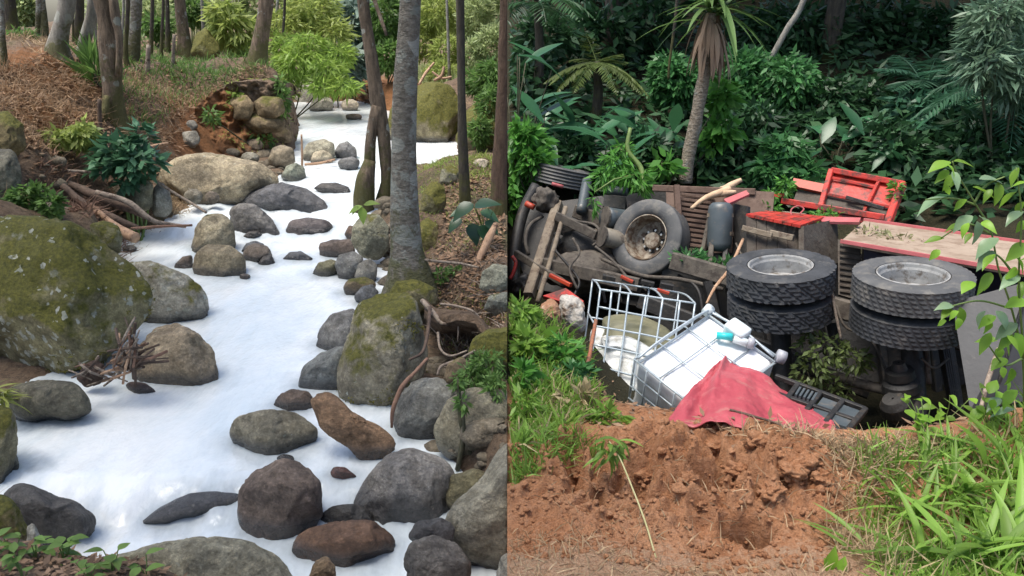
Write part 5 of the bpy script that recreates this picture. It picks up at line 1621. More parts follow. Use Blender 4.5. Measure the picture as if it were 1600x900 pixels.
RBU = 'bushes of the dark forest'
for lab, bl, n, L, W, m, cl in (
        ('bright leafy bush at the left end of the lorry', blobsR((796, 335, 34, 58, 12.0), (806, 270, 34, 44, 12.3), (795, 395, 22, 30, 11.8)), 2600, .20, .075, J_BRIGHT, 10),
        ('bright low leaves above the front bumper of the lorry', blobsR((818, 222, 32, 30, 12.2), (835, 250, 18, 18, 11.9)), 1100, .20, .08, J_BRIGHT, 9),
        ('mid green bush left of the rosette tree', blobsR((1060, 130, 42, 34, 15.5), (1045, 110, 26, 24, 15.5)), 2400, .19, .075, J_MID, 10),
        ('mid green lacy bush right of the rosette tree', blobsR((1165, 115, 50, 36, 15.6), (1220, 130, 56, 42, 15.4), (1165, 160, 40, 30, 15.2)), 4200, .19, .07, J_MID, 12),
        ('dark green bush behind the red panel', blobsR((1290, 165, 50, 44, 15.2), (1345, 160, 44, 34, 15.4), (1260, 205, 40, 34, 14.6)), 3600, .18, .08, J_DARK, 12),
        ('green bush growing up to the red tailgate', blobsR((1225, 240, 36, 30, 12.4), (1255, 275, 30, 22, 12.1), (1205, 270, 24, 20, 12.1)), 1900, .17, .075, J_MID, 10),
        ('dark leafy bush behind the long wooden side board', blobsR((1400, 250, 46, 44, 12.8), (1440, 290, 44, 40, 12.5), (1380, 210, 34, 28, 13.2)), 2700, .22, .09, J_DARK, 10),
        ('dark bush at the right end of the wooden side board', blobsR((1500, 260, 54, 50, 12.4), (1570, 280, 44, 50, 12.0), (1530, 210, 40, 30, 12.6)), 2900, .22, .09, J_DARK, 10),
        ('teal bush below the palm fronds', blobsR((1470, 190, 50, 40, 14.6), (1420, 180, 36, 36, 14.8)), 2000, .26, .08, J_TEAL, 9),
        ('yellow green saplings hugging the rosette trunk', blobsR((1128, 150, 14, 30, 12.6), (1132, 200, 16, 26, 12.5), (1112, 215, 10, 26, 12.5), (1035, 258, 16, 14, 12.2)), 420, .24, .11, J_BRIGHT, 6),
        ('dark undergrowth around the foot of the rosette tree', blobsR((1150, 240, 46, 34, 12.8), (1100, 250, 40, 30, 12.7), (1180, 200, 40, 34, 13.4)), 2200, .22, .085, J_DARK, 10),
        ('dark undergrowth behind the front wheel', blobsR((900, 250, 50, 34, 12.8), (960, 262, 40, 26, 12.6), (1010, 240, 34, 30, 12.8)), 2200, .22, .085, J_DARK, 10),
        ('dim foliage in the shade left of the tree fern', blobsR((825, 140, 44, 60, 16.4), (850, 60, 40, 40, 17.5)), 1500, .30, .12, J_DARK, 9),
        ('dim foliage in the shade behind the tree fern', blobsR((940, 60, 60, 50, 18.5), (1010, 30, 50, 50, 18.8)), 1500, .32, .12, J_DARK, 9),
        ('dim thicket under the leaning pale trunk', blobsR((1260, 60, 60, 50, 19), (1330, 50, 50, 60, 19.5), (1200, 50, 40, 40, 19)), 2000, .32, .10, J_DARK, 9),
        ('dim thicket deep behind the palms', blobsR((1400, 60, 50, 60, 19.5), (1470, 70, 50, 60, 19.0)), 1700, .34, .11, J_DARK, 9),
        ('pale drooping foliage at the upper right corner of the forest', blobsR((1560, 30, 46, 34, 12.2), (1545, 95, 40, 30, 12.0), (1590, 120, 40, 40, 12.0), (1530, 60, 20, 24, 12.2)), 2400, .26, .042, J_PALE, 9)):
    bush('forest_bush', lab, 'bush', bl, n, L, W, m, 'R', RBU, .45, 4, clump=cl)

for i, (u, lb) in enumerate(((830, 'above the dim palm'), (930, 'above the tree fern'), (1030, 'left of the rosette crown'), (1140, 'behind the rosette crown'), (1245, 'at the head of the leaning pale trunk'), (1350, 'above the dark trunks'), (1450, 'above the teal palm'), (1560, 'behind the pale drooping foliage'))):
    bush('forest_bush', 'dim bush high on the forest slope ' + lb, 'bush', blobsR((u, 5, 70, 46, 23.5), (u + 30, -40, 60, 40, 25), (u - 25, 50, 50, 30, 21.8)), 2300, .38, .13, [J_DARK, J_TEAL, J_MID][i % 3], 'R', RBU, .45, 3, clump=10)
for i, (u, v, D, lb) in enumerate(((1680, 230, 12.5, 'right of the picture behind the side board'), (1780, 200, 12.5, 'far right of the side board'), (1700, 90, 15.5, 'right of the hanging palm'), (1820, 90, 15.5, 'at the right end of the forest'))):
    bush('forest_bush', 'dark leafy bush ' + lb, 'bush', blobsR((u, v, 60, 50, D), (u + 40, v + 40, 50, 40, D - .4), (u - 30, v - 40, 44, 36, D + .5)), 1700, .26, .11, [J_DARK, J_MID, J_TEAL][i % 3], 'R', RBU, .45, 4, clump=10)
M_GINGER = [big_leaf_mesh('ginger_leaf_%s' % a, J_GINGER, LANCE, c, f, 6) for a, c, f in (('flat', .15, .25), ('bent', .45, .3))]
GK = 0
for lab, u, v, D, n, L in (('broad leaved ginger clump below the tree fern', 900, 215, 13.2, 16, .85), ('broad leaved ginger clump left of the tree fern', 858, 200, 12.9, 13, .8), ('broad leaved ginger clump right below the tree fern', 990, 215, 13.4, 15, .85),
                           ('broad leaved ginger clump above the cylinders of the lorry', 945, 240, 12.7, 13, .75), ('broad leaved ginger clump left of the rosette trunk', 1040, 225, 13.0, 12, .75), ('ginger clump right of the rosette trunk', 1165, 262, 12.5, 12, .7),
                           ('ginger clump above the red tailgate', 1310, 225, 13.2, 12, .75), ('ginger clump in the shade of the palms', 1385, 235, 13.0, 12, .75), ('ginger clump in the bright bush by the left border', 840, 262, 12.0, 8, .6), ('large drooping leaf clump high at the left border', 812, 95, 12.6, 7, .8)):
    b = drop_to(PD(u, v, D), 'R')
    top = PD(u, v, D)
    if top[2] < b[2] + .3: top[2] = b[2] + .3
    r_ = empty('ginger_plant', b, lab, 'ginger plant', 'broad leaved plants of the dark forest')
    sv = []
    for i in range(n):
        a = R.uniform(0, 6.28)
        q = top + np.array([R.normal() * .28, R.normal() * .22, R.uniform(-.35, .25)])
        el_ = R.uniform(-.25, 1.2)
        put_leaf(r_, M_GINGER[i % 2], q, [math.cos(a), math.sin(a) * .7, el_], [0, -.3, 1], L * R.uniform(.75, 1.15), L * R.uniform(.8, 1.2), 'R')
        sv.append(tube([b + R.normal(size=3) * np.array([.1, .1, 0]), (b + q) / 2 + R.normal(size=3) * .05, q], [.014, .012, .008], 5, 5))
    V, Fc = join(sv)
    o = build('stem', V, Fc, STEM_D, r_, 'R', smooth=True)
    if o: o['kind'] = 'stuff'


def palm(name, label, cat, c, D, n, L, arch, ll, lw, mat, spread=(0, 6.28), el0=(.1, 1.0), nl=26, sd='R', trunk=True, group=None, **k):
    top = PD(*c, D)
    b = drop_to(top, sd)
    o = empty(name, b, label, cat, group)
    if trunk and top[2] - b[2] > .2:
        V, Fc = tube([b, (b + top) / 2 + np.array([.05, 0, 0]), top], [.11, .09, .07], 10, 12, .15)
        build('trunk', V, Fc, BARK_DARK, o, sd, smooth=True)
    for i in range(n):
        a = spread[0] + (spread[1] - spread[0]) * (i + R.uniform(-.3, .3)) / n
        frond(o, top + R.normal(size=3) * .03, [math.cos(a), math.sin(a), R.uniform(*el0)], L * R.uniform(.8, 1.15), arch, nl, ll, lw, mat, R, sd, rr=.012, **k)
    return o


tfern = palm('tree_fern', 'olive tree fern with arching fronds in the dark forest', 'tree fern', (932, 96), 15.0, 0, 1, .5, .2, .05, J_FERN)
tp0 = PD(932, 96, 15.0)
for du, dv, L, ar, dd in ((-70, 20, 1.0, .35, -.2), (-55, 50, .85, .5, -.5), (-30, 60, .8, .5, -.8), (40, 45, 1.0, .45, -.6), (70, 25, 1.0, .6, -.3), (55, 60, .95, .5, -.8), (20, 60, .8, .55, -.9), (75, 0, .95, .6, .3), (-60, -5, .9, .45, .4), (-5, -50, .75, .15, .1), (25, -35, .6, .1, .2), (38, -30, .7, .15, .4), (-22, -30, .6, .2, .3)):
    frond(tfern, tp0, RT * du - UPV * dv * .35 + FWD * dd * 45, L, ar, 30, .24, .05, J_FERN, R, 'R', rr=.010)
palm('palm', 'teal palm with stiff fanned fronds right of centre in the forest', 'palm', (1445, 135), 15.6, 15, 1.25, .35, .42, .05, J_TEAL, el0=(.1, 1.3), nl=28, group='palms of the dark forest')
palm('palm', 'dark palm with long hanging fronds at the right border', 'palm', (1580, 150), 13.0, 12, 1.6, .7, .45, .05, J_TEAL, el0=(.0, .7), nl=28, group='palms of the dark forest')
palm('palm', 'low grey green palm beneath the teal palm', 'palm', (1470, 215), 14.0, 11, .9, .45, .34, .045, J_TEAL, el0=(.2, 1.2), nl=24, group='palms of the dark forest')
palm('palm', 'dim palm in the shade at the upper left of the forest', 'palm', (840, 10), 16.0, 9, 1.3, .7, .4, .05, J_DARK, el0=(.0, .5), nl=24, group='palms of the dark forest')

# the rosette tree: strap leaves and a skirt of dead ones, each leaf a part
Dt = 12.3
rb = drop_to(PD(1070, 275, Dt), 'R')
ro = empty('rosette_tree', rb, 'slender rosette tree with a skirt of dead strap leaves, in front of the forest', 'tree')
BARK_ROS = bark_mat('rosette_bark', (.20, .155, .11), (.40, .34, .27), .35, .15, ring=True, rgh=1.2)
P = [PD(1070, 285, Dt), PD(1074, 255, Dt), PD(1086, 195, Dt), PD(1098, 130, Dt), PD(1106, 80, Dt), PD(1112, 20, Dt)]
V, Fc = tube(P, np.array([12, 10.5, 10, 9.5, 8.5, 7.5]) / F * Dt, 14, 30, .12)
build('trunk', V, Fc, BARK_ROS, ro, 'R', smooth=True)
M_STRAP = big_leaf_mesh('strap_leaf', leaf_mat('rosette_leaf', (.11, .20, .06), .5, .3), STRAP, .45, .3)
M_DEAD = big_leaf_mesh('dead_strap_leaf', DEAD, STRAP, .3, .3)
ct = PD(1113, 14, Dt)
for i in range(44):
    a = R.uniform(0, 6.28)
    put_leaf(ro, M_STRAP, ct + R.normal(size=3) * .06, [math.cos(a), math.sin(a), R.uniform(-.25, 1.1)], [0, 0, 1], R.uniform(.75, 1.15), R.uniform(.7, 1.0), 'R')
for i in range(76):
    a = R.uniform(0, 6.28)
    put_leaf(ro, M_DEAD, PD(1111, R.uniform(18, 62), Dt) + np.array([math.cos(a), math.sin(a), 0]) * .09, [math.cos(a) * R.uniform(.2, .9), math.sin(a) * .6, -1], [math.cos(a), math.sin(a), .3], R.uniform(.45, .8), R.uniform(.6, .9), 'R', name='dead_leaf')

# trunks deep in the shade, and tall trees with unseen crowns added for shade
tree('pale thin trunk leaning to the right in the dark forest', [(1176, 145, 4), (1205, 90, 4.5), (1230, 45, 5), (1256, 0, 5)], BARK_PALE, 8, 1.1, .08, group='forest trunks', sd='R', base=15.5, top_ext=4)
for lab, pts, D in (('thin grey stem left of the rosette crown', [(1046, 100, 2), (1054, 40, 2.5), (1058, 0, 2.5)], 14), ('dark stem in the shade behind the ginger', [(1015, 80, 4), (1020, 40, 4), (1022, 0, 4)], 20), ('dark straight trunk behind the leaning pale trunk', [(1290, 120, 7), (1292, 60, 7), (1296, 0, 7)], 21),
                    ('dark trunk between the palms', [(1375, 120, 6), (1378, 60, 6), (1384, 0, 6)], 21), ('thin stem hanging behind the left palm', [(870, 120, 3), (874, 60, 3), (880, 0, 3)], 20), ('dim grey stem right of the teal palm', [(1560, 230, 6), (1556, 180, 5), (1550, 120, 5)], 15)):
    tree(lab, pts, BARK_DARK, 8, 1.1, .08, group='forest trunks', sd='R', base=D, top_ext=4)
for i, (x, y, lab) in enumerate(((2.2, 19, 'tall added shade tree at the left of the forest'), (7, 18.5, 'tall added shade tree above the rosette tree'), (12, 18, 'tall added shade tree above the palms'), (17, 17, 'tall added shade tree at the right of the forest'),
                                 (4, 25, 'tall added shade tree deep in the left of the forest'), (11, 25, 'tall added shade tree deep in the middle of the forest'), (18, 24, 'tall added shade tree deep in the right of the forest'))):
    b = drop_to(np.array([x, y, 0]), 'R')
    o = empty('added_shade_tree', b, lab, 'tree', 'added trees shading the forest')
    hgt = 6.0 if y < 20 else 6.5
    bl = [(b + np.array([dx * 2.3, dy * 1.9, hgt + dz]), np.array([2.3, 2.2, 1.3]), 1) for dx, dy, dz in ((0, 0, .6), (-1, 0, 0), (1, 0, .2), (0, 1, 0), (0, -.8, .1))]
    V, Fq = leaf_cloud(bl, 2000, .55, .30, R, .3, .2, clump=0, flat=.6)
    q = build('crown', V, Fq, J_DARK, o, 'R', rnd=R.random(len(Fq)), cut=False); q['kind'] = 'stuff'
    V, Fc = tube([b - np.array([0, 0, .3]), b + np.array([.15, 0, hgt * .5]), b + np.array([0, 0, hgt + .3])], [.22, .17, .1], 10, 10, .15)
    build('trunk', V, Fc, BARK_DARK, o, 'R', smooth=True)
g = np.random.default_rng(5)
pts = scatter([(795, 300), (1600, 340), (1600, 60), (1400, 40), (1100, 40), (795, 60)], 5200, 'R', g)
V, Fq = leaf_quads(pts + np.array([0, 0, .05]) + g.random((len(pts), 1)) * np.array([0, 0, .55]), g.normal(size=(len(pts), 3)) * np.array([1, 1, .4]), g.normal(size=(len(pts), 3)) * .5 + np.array([0, -.3, 1]), g.uniform(.15, .45, len(pts)), g.uniform(.07, .16, len(pts)))
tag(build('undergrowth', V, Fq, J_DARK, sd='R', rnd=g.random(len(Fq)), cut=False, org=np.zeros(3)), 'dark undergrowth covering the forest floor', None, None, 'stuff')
# ------------------------------------------------------------------ the overturned lorry
M_TYRE = simple_mat('tyre_rubber', (.026, .028, .031), (.050, .053, .058), 5, .62, .003, 60, dirt=(.085, .082, .078), dirt_amt=.3)
M_TYRE_D = simple_mat('tyre_rubber_dusty', (.058, .060, .062), (.095, .096, .096), 4, .66, .003, 60, dirt=(.135, .128, .115), dirt_amt=.4)
M_RIM = simple_mat('rim_grey', (.22, .22, .215), (.34, .34, .33), 6, .55, .003, 40, dirt=(.12, .10, .08), dirt_amt=.35)
M_RIM_B = simple_mat('rim_muddy', (.20, .165, .12), (.33, .29, .23), 7, .6, .004, 40, dirt=(.10, .06, .035), dirt_amt=.6)
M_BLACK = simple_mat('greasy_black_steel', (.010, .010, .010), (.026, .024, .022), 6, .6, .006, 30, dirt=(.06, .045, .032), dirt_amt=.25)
M_MUD = simple_mat('muddy_steel', (0.060, 0.051, 0.041), (0.120, 0.102, 0.081), 7, .8, .006, 30, dirt=(.045, .035, .028), dirt_amt=.45)
M_MUDTAN = simple_mat('tan_muddy_steel', (0.165, 0.124, 0.083), (0.247, 0.203, 0.150), 7, .8, .006, 30, dirt=(.10, .07, .05), dirt_amt=.4)
M_TANK = simple_mat('blue_grey_tank', (.055, .070, .078), (.085, .10, .108), 4, .42, .002, 30, dirt=(.15, .13, .11), dirt_amt=.15)
M_TANKTAN = simple_mat('tan_tank', (.19, .165, .125), (.27, .24, .19), 5, .6, .002, 30, dirt=(.10, .08, .06), dirt_amt=.3)
M_REDP = simple_mat('red_paint', (.40, .026, .018), (.52, .045, .028), 4, .48, .006, 14, dirt=(.10, .035, .025), dirt_amt=.5)
M_ORNG = simple_mat('orange_red_paint', (.36, .032, .012), (.44, .055, .02), 4, .5, .003, 20, dirt=(.30, .06, .03), dirt_amt=.3)
M_PINK = simple_mat('faded_pink_paint', (.36, .075, .08), (.45, .12, .125), 5, .6, .002, 30, dirt=(.30, .10, .09), dirt_amt=.3)
M_BOARD = simple_mat('brown_side_boards', (0.055, 0.044, 0.034), (0.096, 0.080, 0.063), 6, .8, .008, 24, dirt=(.055, .04, .03), dirt_amt=.4)
M_RUST = simple_mat('rusty_ribbed_sheet', (0.098, 0.057, 0.040), (0.146, 0.094, 0.068), 6, .75, .004, 30, dirt=(.08, .045, .03), dirt_amt=.4)
M_DUST = simple_mat('dusty_board_face', (0.255, 0.191, 0.140), (0.340, 0.268, 0.204), 3, .9, .004, 30, dirt=(.21, .15, .105), dirt_amt=.45)
M_FLAP = simple_mat('grey_mudguard', (.030, .031, .034), (.046, .048, .052), 2.5, .55, .002, 20, dirt=(.09, .085, .08), dirt_amt=.1)
M_CHROME = simple_mat('bright_nut', (.5, .48, .42), (.6, .58, .5), 9, .35, 0, metal=.6)

LO = np.array([2.4, 8.6, -0.6])
lorry = empty('overturned_lorry', LO, 'red and brown lorry lying on its side, its muddy underside and wheels facing out', 'lorry')


def part(name, geo, mat, parent=lorry, smooth=False, label=None, kind=None):
    V, Fc = geo
    if parent is lorry:
        o = build(name, V, Fc, mat, lorry, 'R', smooth)
    else:
        org = np.array(lorry.location)
        o = build(name, V, Fc, mat, None, 'R', smooth, org=org)
        o.parent = parent
        o.location = (0, 0, 0)
    if label: o['label'] = label
    if kind: o['kind'] = kind
    return o


def bar(p0, p1, wpx, hpx=None, up=None):
    P0, P1 = PT(*p0), PT(*p1)
    t = (p0[2] + p1[2]) / 2
    return beam(P0, P1, wpx / F * t, (hpx or wpx) / F * t, UPV if up is None else up)


def rod(pts, rpx, sides=8, n=None, rough=0.0):
    P = [PT(*p) for p in pts]
    t = np.mean([p[2] for p in pts])
    return tube(P, rpx / F * t, sides, n or max(2, 4 * len(P)), rough)


def plate(pts, th=.04):
    return slab([PT(*p) for p in pts], th)


def wheel(c, axis, Rr, w, tread, tyre_mat, rim_mat, label, deep=True, bolts=8):
    """axis points out of the face that shows"""
    C = np.asarray(c)
    tp_ = [(.60 * Rr, .36 * w), (.62 * Rr, .45 * w), (.74 * Rr, .50 * w), (.88 * Rr, .485 * w), (.955 * Rr, .44 * w)]
    k = 11
    for i in range(k):
        x = .42 - .84 * i / (k - 1)
        groove = (i % 2 == 1) and i not in (0, 10)
        tp_.append((Rr * ((.955 if tread == 'rib' else .987) if groove else 1.0), x * w))
    tp_ += [(.955 * Rr, -.44 * w), (.88 * Rr, -.485 * w), (.74 * Rr, -.5 * w), (.62 * Rr, -.45 * w), (.60 * Rr, -.36 * w)]
    seg = 132

    def mod(i, j, r):
        if tread == 'slick' and 5 <= i <= 15: return Rr
        if tread in ('rib', 'slick') or i < 5 or i > 15: 
            return r
        if i % 2 == 0:
            return r
        if tread == 'block':
            return r * (.968 if (j + i * 2) % 6 < 1 else .968 if (j + i) % 11 == 0 else 1)
        if tread == 'fine':
            return r * (.985 if (j + i) % 3 == 0 else 1)
        return r
    ty = part('tyre', lathe(C, axis, tp_, seg, mod), tyre_mat, smooth=(tread == 'slick'), label=label)
    for s in (1,):
        rp_ = [(.60 * Rr, .44 * w), (.575 * Rr, .45 * w), (.56 * Rr, .40 * w), (.55 * Rr, .30 * w), (.53 * Rr, .22 * w), (.515 * Rr, -.10 * w), (.50 * Rr, -.26 * w), (.33 * Rr, -.32 * w), (.22 * Rr, -.32 * w), (.21 * Rr, -.12 * w), (.15 * Rr, -.08 * w), (.01 * Rr, -.08 * w)]
        rim = part('rim', lathe(C, axis, rp_, 48, None, skip=lambda i, j: i == 7 and (j % 6) in (0, 1, 2)), rim_mat, parent=ty, smooth=False)
    x, y, a = frame_from(axis)
    vs = []
    for q in range(bolts):
        th = 2 * math.pi * q / bolts
        p = C + a * (-.32 * w) + (math.cos(th) * x + math.sin(th) * y) * .27 * Rr
        vs.append(tube([p, p + a * .03], .016, 6))
    b = part('wheel_nuts', join(vs), M_CHROME, parent=ty)
    b['kind'] = 'stuff'
    part('rim', lathe(C, -np.asarray(axis), [(.60 * Rr, .44 * w), (.54 * Rr, .40 * w), (.52 * Rr, .36 * w), (.01 * Rr, .36 * w)], 36), M_BLACK, parent=ty)
    return ty


# the dark underbody that ties cab, gearbox and load bed together
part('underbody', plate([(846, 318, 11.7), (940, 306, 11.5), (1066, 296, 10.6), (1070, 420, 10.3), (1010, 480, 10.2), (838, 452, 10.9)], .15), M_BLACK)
part('chassis_rail', bar((900, 330, 11.3), (1075, 398, 10.2), 14, 22), M_MUD)
for k_, (p_, r_, m_) in enumerate((([(940, 404, 9.9), (1000, 430, 9.6), (1060, 436, 9.2), (1130, 452, 8.9)], 3.5, M_MUD), ([(880, 360, 10.6), (930, 352, 10.6), (970, 398, 10.3), (1010, 455, 9.8)], 2, M_BLACK), ([(1060, 430, 9.3), (1090, 452, 9.0), (1100, 500, 8.9)], 2.5, M_BLACK), ([(1150, 380, 9.3), (1165, 420, 9.0), (1140, 450, 8.8)], 1.6, M_MUD),
                                  ([(1305, 470, 8.2), (1320, 510, 8.1), (1360, 530, 8.0), (1390, 590, 7.6)], 2, M_MUD), ([(1440, 560, 7.3), (1460, 575, 7.3), (1482, 560, 7.4)], 2, M_MUD), ([(1230, 540, 8.3), (1262, 556, 8.1), (1300, 540, 8.0)], 2, M_MUD))):
    part('pipe', rod(p_, r_, 7, 20), m_, smooth=True)

# wheels
wheel(PT(879, 276, 12.0), cdir(.20, .955, -.20), .435, .29, 'rib', M_TYRE_D, M_RIM_B, 'ribbed front tyre on top, furthest from the camera')
wheel(PT(1016, 374, 10.0), cdir(-.56, .16, -.72), .485, .30, 'slick', M_TYRE_D, M_RIM_B, 'smooth front tyre with a muddy hollow rim')
AX1, AX2 = cdir(-.10, .93, -.345), cdir(-.07, .93, -.35)
c1, c2 = PT(1219, 430, 7.75), PT(1424, 446, 7.25)
wheel(c1, AX1, .505, .25, 'block', M_TYRE, M_RIM, 'upper rear tyre with coarse block tread')
wheel(c1 - AX1 * .30, AX1, .50, .245, 'block', M_TYRE, M_BLACK, 'lower rear tyre with coarse block tread')
wheel(c2, AX2, .505, .265, 'fine', M_TYRE_D, M_RIM, 'upper rearmost tyre with fine ribs')
wheel(c2 - AX2 * .31, AX2, .50, .255, 'fine', M_TYRE, M_BLACK, 'lower rearmost tyre with fine ribs')

# rear axles, springs, differential under the wheels
part('rear_axle', rod([(1424, 520, 7.5), (1432, 680, 7.2)], 17, 14), M_BLACK, smooth=True)
part('brake_rod', rod([(1447, 525, 7.4), (1452, 600, 7.3)], 4), M_MUD, smooth=True)
dv = lathe(PT(1408, 600, 7.3), cdir(-.25, .9, -.3), [(.01, .22), (.05, .22), (.07, .15), (.12, .14), (.13, .07), (.10, .06), (.16, .02), (.17, -.05), (.12, -.07), (.15, -.14), (.13, -.22), (.05, -.24), (.01, -.24)], 28)
part('differential', dv, M_BLACK)
part('differential', lathe(PT(1400, 635, 7.2), cdir(-.5, .8, -.4), [(.01, .1), (.09, .1), (.13, .04), (.14, -.05), (.09, -.08), (.11, -.12), (.01, -.12)], 24), M_BLACK)
part('propeller_shaft', rod([(1260, 575, 8.0), (1330, 596, 7.7), (1395, 612, 7.4)], 8, 12), M_MUD, smooth=True)
part('rear_axle', rod([(1219, 500, 8.0), (1226, 660, 7.8)], 15, 14), M_BLACK, smooth=True)
for k in range(5):
    part('leaf_spring', bar((1478 - k * 3, 500 + k * 4, 7.6), (1500 - k * 3, 640, 7.4), 5, 12), M_BLACK)

# chassis rails
part('chassis_rail', bar((1052, 408, 9.3), (1348, 492, 8.1), 22, 30), M_MUD, label='upper chassis rail strewn with leaves')
part('chassis_rail', bar((1340, 490, 8.1), (1610, 560, 7.3), 22, 30), M_BLACK)
part('chassis_rail', bar((1000, 470, 9.2), (1360, 610, 8.1), 20, 26), M_BLACK)
for k, (u, v) in enumerate(((1105, 440), (1190, 470), (1300, 505))):
    part('cross_member', bar((u, v, 9.0 - k * .3), (u + 25, v + 110, 8.9 - k * .3), 16, 14), M_BLACK)
# underside of the load bed, dirty black deepened to hold the shade behind the wheels
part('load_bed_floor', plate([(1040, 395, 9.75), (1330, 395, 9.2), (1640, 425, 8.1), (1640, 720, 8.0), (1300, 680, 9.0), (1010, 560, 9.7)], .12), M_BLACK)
for k in range(6):
    u = 1120 + 80 * k
    part('floor_bearer', bar((u, 400, 9.45 - k * .22), (u + 28, 640, 9.25 - k * .22), 13, 12), M_BLACK)

# ribbed rusty sheet, air tank, boards of the load bed
Q = [(1062, 292, 10.2), (1120, 300, 10.0), (1112, 395, 9.75), (1058, 392, 9.95)]
rs = part('ribbed_sheet', plate([(1040, 290, 10.15), (1210, 300, 9.75), (1200, 425, 9.5), (1045, 400, 9.85)], .05), M_RUST)
for k in range(12):
    f = k / 11
    a = np.array([1064, 303, 10.02]) * (1 - f) + np.array([1062, 388, 9.85]) * f
    b = np.array([1116, 310, 9.9]) * (1 - f) + np.array([1106, 394, 9.72]) * f
    part('rib', bar(tuple(a), tuple(b), 4.0, 4.6), M_RUST, parent=rs)
part('corner_post', bar((1057, 290, 9.95), (1064, 400, 9.75), 9), M_RUST)
part('corner_post', bar((1113, 322, 9.8), (1096, 404, 9.65), 7), M_MUD)
part('top_rail', bar((1020, 294, 10.2), (1180, 300, 9.8), 8, 10), M_RUST)
tk = part('air_tank', lathe((PT(1126, 330, 9.5) + PT(1124, 380, 9.4)) / 2, UPV * .93 + RT * .03, [(.01, .29), (.10, .285), (.135, .25), (.145, .2), (.145, -.2), (.13, -.25), (.09, -.285), (.01, -.29)], 30), M_TANK, smooth=True)
for v in (337, 366):
    part('tank_band', lathe(PT(1125.5, v, 9.47), UPV * .93 + RT * .03, [(.144, .026), (.156, .022), (.156, -.022), (.144, -.026)], 30), M_MUDTAN, parent=tk)
part('bracket', bar((1112, 380, 9.4), (1110, 412, 9.3), 8), M_MUD)
part('bracket', bar((1135, 382, 9.4), (1132, 415, 9.3), 8), M_BLACK)
part('side_panel', plate([(1146, 318, 9.6), (1168, 322, 9.4), (1166, 410, 9.2), (1144, 400, 9.45)], .05), M_BLACK)
# box of upright brown boards with a red top
for k in range(6):
    u0, u1 = 1166 + k * 16.2, 1166 + k * 16.2 + 15.4
    part('board', plate([(u0, 337 + k * 2.2, 8.95 - k * .035), (u1, 338.5 + k * 2.2, 8.93 - k * .035), (u1 + 1, 412 + k * 3, 8.75 - k * .035), (u0 + 1, 410 + k * 3, 8.77 - k * .035)], .06), M_BOARD)
part('cross_rail', bar((1160, 356, 8.85), (1206, 368, 8.72), 8, 9), M_MUDTAN)
part('cross_rail', bar((1204, 364, 8.75), (1240, 372, 8.6), 9, 10), M_MUDTAN)
for k in range(6):
    f0, f1 = k / 6, (k + .93) / 6
    a = lambda f, p, q: tuple(np.array(p) * (1 - f) + np.array(q) * f)
    part('top_board', plate([a(f0, (1166, 334, 8.95), (1252, 352, 8.6)), a(f1, (1166, 334, 8.95), (1252, 352, 8.6)), a(f1, (1196, 329, 9.5), (1292, 338, 9.2)), a(f0, (1196, 329, 9.5), (1292, 338, 9.2))], .03), M_REDP, label='red painted board strewn with straw')
part('board', plate([(1256, 353, 8.6), (1308, 342, 9.15), (1312, 410, 9.0), (1256, 425, 8.45)], .06), M_BOARD, label='dark end board of the box')
part('red_rim', plate([(1280, 338, 9.2), (1345, 340, 8.95), (1342, 347, 8.85), (1284, 346, 9.05)], .03), M_PINK)
rp2 = part('rear_panel', plate([(1309, 374, 8.55), (1345, 380, 8.45), (1345, 470, 8.25), (1310, 460, 8.35)], .05), M_BOARD)
for k in range(9):
    part('rib', bar((1312, 382 + k * 9, 8.5 - k * .02), (1344, 387 + k * 9, 8.42 - k * .02), 3.4, 3.4), M_BOARD, parent=rp2)
part('rear_panel', plate([(1347, 381, 8.45), (1364, 384, 8.4), (1364, 472, 8.2), (1347, 470, 8.25)], .05), M_BOARD)
# long side board, its dusty face turned up, pink edges
sb = part('side_board', plate([(1316, 375, 8.30), (1610, 424, 7.05), (1640, 386, 8.0), (1350, 345, 9.35)], .06), M_DUST, label='long dusty side board with pink edges')
part('edge_rail', bar((1314, 377, 8.28), (1612, 428, 7.02), 5, 7), M_PINK, parent=sb)
part('edge_rail', bar((1350, 343, 9.36), (1642, 384, 8.0), 4, 5), M_PINK, parent=sb)
part('side_panel', plate([(1350, 390, 8.35), (1600, 432, 7.25), (1600, 470, 7.4), (1350, 440, 8.4)], .06), simple_mat('navy_steel', (.012, .012, .03), (.03, .028, .05), 3, .5))
# red tailgate torn up at the back: frame, mid bar, two sheets
T = lambda a, b: tuple(np.array([1299, 266, 10.3]) * (1 - a) * (1 - b) + np.array([1410, 287, 9.9]) * a * (1 - b) + np.array([1386, 352, 9.5]) * a * b + np.array([1280, 332, 9.9]) * (1 - a) * b + np.array([4, 5, 0]) * math.sin(a * 3.1) * math.sin(b * 3.1 + .5))
tg = part('tailgate', plate([T(.03, .05), T(.97, .05), T(.97, .56), T(.03, .56)], .03), M_REDP, label='red tailgate bent upright')
part('lower_sheet', plate([T(.03, .57), T(.97, .57), T(.97, .95), T(.03, .95)], .03), M_BOARD, parent=tg)
for a, b, s_ in (((0, 0), (1, 0), 9), ((0, 1), (1, 1), 9), ((0, 0), (0, 1), 8), ((1, 0), (1, 1), 11), ((.66, 0), (.62, 1), 5), ((.04, .16), (.62, .16), 4), ((.04, .55), (.96, .57), 5)):
    p, q = T(*a), T(*b)
    part('frame_bar', bar((p[0], p[1], p[2] - .06), (q[0], q[1], q[2] - .06), s_, s_), M_REDP, parent=tg)
part('latch_bar', bar(tuple(np.array(T(.28, .50)) - [0, 0, .15]), tuple(np.array(T(.86, .62)) - [0, 0, .15]), 6, 6), M_BLACK, parent=tg)
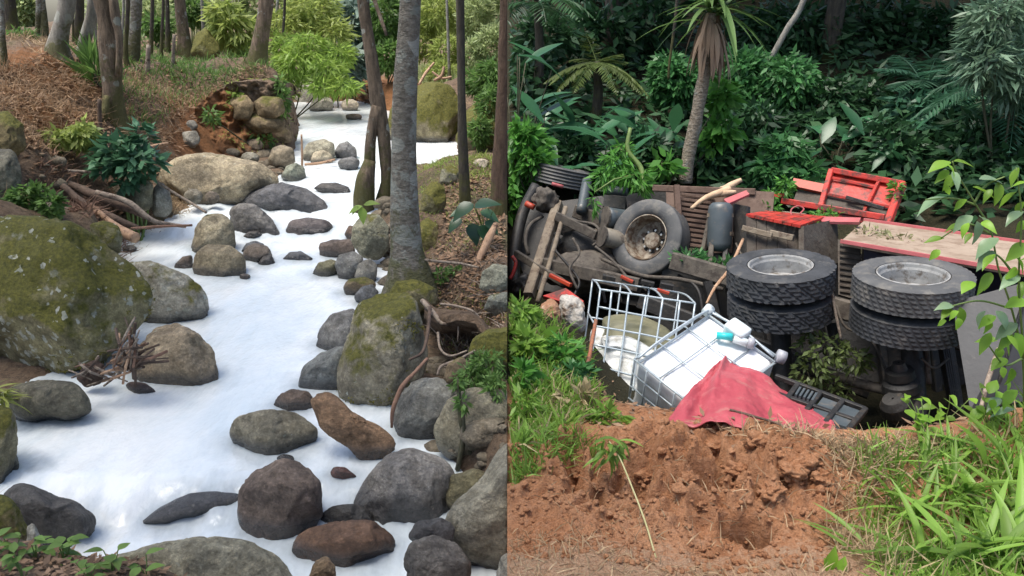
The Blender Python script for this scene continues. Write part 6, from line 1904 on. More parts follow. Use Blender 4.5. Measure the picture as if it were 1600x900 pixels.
part('red_beam', plate([(1240, 278, 10.6), (1302, 290, 10.3), (1298, 303, 10.25), (1238, 290, 10.55)], .05), M_ORNG, label='orange red torn beam')
part('red_beam', plate([(1246, 296, 10.6), (1296, 304, 10.3), (1290, 322, 10.2), (1240, 312, 10.5)], .03), M_BOARD)
part('red_beam', bar((1222, 314, 10.1), (1382, 340, 9.4), 10, 10), M_REDP)
part('red_beam', bar((1160, 304, 10.1), (1225, 306, 10.1), 7, 7), M_REDP)
part('red_beam', bar((1198, 330, 9.9), (1260, 337, 9.6), 6, 6), M_MUDTAN)
part('wire_loop', rod([(1238, 342, 9.2), (1236, 328, 9.3), (1246, 322, 9.4), (1256, 326, 9.4), (1250, 334, 9.3)], 1.1, 5, 20), M_PINK)
part('pink_strip', plate([(1131, 311, 9.5), (1166, 297, 9.6), (1171, 303, 9.5), (1138, 318, 9.4)], .03), M_PINK, label='short pink torn strip')

# cab end: bumper arc, steering rods, springs, engine lump, cylinders
part('bumper', rod([(838, 290, 11.3), (818, 330, 11.2), (806, 380, 11.0), (803, 420, 10.8), (808, 450, 10.6)], 9, 10, 24), M_BLACK, smooth=True)
part('cab_panel', plate([(842, 300, 11.6), (872, 306, 11.5), (850, 400, 11.3), (822, 440, 11.0), (808, 400, 11.2), (824, 330, 11.5)], .05), M_BLACK)
part('wheel_arch', rod([(848, 338, 10.9), (828, 352, 10.8), (821, 376, 10.7), (826, 398, 10.6)], 3, 8, 18), M_MUD, smooth=True)
part('front_axle', bar((872, 318, 10.9), (826, 462, 9.9), 15, 15), M_MUDTAN, label='tan muddy front axle beam')
part('steering_rod', rod([(884, 324, 10.7), (862, 400, 10.2), (840, 472, 9.7)], 4, 8), M_MUDTAN, smooth=True)
part('shock_absorber', rod([(917, 283, 11.4), (908, 331, 11.0)], 8, 12), M_TANK, smooth=True)
part('front_spring', bar((870, 338, 10.6), (932, 368, 10.2), 9, 14), M_MUD)
part('front_spring', bar((806, 396, 10.5), (880, 442, 9.8), 8, 11), M_MUD)
part('chassis_rail', bar((845, 412, 10.3), (1000, 446, 9.6), 18, 22), M_MUD)
part('chassis_rail', bar((872, 352, 10.9), (1010, 420, 10.4), 14, 22), M_BLACK)
g0 = np.random.default_rng(3)
V0, F0 = ICO[4]
eng = PT(918, 425, 10.3) + (V0 * (1 + .22 * fbm(V0 * 2.5, 4, 5)[:, None]))[:, :1] * .52 * RT + (V0 * (1 + .2 * fbm(V0 * 2.5, 4, 7)[:, None]))[:, 1:2] * .26 * UPV + V0[:, 2:] * .3 * FWD
part('engine', (eng, [tuple(f) for f in F0]), M_MUD, smooth=True)
eng2 = PT(925, 390, 10.7) + V0[:, :1] * .48 * RT + (V0 * (1 + .3 * fbm(V0 * 3, 4, 9)[:, None]))[:, 1:2] * .3 * UPV + V0[:, 2:] * .3 * FWD
part('gearbox', (eng2, [tuple(f) for f in F0]), M_BLACK, smooth=True)
for k in range(26):
    u, v = g0.uniform(850, 1000), g0.uniform(335, 455)
    L = g0.uniform(10, 26); a = g0.uniform(-.6, 1.9)
    t = 10.15 + (450 - v) * .005
    part('engine_bracket', bar((u, v, t), (u + L * math.cos(a), v + L * math.sin(a), t + g0.uniform(-.1, .1)), g0.uniform(3, 9), g0.uniform(3, 8)), [M_BLACK, M_MUD, M_BLACK, M_MUDTAN][k % 4])
for k, pts in enumerate(([(895, 372, 9.8), (905, 395, 9.75), (890, 420, 9.7), (902, 452, 9.6)], [(930, 385, 9.9), (960, 410, 9.8), (985, 440, 9.6)], [(868, 392, 9.9), (888, 415, 9.8), (905, 440, 9.7), (897, 462, 9.6)], [(898, 345, 10.4), (930, 352, 10.3), (938, 372, 10.2), (926, 384, 10.2)])):
    part('hose', rod(pts, 2.2, 6, 22), M_MUD if k != 2 else M_BLACK, smooth=True)
part('knuckle', (PT(852, 312, 10.9) + V0 * (1 + .25 * fbm(V0 * 2.2, 3, 2)[:, None]) * .17, [tuple(f) for f in F0]), M_MUD, smooth=True)
part('knuckle', (PT(820, 446, 10.2) + V0 * (1 + .25 * fbm(V0 * 2.2, 3, 8)[:, None]) * .15, [tuple(f) for f in F0]), M_BLACK, smooth=True)
part('air_cylinder', rod([(945, 339, 10.3), (984, 345, 10.5)], 16, 20, 6), M_TANK, smooth=True, label='blue grey cylinder')
part('air_cylinder', rod([(940, 369, 10.1), (976, 378, 10.2)], 15, 20, 6), M_TANKTAN, smooth=True, label='tan cylinder')
for pts, m in ([(944, 339, 10.29), (947, 339.4, 10.3)], M_MUD), ([(939, 369, 10.09), (942, 369.6, 10.1)], M_MUD):
    part('cylinder_rim', rod(pts, 17, 20, 3), m)
part('battery_box', plate([(944, 304, 10.9), (978, 308, 10.8), (976, 326, 10.7), (942, 322, 10.8)], .2), M_BLACK)
part('battery_box', rod([(950, 297, 11.0), (980, 300, 10.9)], 7, 12, 5), M_TANK, smooth=True)
part('red_lamp', rod([(822, 318, 10.9), (834, 324, 10.85)], 5, 8, 4), M_ORNG, smooth=True)
part('red_lamp', rod([(862, 287, 11.3), (880, 292, 11.3)], 3, 6, 4), M_PINK, smooth=True)
part('red_hook', rod([(797, 436, 10.3), (803, 424, 10.3), (806, 410, 10.3), (800, 400, 10.3)], 3, 8, 14), M_REDP, smooth=True)
part('cab_corner', plate([(848, 462, 9.6), (884, 450, 9.6), (912, 470, 9.3), (905, 480, 9.2)], .05), M_REDP, label='crumpled red corner of the cab')
part('cab_corner', bar((892, 446, 9.6), (860, 430, 9.8), 7, 6), M_ORNG)
# grey mudguard at the right end
fl = [(1488, 472, 6.9), (1620, 436, 6.6), (1640, 620, 6.4), (1548, 636, 6.5), (1516, 642, 6.5)]
part('mudguard', plate(fl, .035), M_FLAP, label='big grey mudguard')
part('mudguard_stay', bar((1600, 470, 6.4), (1560, 600, 6.4), 5), M_BLACK)

# wood and greenery lying on the lorry
for lab, pts in (('broken pale wood splinter pointing up on the lorry', [(1100, 312, 5, 9.9), (1128, 298, 7, 9.85), (1158, 281, 4, 9.9)]), ('broken pale wood splinter pointing down on the lorry', [(1080, 326, 3, 9.55), (1105, 308, 5, 9.6), (1140, 296, 6, 9.7)]),
                 ('short broken wood splinter between the long ones', [(1108, 306, 5, 9.7), (1130, 302, 6, 9.65), (1150, 300, 3, 9.65)])):
    pole('wood_splinter', lab, 'splinter', pts, simple_mat('fresh_wood', (.46, .30, .18), (.58, .42, .28), 9, .8, .008, 30), sd='R', sides=6, group='broken wood on the lorry', rough=.25)
pole('tan_stick', 'tan pole leaning between the front wheel and the coarse rear tyre', 'pole', [(1161, 374, 2.5, 8.6), (1140, 420, 3, 8.1), (1118, 448, 2.6, 7.8), (1104, 474, 2, 7.5)], WOOD_TAN, sd='R')
pole('thin_stick', 'thin pale stick hanging between the rear tyre pairs', 'stick', [(1298, 440, 2, 7.2), (1304, 480, 2.2, 7.1), (1314, 530, 2, 7.0)], WOOD_GREY, sd='R')
pole('thin_stick', 'brown stick standing in front of the grey mudguard', 'stick', [(1532, 640, 3, 5.4), (1545, 590, 4, 5.6), (1560, 545, 3.5, 5.8)], WOOD_GREY, sd='R')
upl = empty('uprooted_sapling', PD(990, 300, 10.6), 'uprooted leafy sapling lying across the front of the lorry', 'sapling')
V, Fc = join([tube([PD(985, 200, 10.8), PD(981, 235, 10.7), PD(1002, 264, 10.6), PD(1006, 300, 10.4)], np.array([3, 4, 4.5, 3]) / F * 10.6, 7, 14), tube([PD(960, 228, 10.8), PD(981, 240, 10.7)], .012, 5), tube([PD(1004, 270, 10.6), PD(960, 280, 10.3), PD(930, 300, 10.2)], .012, 5)])
build('stem', V, Fc, STEM_G, upl, 'R', smooth=True)
V, Fq = leaf_cloud([pxblob(962, 256, 26, 16, 10.7), pxblob(990, 276, 28, 14, 10.5), pxblob(945, 278, 18, 12, 10.5), pxblob(1004, 292, 12, 10, 10.4), pxblob(975, 236, 14, 14, 10.8), pxblob(928, 315, 5, 18, 10.4)], 620, .15, .035, R, .7, .3, clump=7)
o = build('foliage', V, Fq, J_BRIGHT, upl, 'R', rnd=R.random(len(Fq)), cut=False); o['kind'] = 'stuff'
bush('vine_tangle', 'tangled creeper hanging in the dark gap below the rear tyres', 'creeper', [pxblob(1290, 545, 44, 20, 7.0), pxblob(1335, 560, 26, 18, 7.0), pxblob(1265, 580, 26, 22, 6.9), pxblob(1300, 610, 26, 16, 6.9)], 700, .085, .035, leaf_mat('creeper_leaf', (.085, .125, .04), .5, .3), 'R', None, .5, 9, clump=8, sr=.008)
bush('leaf_heap', 'loose green leaves lying on the upper chassis rail', 'leaves', [pxblob(1080, 404, 26, 8, 9.0), pxblob(1130, 415, 24, 8, 8.9)], 500, .10, .035, J_MID, 'R', None, .2, 0, base=PD(1100, 412, 9.0))
bush('leaf_heap', 'loose torn leaves strewn on the dusty side board', 'leaves', [pxblob(1360, 366, 26, 7, 8.4), pxblob(1400, 374, 30, 5, 8.2), pxblob(1450, 385, 30, 4, 8.0)], 420, .07, .025, leaf_mat('torn_leaf', (.18, .19, .09), .5, .2), 'R', None, .05, 0, base=PD(1390, 375, 8.3))
bush('leaf_heap', 'torn green leaves caught on the red beams', 'leaves', [pxblob(1226, 292, 12, 16, 10.0), pxblob(1205, 306, 10, 8, 9.9), pxblob(1400, 300, 8, 18, 9.6), pxblob(1290, 335, 20, 8, 9.2), pxblob(1205, 325, 12, 6, 9.6)], 420, .09, .035, J_BRIGHT, 'R', None, .3, 0, base=PD(1226, 310, 10))
# ------------------------------------------------------------------ caged tanks, tarpaulin, debris
M_GALV = simple_mat('galvanised_tube', (.36, .42, .45), (.50, .56, .59), 14, .42, 0, metal=.35)
M_PLASTIC = simple_mat('white_tank_plastic', (.74, .76, .77), (.82, .83, .83), 2.2, .42, .002, 12, dirt=(.52, .47, .40), dirt_amt=.12)
M_CRUSH = simple_mat('crushed_tank_plastic', (.60, .61, .58), (.72, .73, .71), 3, .5, .004, 12, dirt=(.34, .31, .24), dirt_amt=.3)
M_OLIVE = simple_mat('stained_tank_plastic', (.15, .145, .08), (.24, .225, .14), 3, .55, .004, 12)
M_TARP = simple_mat('red_tarpaulin', (.36, .050, .068), (.45, .085, .10), 3, .55, .004, 26, dirt=(.44, .17, .15), dirt_amt=.2)
M_CYAN = simple_mat('turquoise_valve', (.02, .48, .50), (.05, .55, .55), 5, .4, 0)
M_CLEAR = simple_mat('cloudy_plastic', (.55, .62, .63), (.66, .72, .72), 5, .35, 0)
M_GCAP = simple_mat('grey_cap', (.30, .31, .34), (.38, .39, .42), 5, .5, 0)

# the tank in front: a box seen on its edge. B is the far top corner, A and C the near side corners
A_, B_, C_ = PT(992, 562, 6.72), PT(1108, 484, 7.15), PT(1220, 560, 6.72)
e1, e2 = A_ - B_, C_ - B_
e1n = nrm(e1)
e2 = e2 - e1n * (e2 @ e1n)
e2n = nrm(e2)
nd = nrm(np.cross(e1n, e2n))
if nd[2] > 0: nd = -nd
a_, b_, h_ = np.linalg.norm(e1), np.linalg.norm(e2), .82
tank = empty('caged_tank', (A_ + C_) / 2 + nd * h_, 'white plastic tank in a galvanised cage, tipped on its corner under the red tarpaulin', 'tank')


def tpt(i, j, k): return B_ + e1n * (a_ * i) + e2n * (b_ * j) + nd * (h_ * k)


def rounded_box(f, n=14, r=.12, dent=0.0, seed=0.0):
    """a box with rounded corners mapped by f(i, j, k) in 0..1, with soft dents"""
    bm = bmesh.new()
    bmesh.ops.create_cube(bm, size=2)
    bmesh.ops.subdivide_edges(bm, edges=bm.edges[:], cuts=n, use_grid_fill=True)
    V = np.array([v.co[:] for v in bm.verts])
    Fc = [tuple(v.index for v in q.verts) for q in bm.faces]
    bm.free()
    Cc = np.clip(V, -1 + r, 1 - r)
    d = V - Cc
    l = np.linalg.norm(d, axis=1, keepdims=True)
    V = np.where(l > 1e-6, Cc + d / np.maximum(l, 1e-6) * np.minimum(l, r), V)
    if dent:
        V = V * (1 - dent * np.clip(fbm(V * 1.4 + seed, 3, seed), 0, 1))[:, None]
    U = (V + 1) / 2
    return np.array([f(*u) for u in U]), Fc


ins = .012
V, Fc = rounded_box(lambda i, j, k: tpt(ins + i * (1 - 2 * ins), ins + j * (1 - 2 * ins), ins + k * (1 - 2 * ins)), 16, .13, .05, 2.0)
bt = build('plastic_body', V, Fc, M_PLASTIC, tank, 'R', smooth=True)


def tubes_on(parent, pts, r=.011, name='cage_tube'):
    V, Fc = tube(pts, r, 7, max(2, len(pts) * 4) if len(pts) > 2 else 2)
    return build(name, V, Fc, M_GALV, parent, 'R', smooth=True)


for q in (0, .07): 
    tubes_on(tank, [tpt(0, q, -.012), tpt(1, q, -.012)])
    tubes_on(tank, [tpt(q, 0, -.012), tpt(q, 1, -.012)])
for q in (.36, .70): tubes_on(tank, [tpt(0, q, -.010), tpt(1, q, -.010)], .0075)
for q in (.36, .70): tubes_on(tank, [tpt(q, 0, -.02), tpt(q, 1, -.02)], .0075)
for q in (0, 1): tubes_on(tank, [tpt(1.0, q, -.01), tpt(1.0, q, 1)])
tubes_on(tank, [tpt(1.0, 0, 0), tpt(1.0, 1, 0)])
tubes_on(tank, [tpt(0, 1.0, 0), tpt(1, 1.0, 0)])
for k in range(1, 5):
    tubes_on(tank, [tpt(1.012, 0, k * .2), tpt(1.012, 1, k * .2)], .0085)
    tubes_on(tank, [tpt(1.012, k * .2, 0), tpt(1.012, k * .2, 1)], .0085)
tubes_on(tank, [tpt(0, .04, -.05), tpt(.25, .04, -.10), tpt(.75, .04, -.10), tpt(1, .04, -.05)])
tubes_on(tank, [tpt(.04, .02, -.03), tpt(.04, .5, -.09), tpt(.04, .95, -.03)])
V, Fc = rounded_box(lambda i, j, k: tpt(.0 + .16 * i, .34 + .26 * j, -.15 + .13 * k), 4, .25); build('valve_housing', V, Fc, M_CLEAR, tank, 'R', smooth=True)
V, Fc = tube([tpt(.25, .36, -.06), tpt(.17, .50, -.08)], .032, 12); build('valve', V, Fc, M_CYAN, tank, 'R', smooth=True)
V, Fc = tube([tpt(.17, .52, -.07), tpt(.12, .66, -.07)], .036, 12); build('outlet', V, Fc, M_CLEAR, tank, 'R', smooth=True)
V, Fc = tube([tpt(.12, .66, -.08), tpt(.09, .72, -.08)], .048, 12); build('cap', V, Fc, M_GCAP, tank, 'R', smooth=True)
V, Fc = tube([tpt(.02, .03, -.07), tpt(.05, .0, .02)], .045, 14); build('corner_cap', V, Fc, M_CLEAR, tank, 'R', smooth=True)
V, Fc = tube([tpt(.02, .97, -.05), tpt(-.02, 1.04, -.03)], .058, 14); build('cap', V, Fc, M_GCAP, tank, 'R', smooth=True)

# the crushed tank behind it
ta = empty('caged_tank', PT(990, 630, 7.7), 'crushed white tank in a bent galvanised cage, behind the tipped one', 'tank')
G = lambda i, j, k=0: PT(*(np.array([938, 452, 7.75]) * (1 - i) * (1 - j) + np.array([1086, 474, 7.65]) * i * (1 - j) + np.array([1060, 652, 7.35]) * i * j + np.array([918, 612, 7.45]) * (1 - i) * j)) + FWD * .75 * k + UPV * .10 * k
for k in (0, 1):
    for i in ((0, .12, .30, .48, .66, .84, 1) if k == 0 else (0, .33, .66, 1)):
        tubes_on(ta, [G(i, 0, k), G(i + .015 * math.sin(i * 9), .5, k), G(i, 1, k)], .010)
    for j in ((0, .17, .36, .54, .73, .92) if k == 0 else (0, .4, .8)):
        tubes_on(ta, [G(0, j, k), G(.5, j + .012 * math.sin(j * 11), k), G(1, j, k)], .010)
for i in (0, .33, .66, 1):
    tubes_on(ta, [G(i, 0, 0), G(i, -.02, .5), G(i, 0, 1)], .010)
for j in (.36, .73):
    tubes_on(ta, [G(0, j, 0), G(0, j, 1)], .010)
V, Fc = rounded_box(lambda i, j, k: G(.03 + .92 * i, .47 + .52 * j - .05 * math.sin(i * 5), .05 + .8 * k), 18, .2, .22, 5.0)
build('crushed_body', V, Fc, M_CRUSH, ta, 'R', smooth=True)
V, Fc = rounded_box(lambda i, j, k: G(.14 + .8 * i, .33 + .24 * j - .07 * math.sin(i * 3.3), .12 + .7 * k), 10, .3, .2, 9.0)
build('crushed_top', V, Fc, M_OLIVE, ta, 'R', smooth=True, )
part_lip = rounded_box(lambda i, j, k: G(.10 + .62 * i, .46 + .12 * j - .05 * math.sin(i * 4), .04 + .2 * k), 8, .3, .2, 3.0)
build('torn_lip', part_lip[0], part_lip[1], M_CRUSH, ta, 'R', smooth=True)
V, Fc = join([beam(G(.1 + .22 * i, -.06, .9), G(.25 + .22 * i, -.05, .9), .05, .05) for i in range(4)])
build('pallet_foot', V, Fc, M_BLACK, ta, 'R')['kind'] = 'stuff'
V, Fc = join([beam(G(.28, -.10, .7), G(.42, -.06, .7), .035, .03), beam(G(.70, -.02, .7), G(.84, .0, .7), .035, .03)])
build('orange_strap', V, Fc, M_ORNG, ta, 'R')['kind'] = 'stuff'
M_RUSTY = simple_mat('rusty_orange', (.30, .10, .05), (.42, .17, .09), 12, .8, .006, 30, dirt=(.16, .09, .06), dirt_amt=.5)
pole('orange_strip', 'rusty orange strip standing at the left of the crushed tank', 'strip', [(931, 500, 3, 6.9), (920, 560, 3.5, 6.5), (908, 604, 3, 6.1)], M_RUSTY, sd='R', sides=6)

# black pallet base thrown aside
pb = empty('pallet_base', PT(1300, 655, 6.0), 'black steel pallet base half buried beside the red tarpaulin', 'pallet base')
S = lambda i, j: PT(*(np.array([1212, 588, 6.5]) * (1 - i) * (1 - j) + np.array([1352, 640, 6.1]) * i * (1 - j) + np.array([1322, 676, 5.6]) * i * j + np.array([1180, 632, 6.0]) * (1 - i) * j))
for p, q in (((0, 0), (1, 0)), ((1, 0), (1, 1)), ((1, 1), (0, 1)), ((0, .5), (1, .5)), ((.5, 0), (.5, 1)), ((.25, 0), (.25, 1)), ((.75, 0), (.75, 1))):
    V, Fc = beam(S(*p), S(*q), .04, .04); build('steel_bar', V, Fc, M_BLACK, pb, 'R')
for k in range(5):
    V, Fc = beam(S(.30 + k * .045, .12), S(.31 + k * .045, .40), .018, .05); build('slat', V, Fc, M_TANK, pb, 'R')
V, Fc = slab([S(.55, .1), S(.96, .1), S(.96, .8), S(.55, .8)], .02); build('sheet', V, Fc, M_TANK, pb, 'R')

# tarpaulin: a sheet hung from the tank's face down to the soil, with folds
top = [(1126, 563, 6.72), (1136, 563, 6.70), (1180, 582, 6.55), (1240, 618, 6.3), (1290, 650, 5.95), (1308, 672, 5.6)]
bot = [(1040, 662, 5.35), (1085, 664, 5.2), (1150, 668, 5.1), (1210, 690, 4.98), (1262, 702, 4.9), (1304, 700, 4.95)]
Tn, Bn = catmull(np.array([PT(*p) for p in top]), 120), catmull(np.array([PT(*p) for p in bot]), 120)
V = []
nv = 80
for j in range(nv):
    s = j / (nv - 1)
    row = Tn * (1 - s) + Bn * s
    row[:, 2] += .03 * math.sin(math.pi * s)
    V.append(row)
V = np.array(V)
iu, jv = np.meshgrid(np.linspace(0, 1, 120), np.linspace(0, 1, nv))
fold = .045 * np.sin(iu * 17 + jv * 3 + 1.5 * np.sin(jv * 5)) * (.3 + jv) * np.exp(-((iu - .35) / .5) ** 2) + .05 * np.exp(-((iu - .16 - .10 * jv) / .035) ** 2) - .05 * np.exp(-((iu - .30 - .08 * jv) / .05) ** 2) * jv
fold += .022 * fbm(np.stack([iu * 9, jv * 5, iu * 0], -1), 4, 6)
cr = np.stack([iu * 7 + jv * 2, jv * 6 - iu * 3, iu * 0], -1)
fold += .016 * (np.abs(fbm(cr, 3, 16)) - .25) + .006 * (np.abs(fbm(cr * 3, 3, 26)) - .25)
V = V + fold[..., None] * nrm(UPV * .7 - FWD * .7)
V = V.reshape(-1, 3)
idx = np.arange(len(V)).reshape(nv, 120)
Fq = np.stack([idx[:-1, :-1], idx[1:, :-1], idx[1:, 1:], idx[:-1, 1:]], -1).reshape(-1, 4)
tarp = build('tarpaulin', V, Fq, M_TARP, None, 'R', smooth=True)
so = tarp.modifiers.new('thickness', 'SOLIDIFY'); so.thickness = .006
tag(tarp, 'pinkish red tarpaulin draped from the tipped tank down to the dug soil', 'tarpaulin')
pole('dead_branch', 'dark thin branch lying across the foot of the red tarpaulin', 'branch', [(1140, 640, 2, 4.8), (1175, 650, 2.4, 4.75), (1215, 662, 2, 4.65), (1240, 676, 1.5, 4.5)], WOOD_DARK, sd='R')
pole('dead_branch', 'brown broken branch on the grass left of the tanks', 'branch', [(838, 664, 3, 5.0), (868, 652, 4.5, 5.1), (900, 640, 4.5, 5.2), (922, 636, 3, 5.3)], WOOD_GREY, sd='R')

# crumpled sheet and torn carton by the cab
for lab, nm, poly, t, m in (('crumpled white sheet with a muddy hem beside the cab', 'crumpled_sheet', [(872, 462), (890, 455), (915, 474), (918, 500), (912, 524), (890, 516), (876, 500)], 8.3, simple_mat('grubby_white', (.42, .39, .34), (.55, .52, .47), 4, .8, .01, 12, dirt=(.26, .17, .11), dirt_amt=.4)),
                            ('torn brown carton piece left of the crumpled sheet', 'torn_carton', [(840, 476), (858, 464), (874, 472), (878, 505), (866, 514), (846, 500)], 8.2, simple_mat('carton', (.30, .15, .08), (.40, .23, .14), 5, .85, .01, 14, dirt=(.55, .42, .32), dirt_amt=.2))):
    P = np.array([PT(u, v, t) for u, v in poly])
    c = P.mean(0) - FWD * .08
    ring2 = P * .55 + c * .45 - FWD * .06
    k = len(P)
    V = np.vstack([P, ring2, c[None], P + FWD * .05 - UPW * .01])
    Fc = [(i, (i + 1) % k, k + (i + 1) % k, k + i) for i in range(k)] + [(k + i, k + (i + 1) % k, 2 * k) for i in range(k)] + [(i + 2 * k + 1, (i + 1) % k + 2 * k + 1, (i + 1) % k, i) for i in range(k)]
    o = build(nm, V, Fc, m, sd='R')
    sub = o.modifiers.new('soft', 'SUBSURF'); sub.levels = 3; sub.render_levels = 3
    tx = bpy.data.textures.new('crumple', 'CLOUDS'); tx.noise_scale = .09
    dm = o.modifiers.new('crumple', 'DISPLACE'); dm.texture = tx; dm.strength = .07
    tag(o, lab, 'sheet' if 'sheet' in nm else 'carton')

# ------------------------------------------------------------------ loose soil, straw, grass
g = np.random.default_rng(21)
V0, F0 = ICO[2]
allV, allF = [], []
pts = scatter([(800, 880), (800, 700), (860, 672), (1050, 664), (1250, 690), (1340, 720), (1345, 830), (1300, 890)], 1100, 'R', g)
off = 0
for p in pts:
    s = .006 * g.gamma(2.0, .6) + .004
    U = V0 * (1 + .4 * fbm(V0 * 1.7 + p * 9, 2, 1)[:, None]) * np.array([1, 1, .75]) * s
    allV.append(U + p + np.array([0, 0, s * .35])); allF.append(F0 + off); off += len(V0)
clods = build('soil_clods', np.vstack(allV), np.vstack(allF), ground_right.data.materials[0], sd='R', smooth=True, cut=False, org=np.zeros(3))
tag(clods, 'crumbled clods of red soil over the dug heap', None, None, 'stuff')
# the largest clods lie apart: each its own
for i, (u, v, s) in enumerate(((1225, 704, .10), (1260, 722, .09), (1180, 690, .08), (1120, 700, .07), (1235, 738, .085), (1010, 745, .07), (940, 760, .065), (1075, 752, .06), (1150, 735, .075), (1280, 748, .07), (905, 740, .055), (1205, 768, .08), (1100, 790, .055), (980, 690, .06))):
    p = hit(u, v, 'R')
    V1, F1 = ICO[4]
    s *= .75
    U = V1 * (1 + .5 * fbm(V1 * 1.7 + i * 3.1, 6, i, .6)[:, None]) * np.array([1.15, 1, .75]) * s
    o = build('soil_clod', U + p + np.array([0, 0, s * .1]), F1, ground_right.data.materials[0], sd='R', smooth=True)
    names = ('big red soil clod at the top of the heap under the tarpaulin corner', 'red soil clod right of the biggest clod', 'red soil clod below the middle of the tarpaulin', 'flat red soil clod below the tarpaulin tip', 'red soil clod above the little pit', 'red soil clod beside the bent weed stem', 'red soil clod left of the weed leaves', 'small red soil clod in the middle of the dug face', 'red soil clod half way down the dug face', 'red soil clod at the smooth right edge of the heap', 'small red soil clod at the left of the dug face', 'red soil clod hanging over the little pit', 'small red soil clod low on the dug face', 'small red soil clod near the heap top behind the weed')
    tag(o, names[i], 'soil clod', 'clods of dug soil')

DRYP = [(795, 895), (800, 820), (900, 840), (1000, 880), (1340, 880), (1340, 960), (800, 1000)]
blades(scatter(DRYP, 1500, 'R', g), .085, .005, g, STRAW, 'dry_straw', 'dry straw and rootlets on the trampled soil', 'R', 1.0, .12)
blades(scatter([(800, 700), (1300, 700), (1340, 850), (900, 850)], 420, 'R', g), .10, .0045, g, STRAW, 'dry_straw', 'thin rootlets sticking from the dug soil', 'R', 1.0, .25)
blades(scatter([(1080, 664), (1300, 694), (1380, 700), (1500, 690), (1330, 740), (1150, 690)], 900, 'R', g), .15, .006, g, STRAW, 'dry_straw', 'dry grass along the heap top', 'R', 1.0, .25)
blades(scatter([(1300, 720), (1400, 720), (1400, 900), (1290, 860)], 600, 'R', g), .20, .006, g, STRAW, 'dry_straw', 'tangled dry stalks at the edge of the tall grass', 'R', 1.1, .3)
blades(scatter([(1330, 700), (1600, 660), (1640, 760), (1640, 960), (1400, 960), (1350, 860)], 1500, 'R', g), .20, .013, g, GRASS, 'grass', 'bright green grass at the lower right', 'R', .7, .8)
blades(scatter([(1330, 700), (1600, 660), (1640, 960), (1380, 960)], 450, 'R', g), .24, .010, g, GRASS_DRY, 'grass', 'yellowed grass among the green at the lower right', 'R', .9, .5)
g3 = np.random.default_rng(78)
blades(scatter([(1600, 640), (1900, 600), (2100, 760), (2100, 960), (1640, 960)], 2200, 'R', g3), .22, .016, g3, GRASS, 'grass', 'bright green grass carrying on right of the vine', 'R', .7, .8)
blades(scatter([(1560, 520), (1620, 400), (1900, 330), (2100, 500), (1900, 600), (1620, 640)], 2200, 'R', g3), .26, .03, g3, J_MID, 'grass', 'green growth right of the lorry', 'R', .7, .8)
WEEDP = [(796, 480), (850, 500), (925, 560), (940, 640), (900, 664), (860, 690), (800, 720)]
blades(scatter(WEEDP, 2000, 'R', g), .18, .016, g, GRASS, 'grass', 'green grass left of the tanks', 'R', .7, .7)
blades(scatter(WEEDP, 500, 'R', g), .20, .012, g, GRASS_DRY, 'grass', 'pale dry grass left of the tanks', 'R', .9, .4)
blades(scatter([(796, 720), (860, 690), (990, 668), (960, 690), (850, 730), (800, 760)], 450, 'R', g), .16, .008, g, GRASS, 'grass', 'green blades along the left top of the dug heap', 'R', .7, .6)
flakes(scatter([(796, 480), (1600, 640), (1600, 690), (1330, 700), (900, 660), (800, 700)], 700, 'R', g), .07, .025, g, LITTER, 'leaf_litter', 'dead leaves along the heap edge', 'R')
for lab, u, v, ru, rv, n, L, W, m in (('bright leafy weed at the border, halfway down the grass', 822, 545, 24, 26, 240, .13, .05, GRASS), ('leafy weed left of the crushed tank, with mixed green leaves', 880, 555, 28, 26, 330, .12, .04, J_BRIGHT), ('tall weed at the border below the cab', 812, 490, 18, 22, 200, .13, .045, GRASS),
                                      ('greyish leafy weed below the orange strip', 905, 625, 26, 18, 240, .10, .03, GRASS_DRY), ('light green weed low at the border beside the heap', 818, 640, 22, 30, 240, .11, .03, GRASS), ('broad leaved weed beside the torn carton', 835, 520, 22, 18, 120, .15, .07, GRASS), ('pale drooping weed at the border below the leafy weed', 815, 590, 18, 22, 150, .15, .05, J_BRIGHT), ('dark leaved weed in front of the crushed tank', 900, 590, 22, 20, 190, .12, .05, J_MID), ('weed in front of the tipped tank', 950, 648, 24, 14, 220, .10, .03, GRASS)):
    D = hit(u, v + rv * .8, 'R')[1]
    bush('weed', lab, 'weed', [pxblob(u, v, ru, rv, D)], n, L, W, m, 'R', 'weeds left of the tanks', .3, 4, clump=7, stem_mat=STEM_G, sr=.006)

# the bent weed on the dug face
wd = empty('bent_weed', hit(1025, 872, 'R'), 'tall pale weed bent over the dug soil, leaves at its tip', 'weed')
V, Fc = tube([hit(1025, 872, 'R'), PD(1008, 815, 3.62), PD(985, 755, 3.85), PD(968, 715, 4.0), PD(952, 690, 4.1)], np.array([1.5, 1.7, 1.6, 1.5, 1.2]) / F * 3.9, 7, 20)
build('stem', V, Fc, simple_mat('pale_stem', (.38, .36, .16), (.46, .42, .22), 14, .6, 0), wd, 'R', smooth=True)
M_WEED = big_leaf_mesh('weed_leaf', GRASS, LANCE, .6, .25)
for i in range(30):
    q = PD(955 + R.uniform(-14, 16), 700 + R.uniform(-14, 18), 4.05)
    put_leaf(wd, M_WEED, q, RT * R.normal() * .8 + UPV * R.uniform(-1.1, .5) - FWD * R.uniform(-.3, .8), UPV - FWD * .5, R.uniform(.07, .14), R.uniform(.07, .12), 'R')

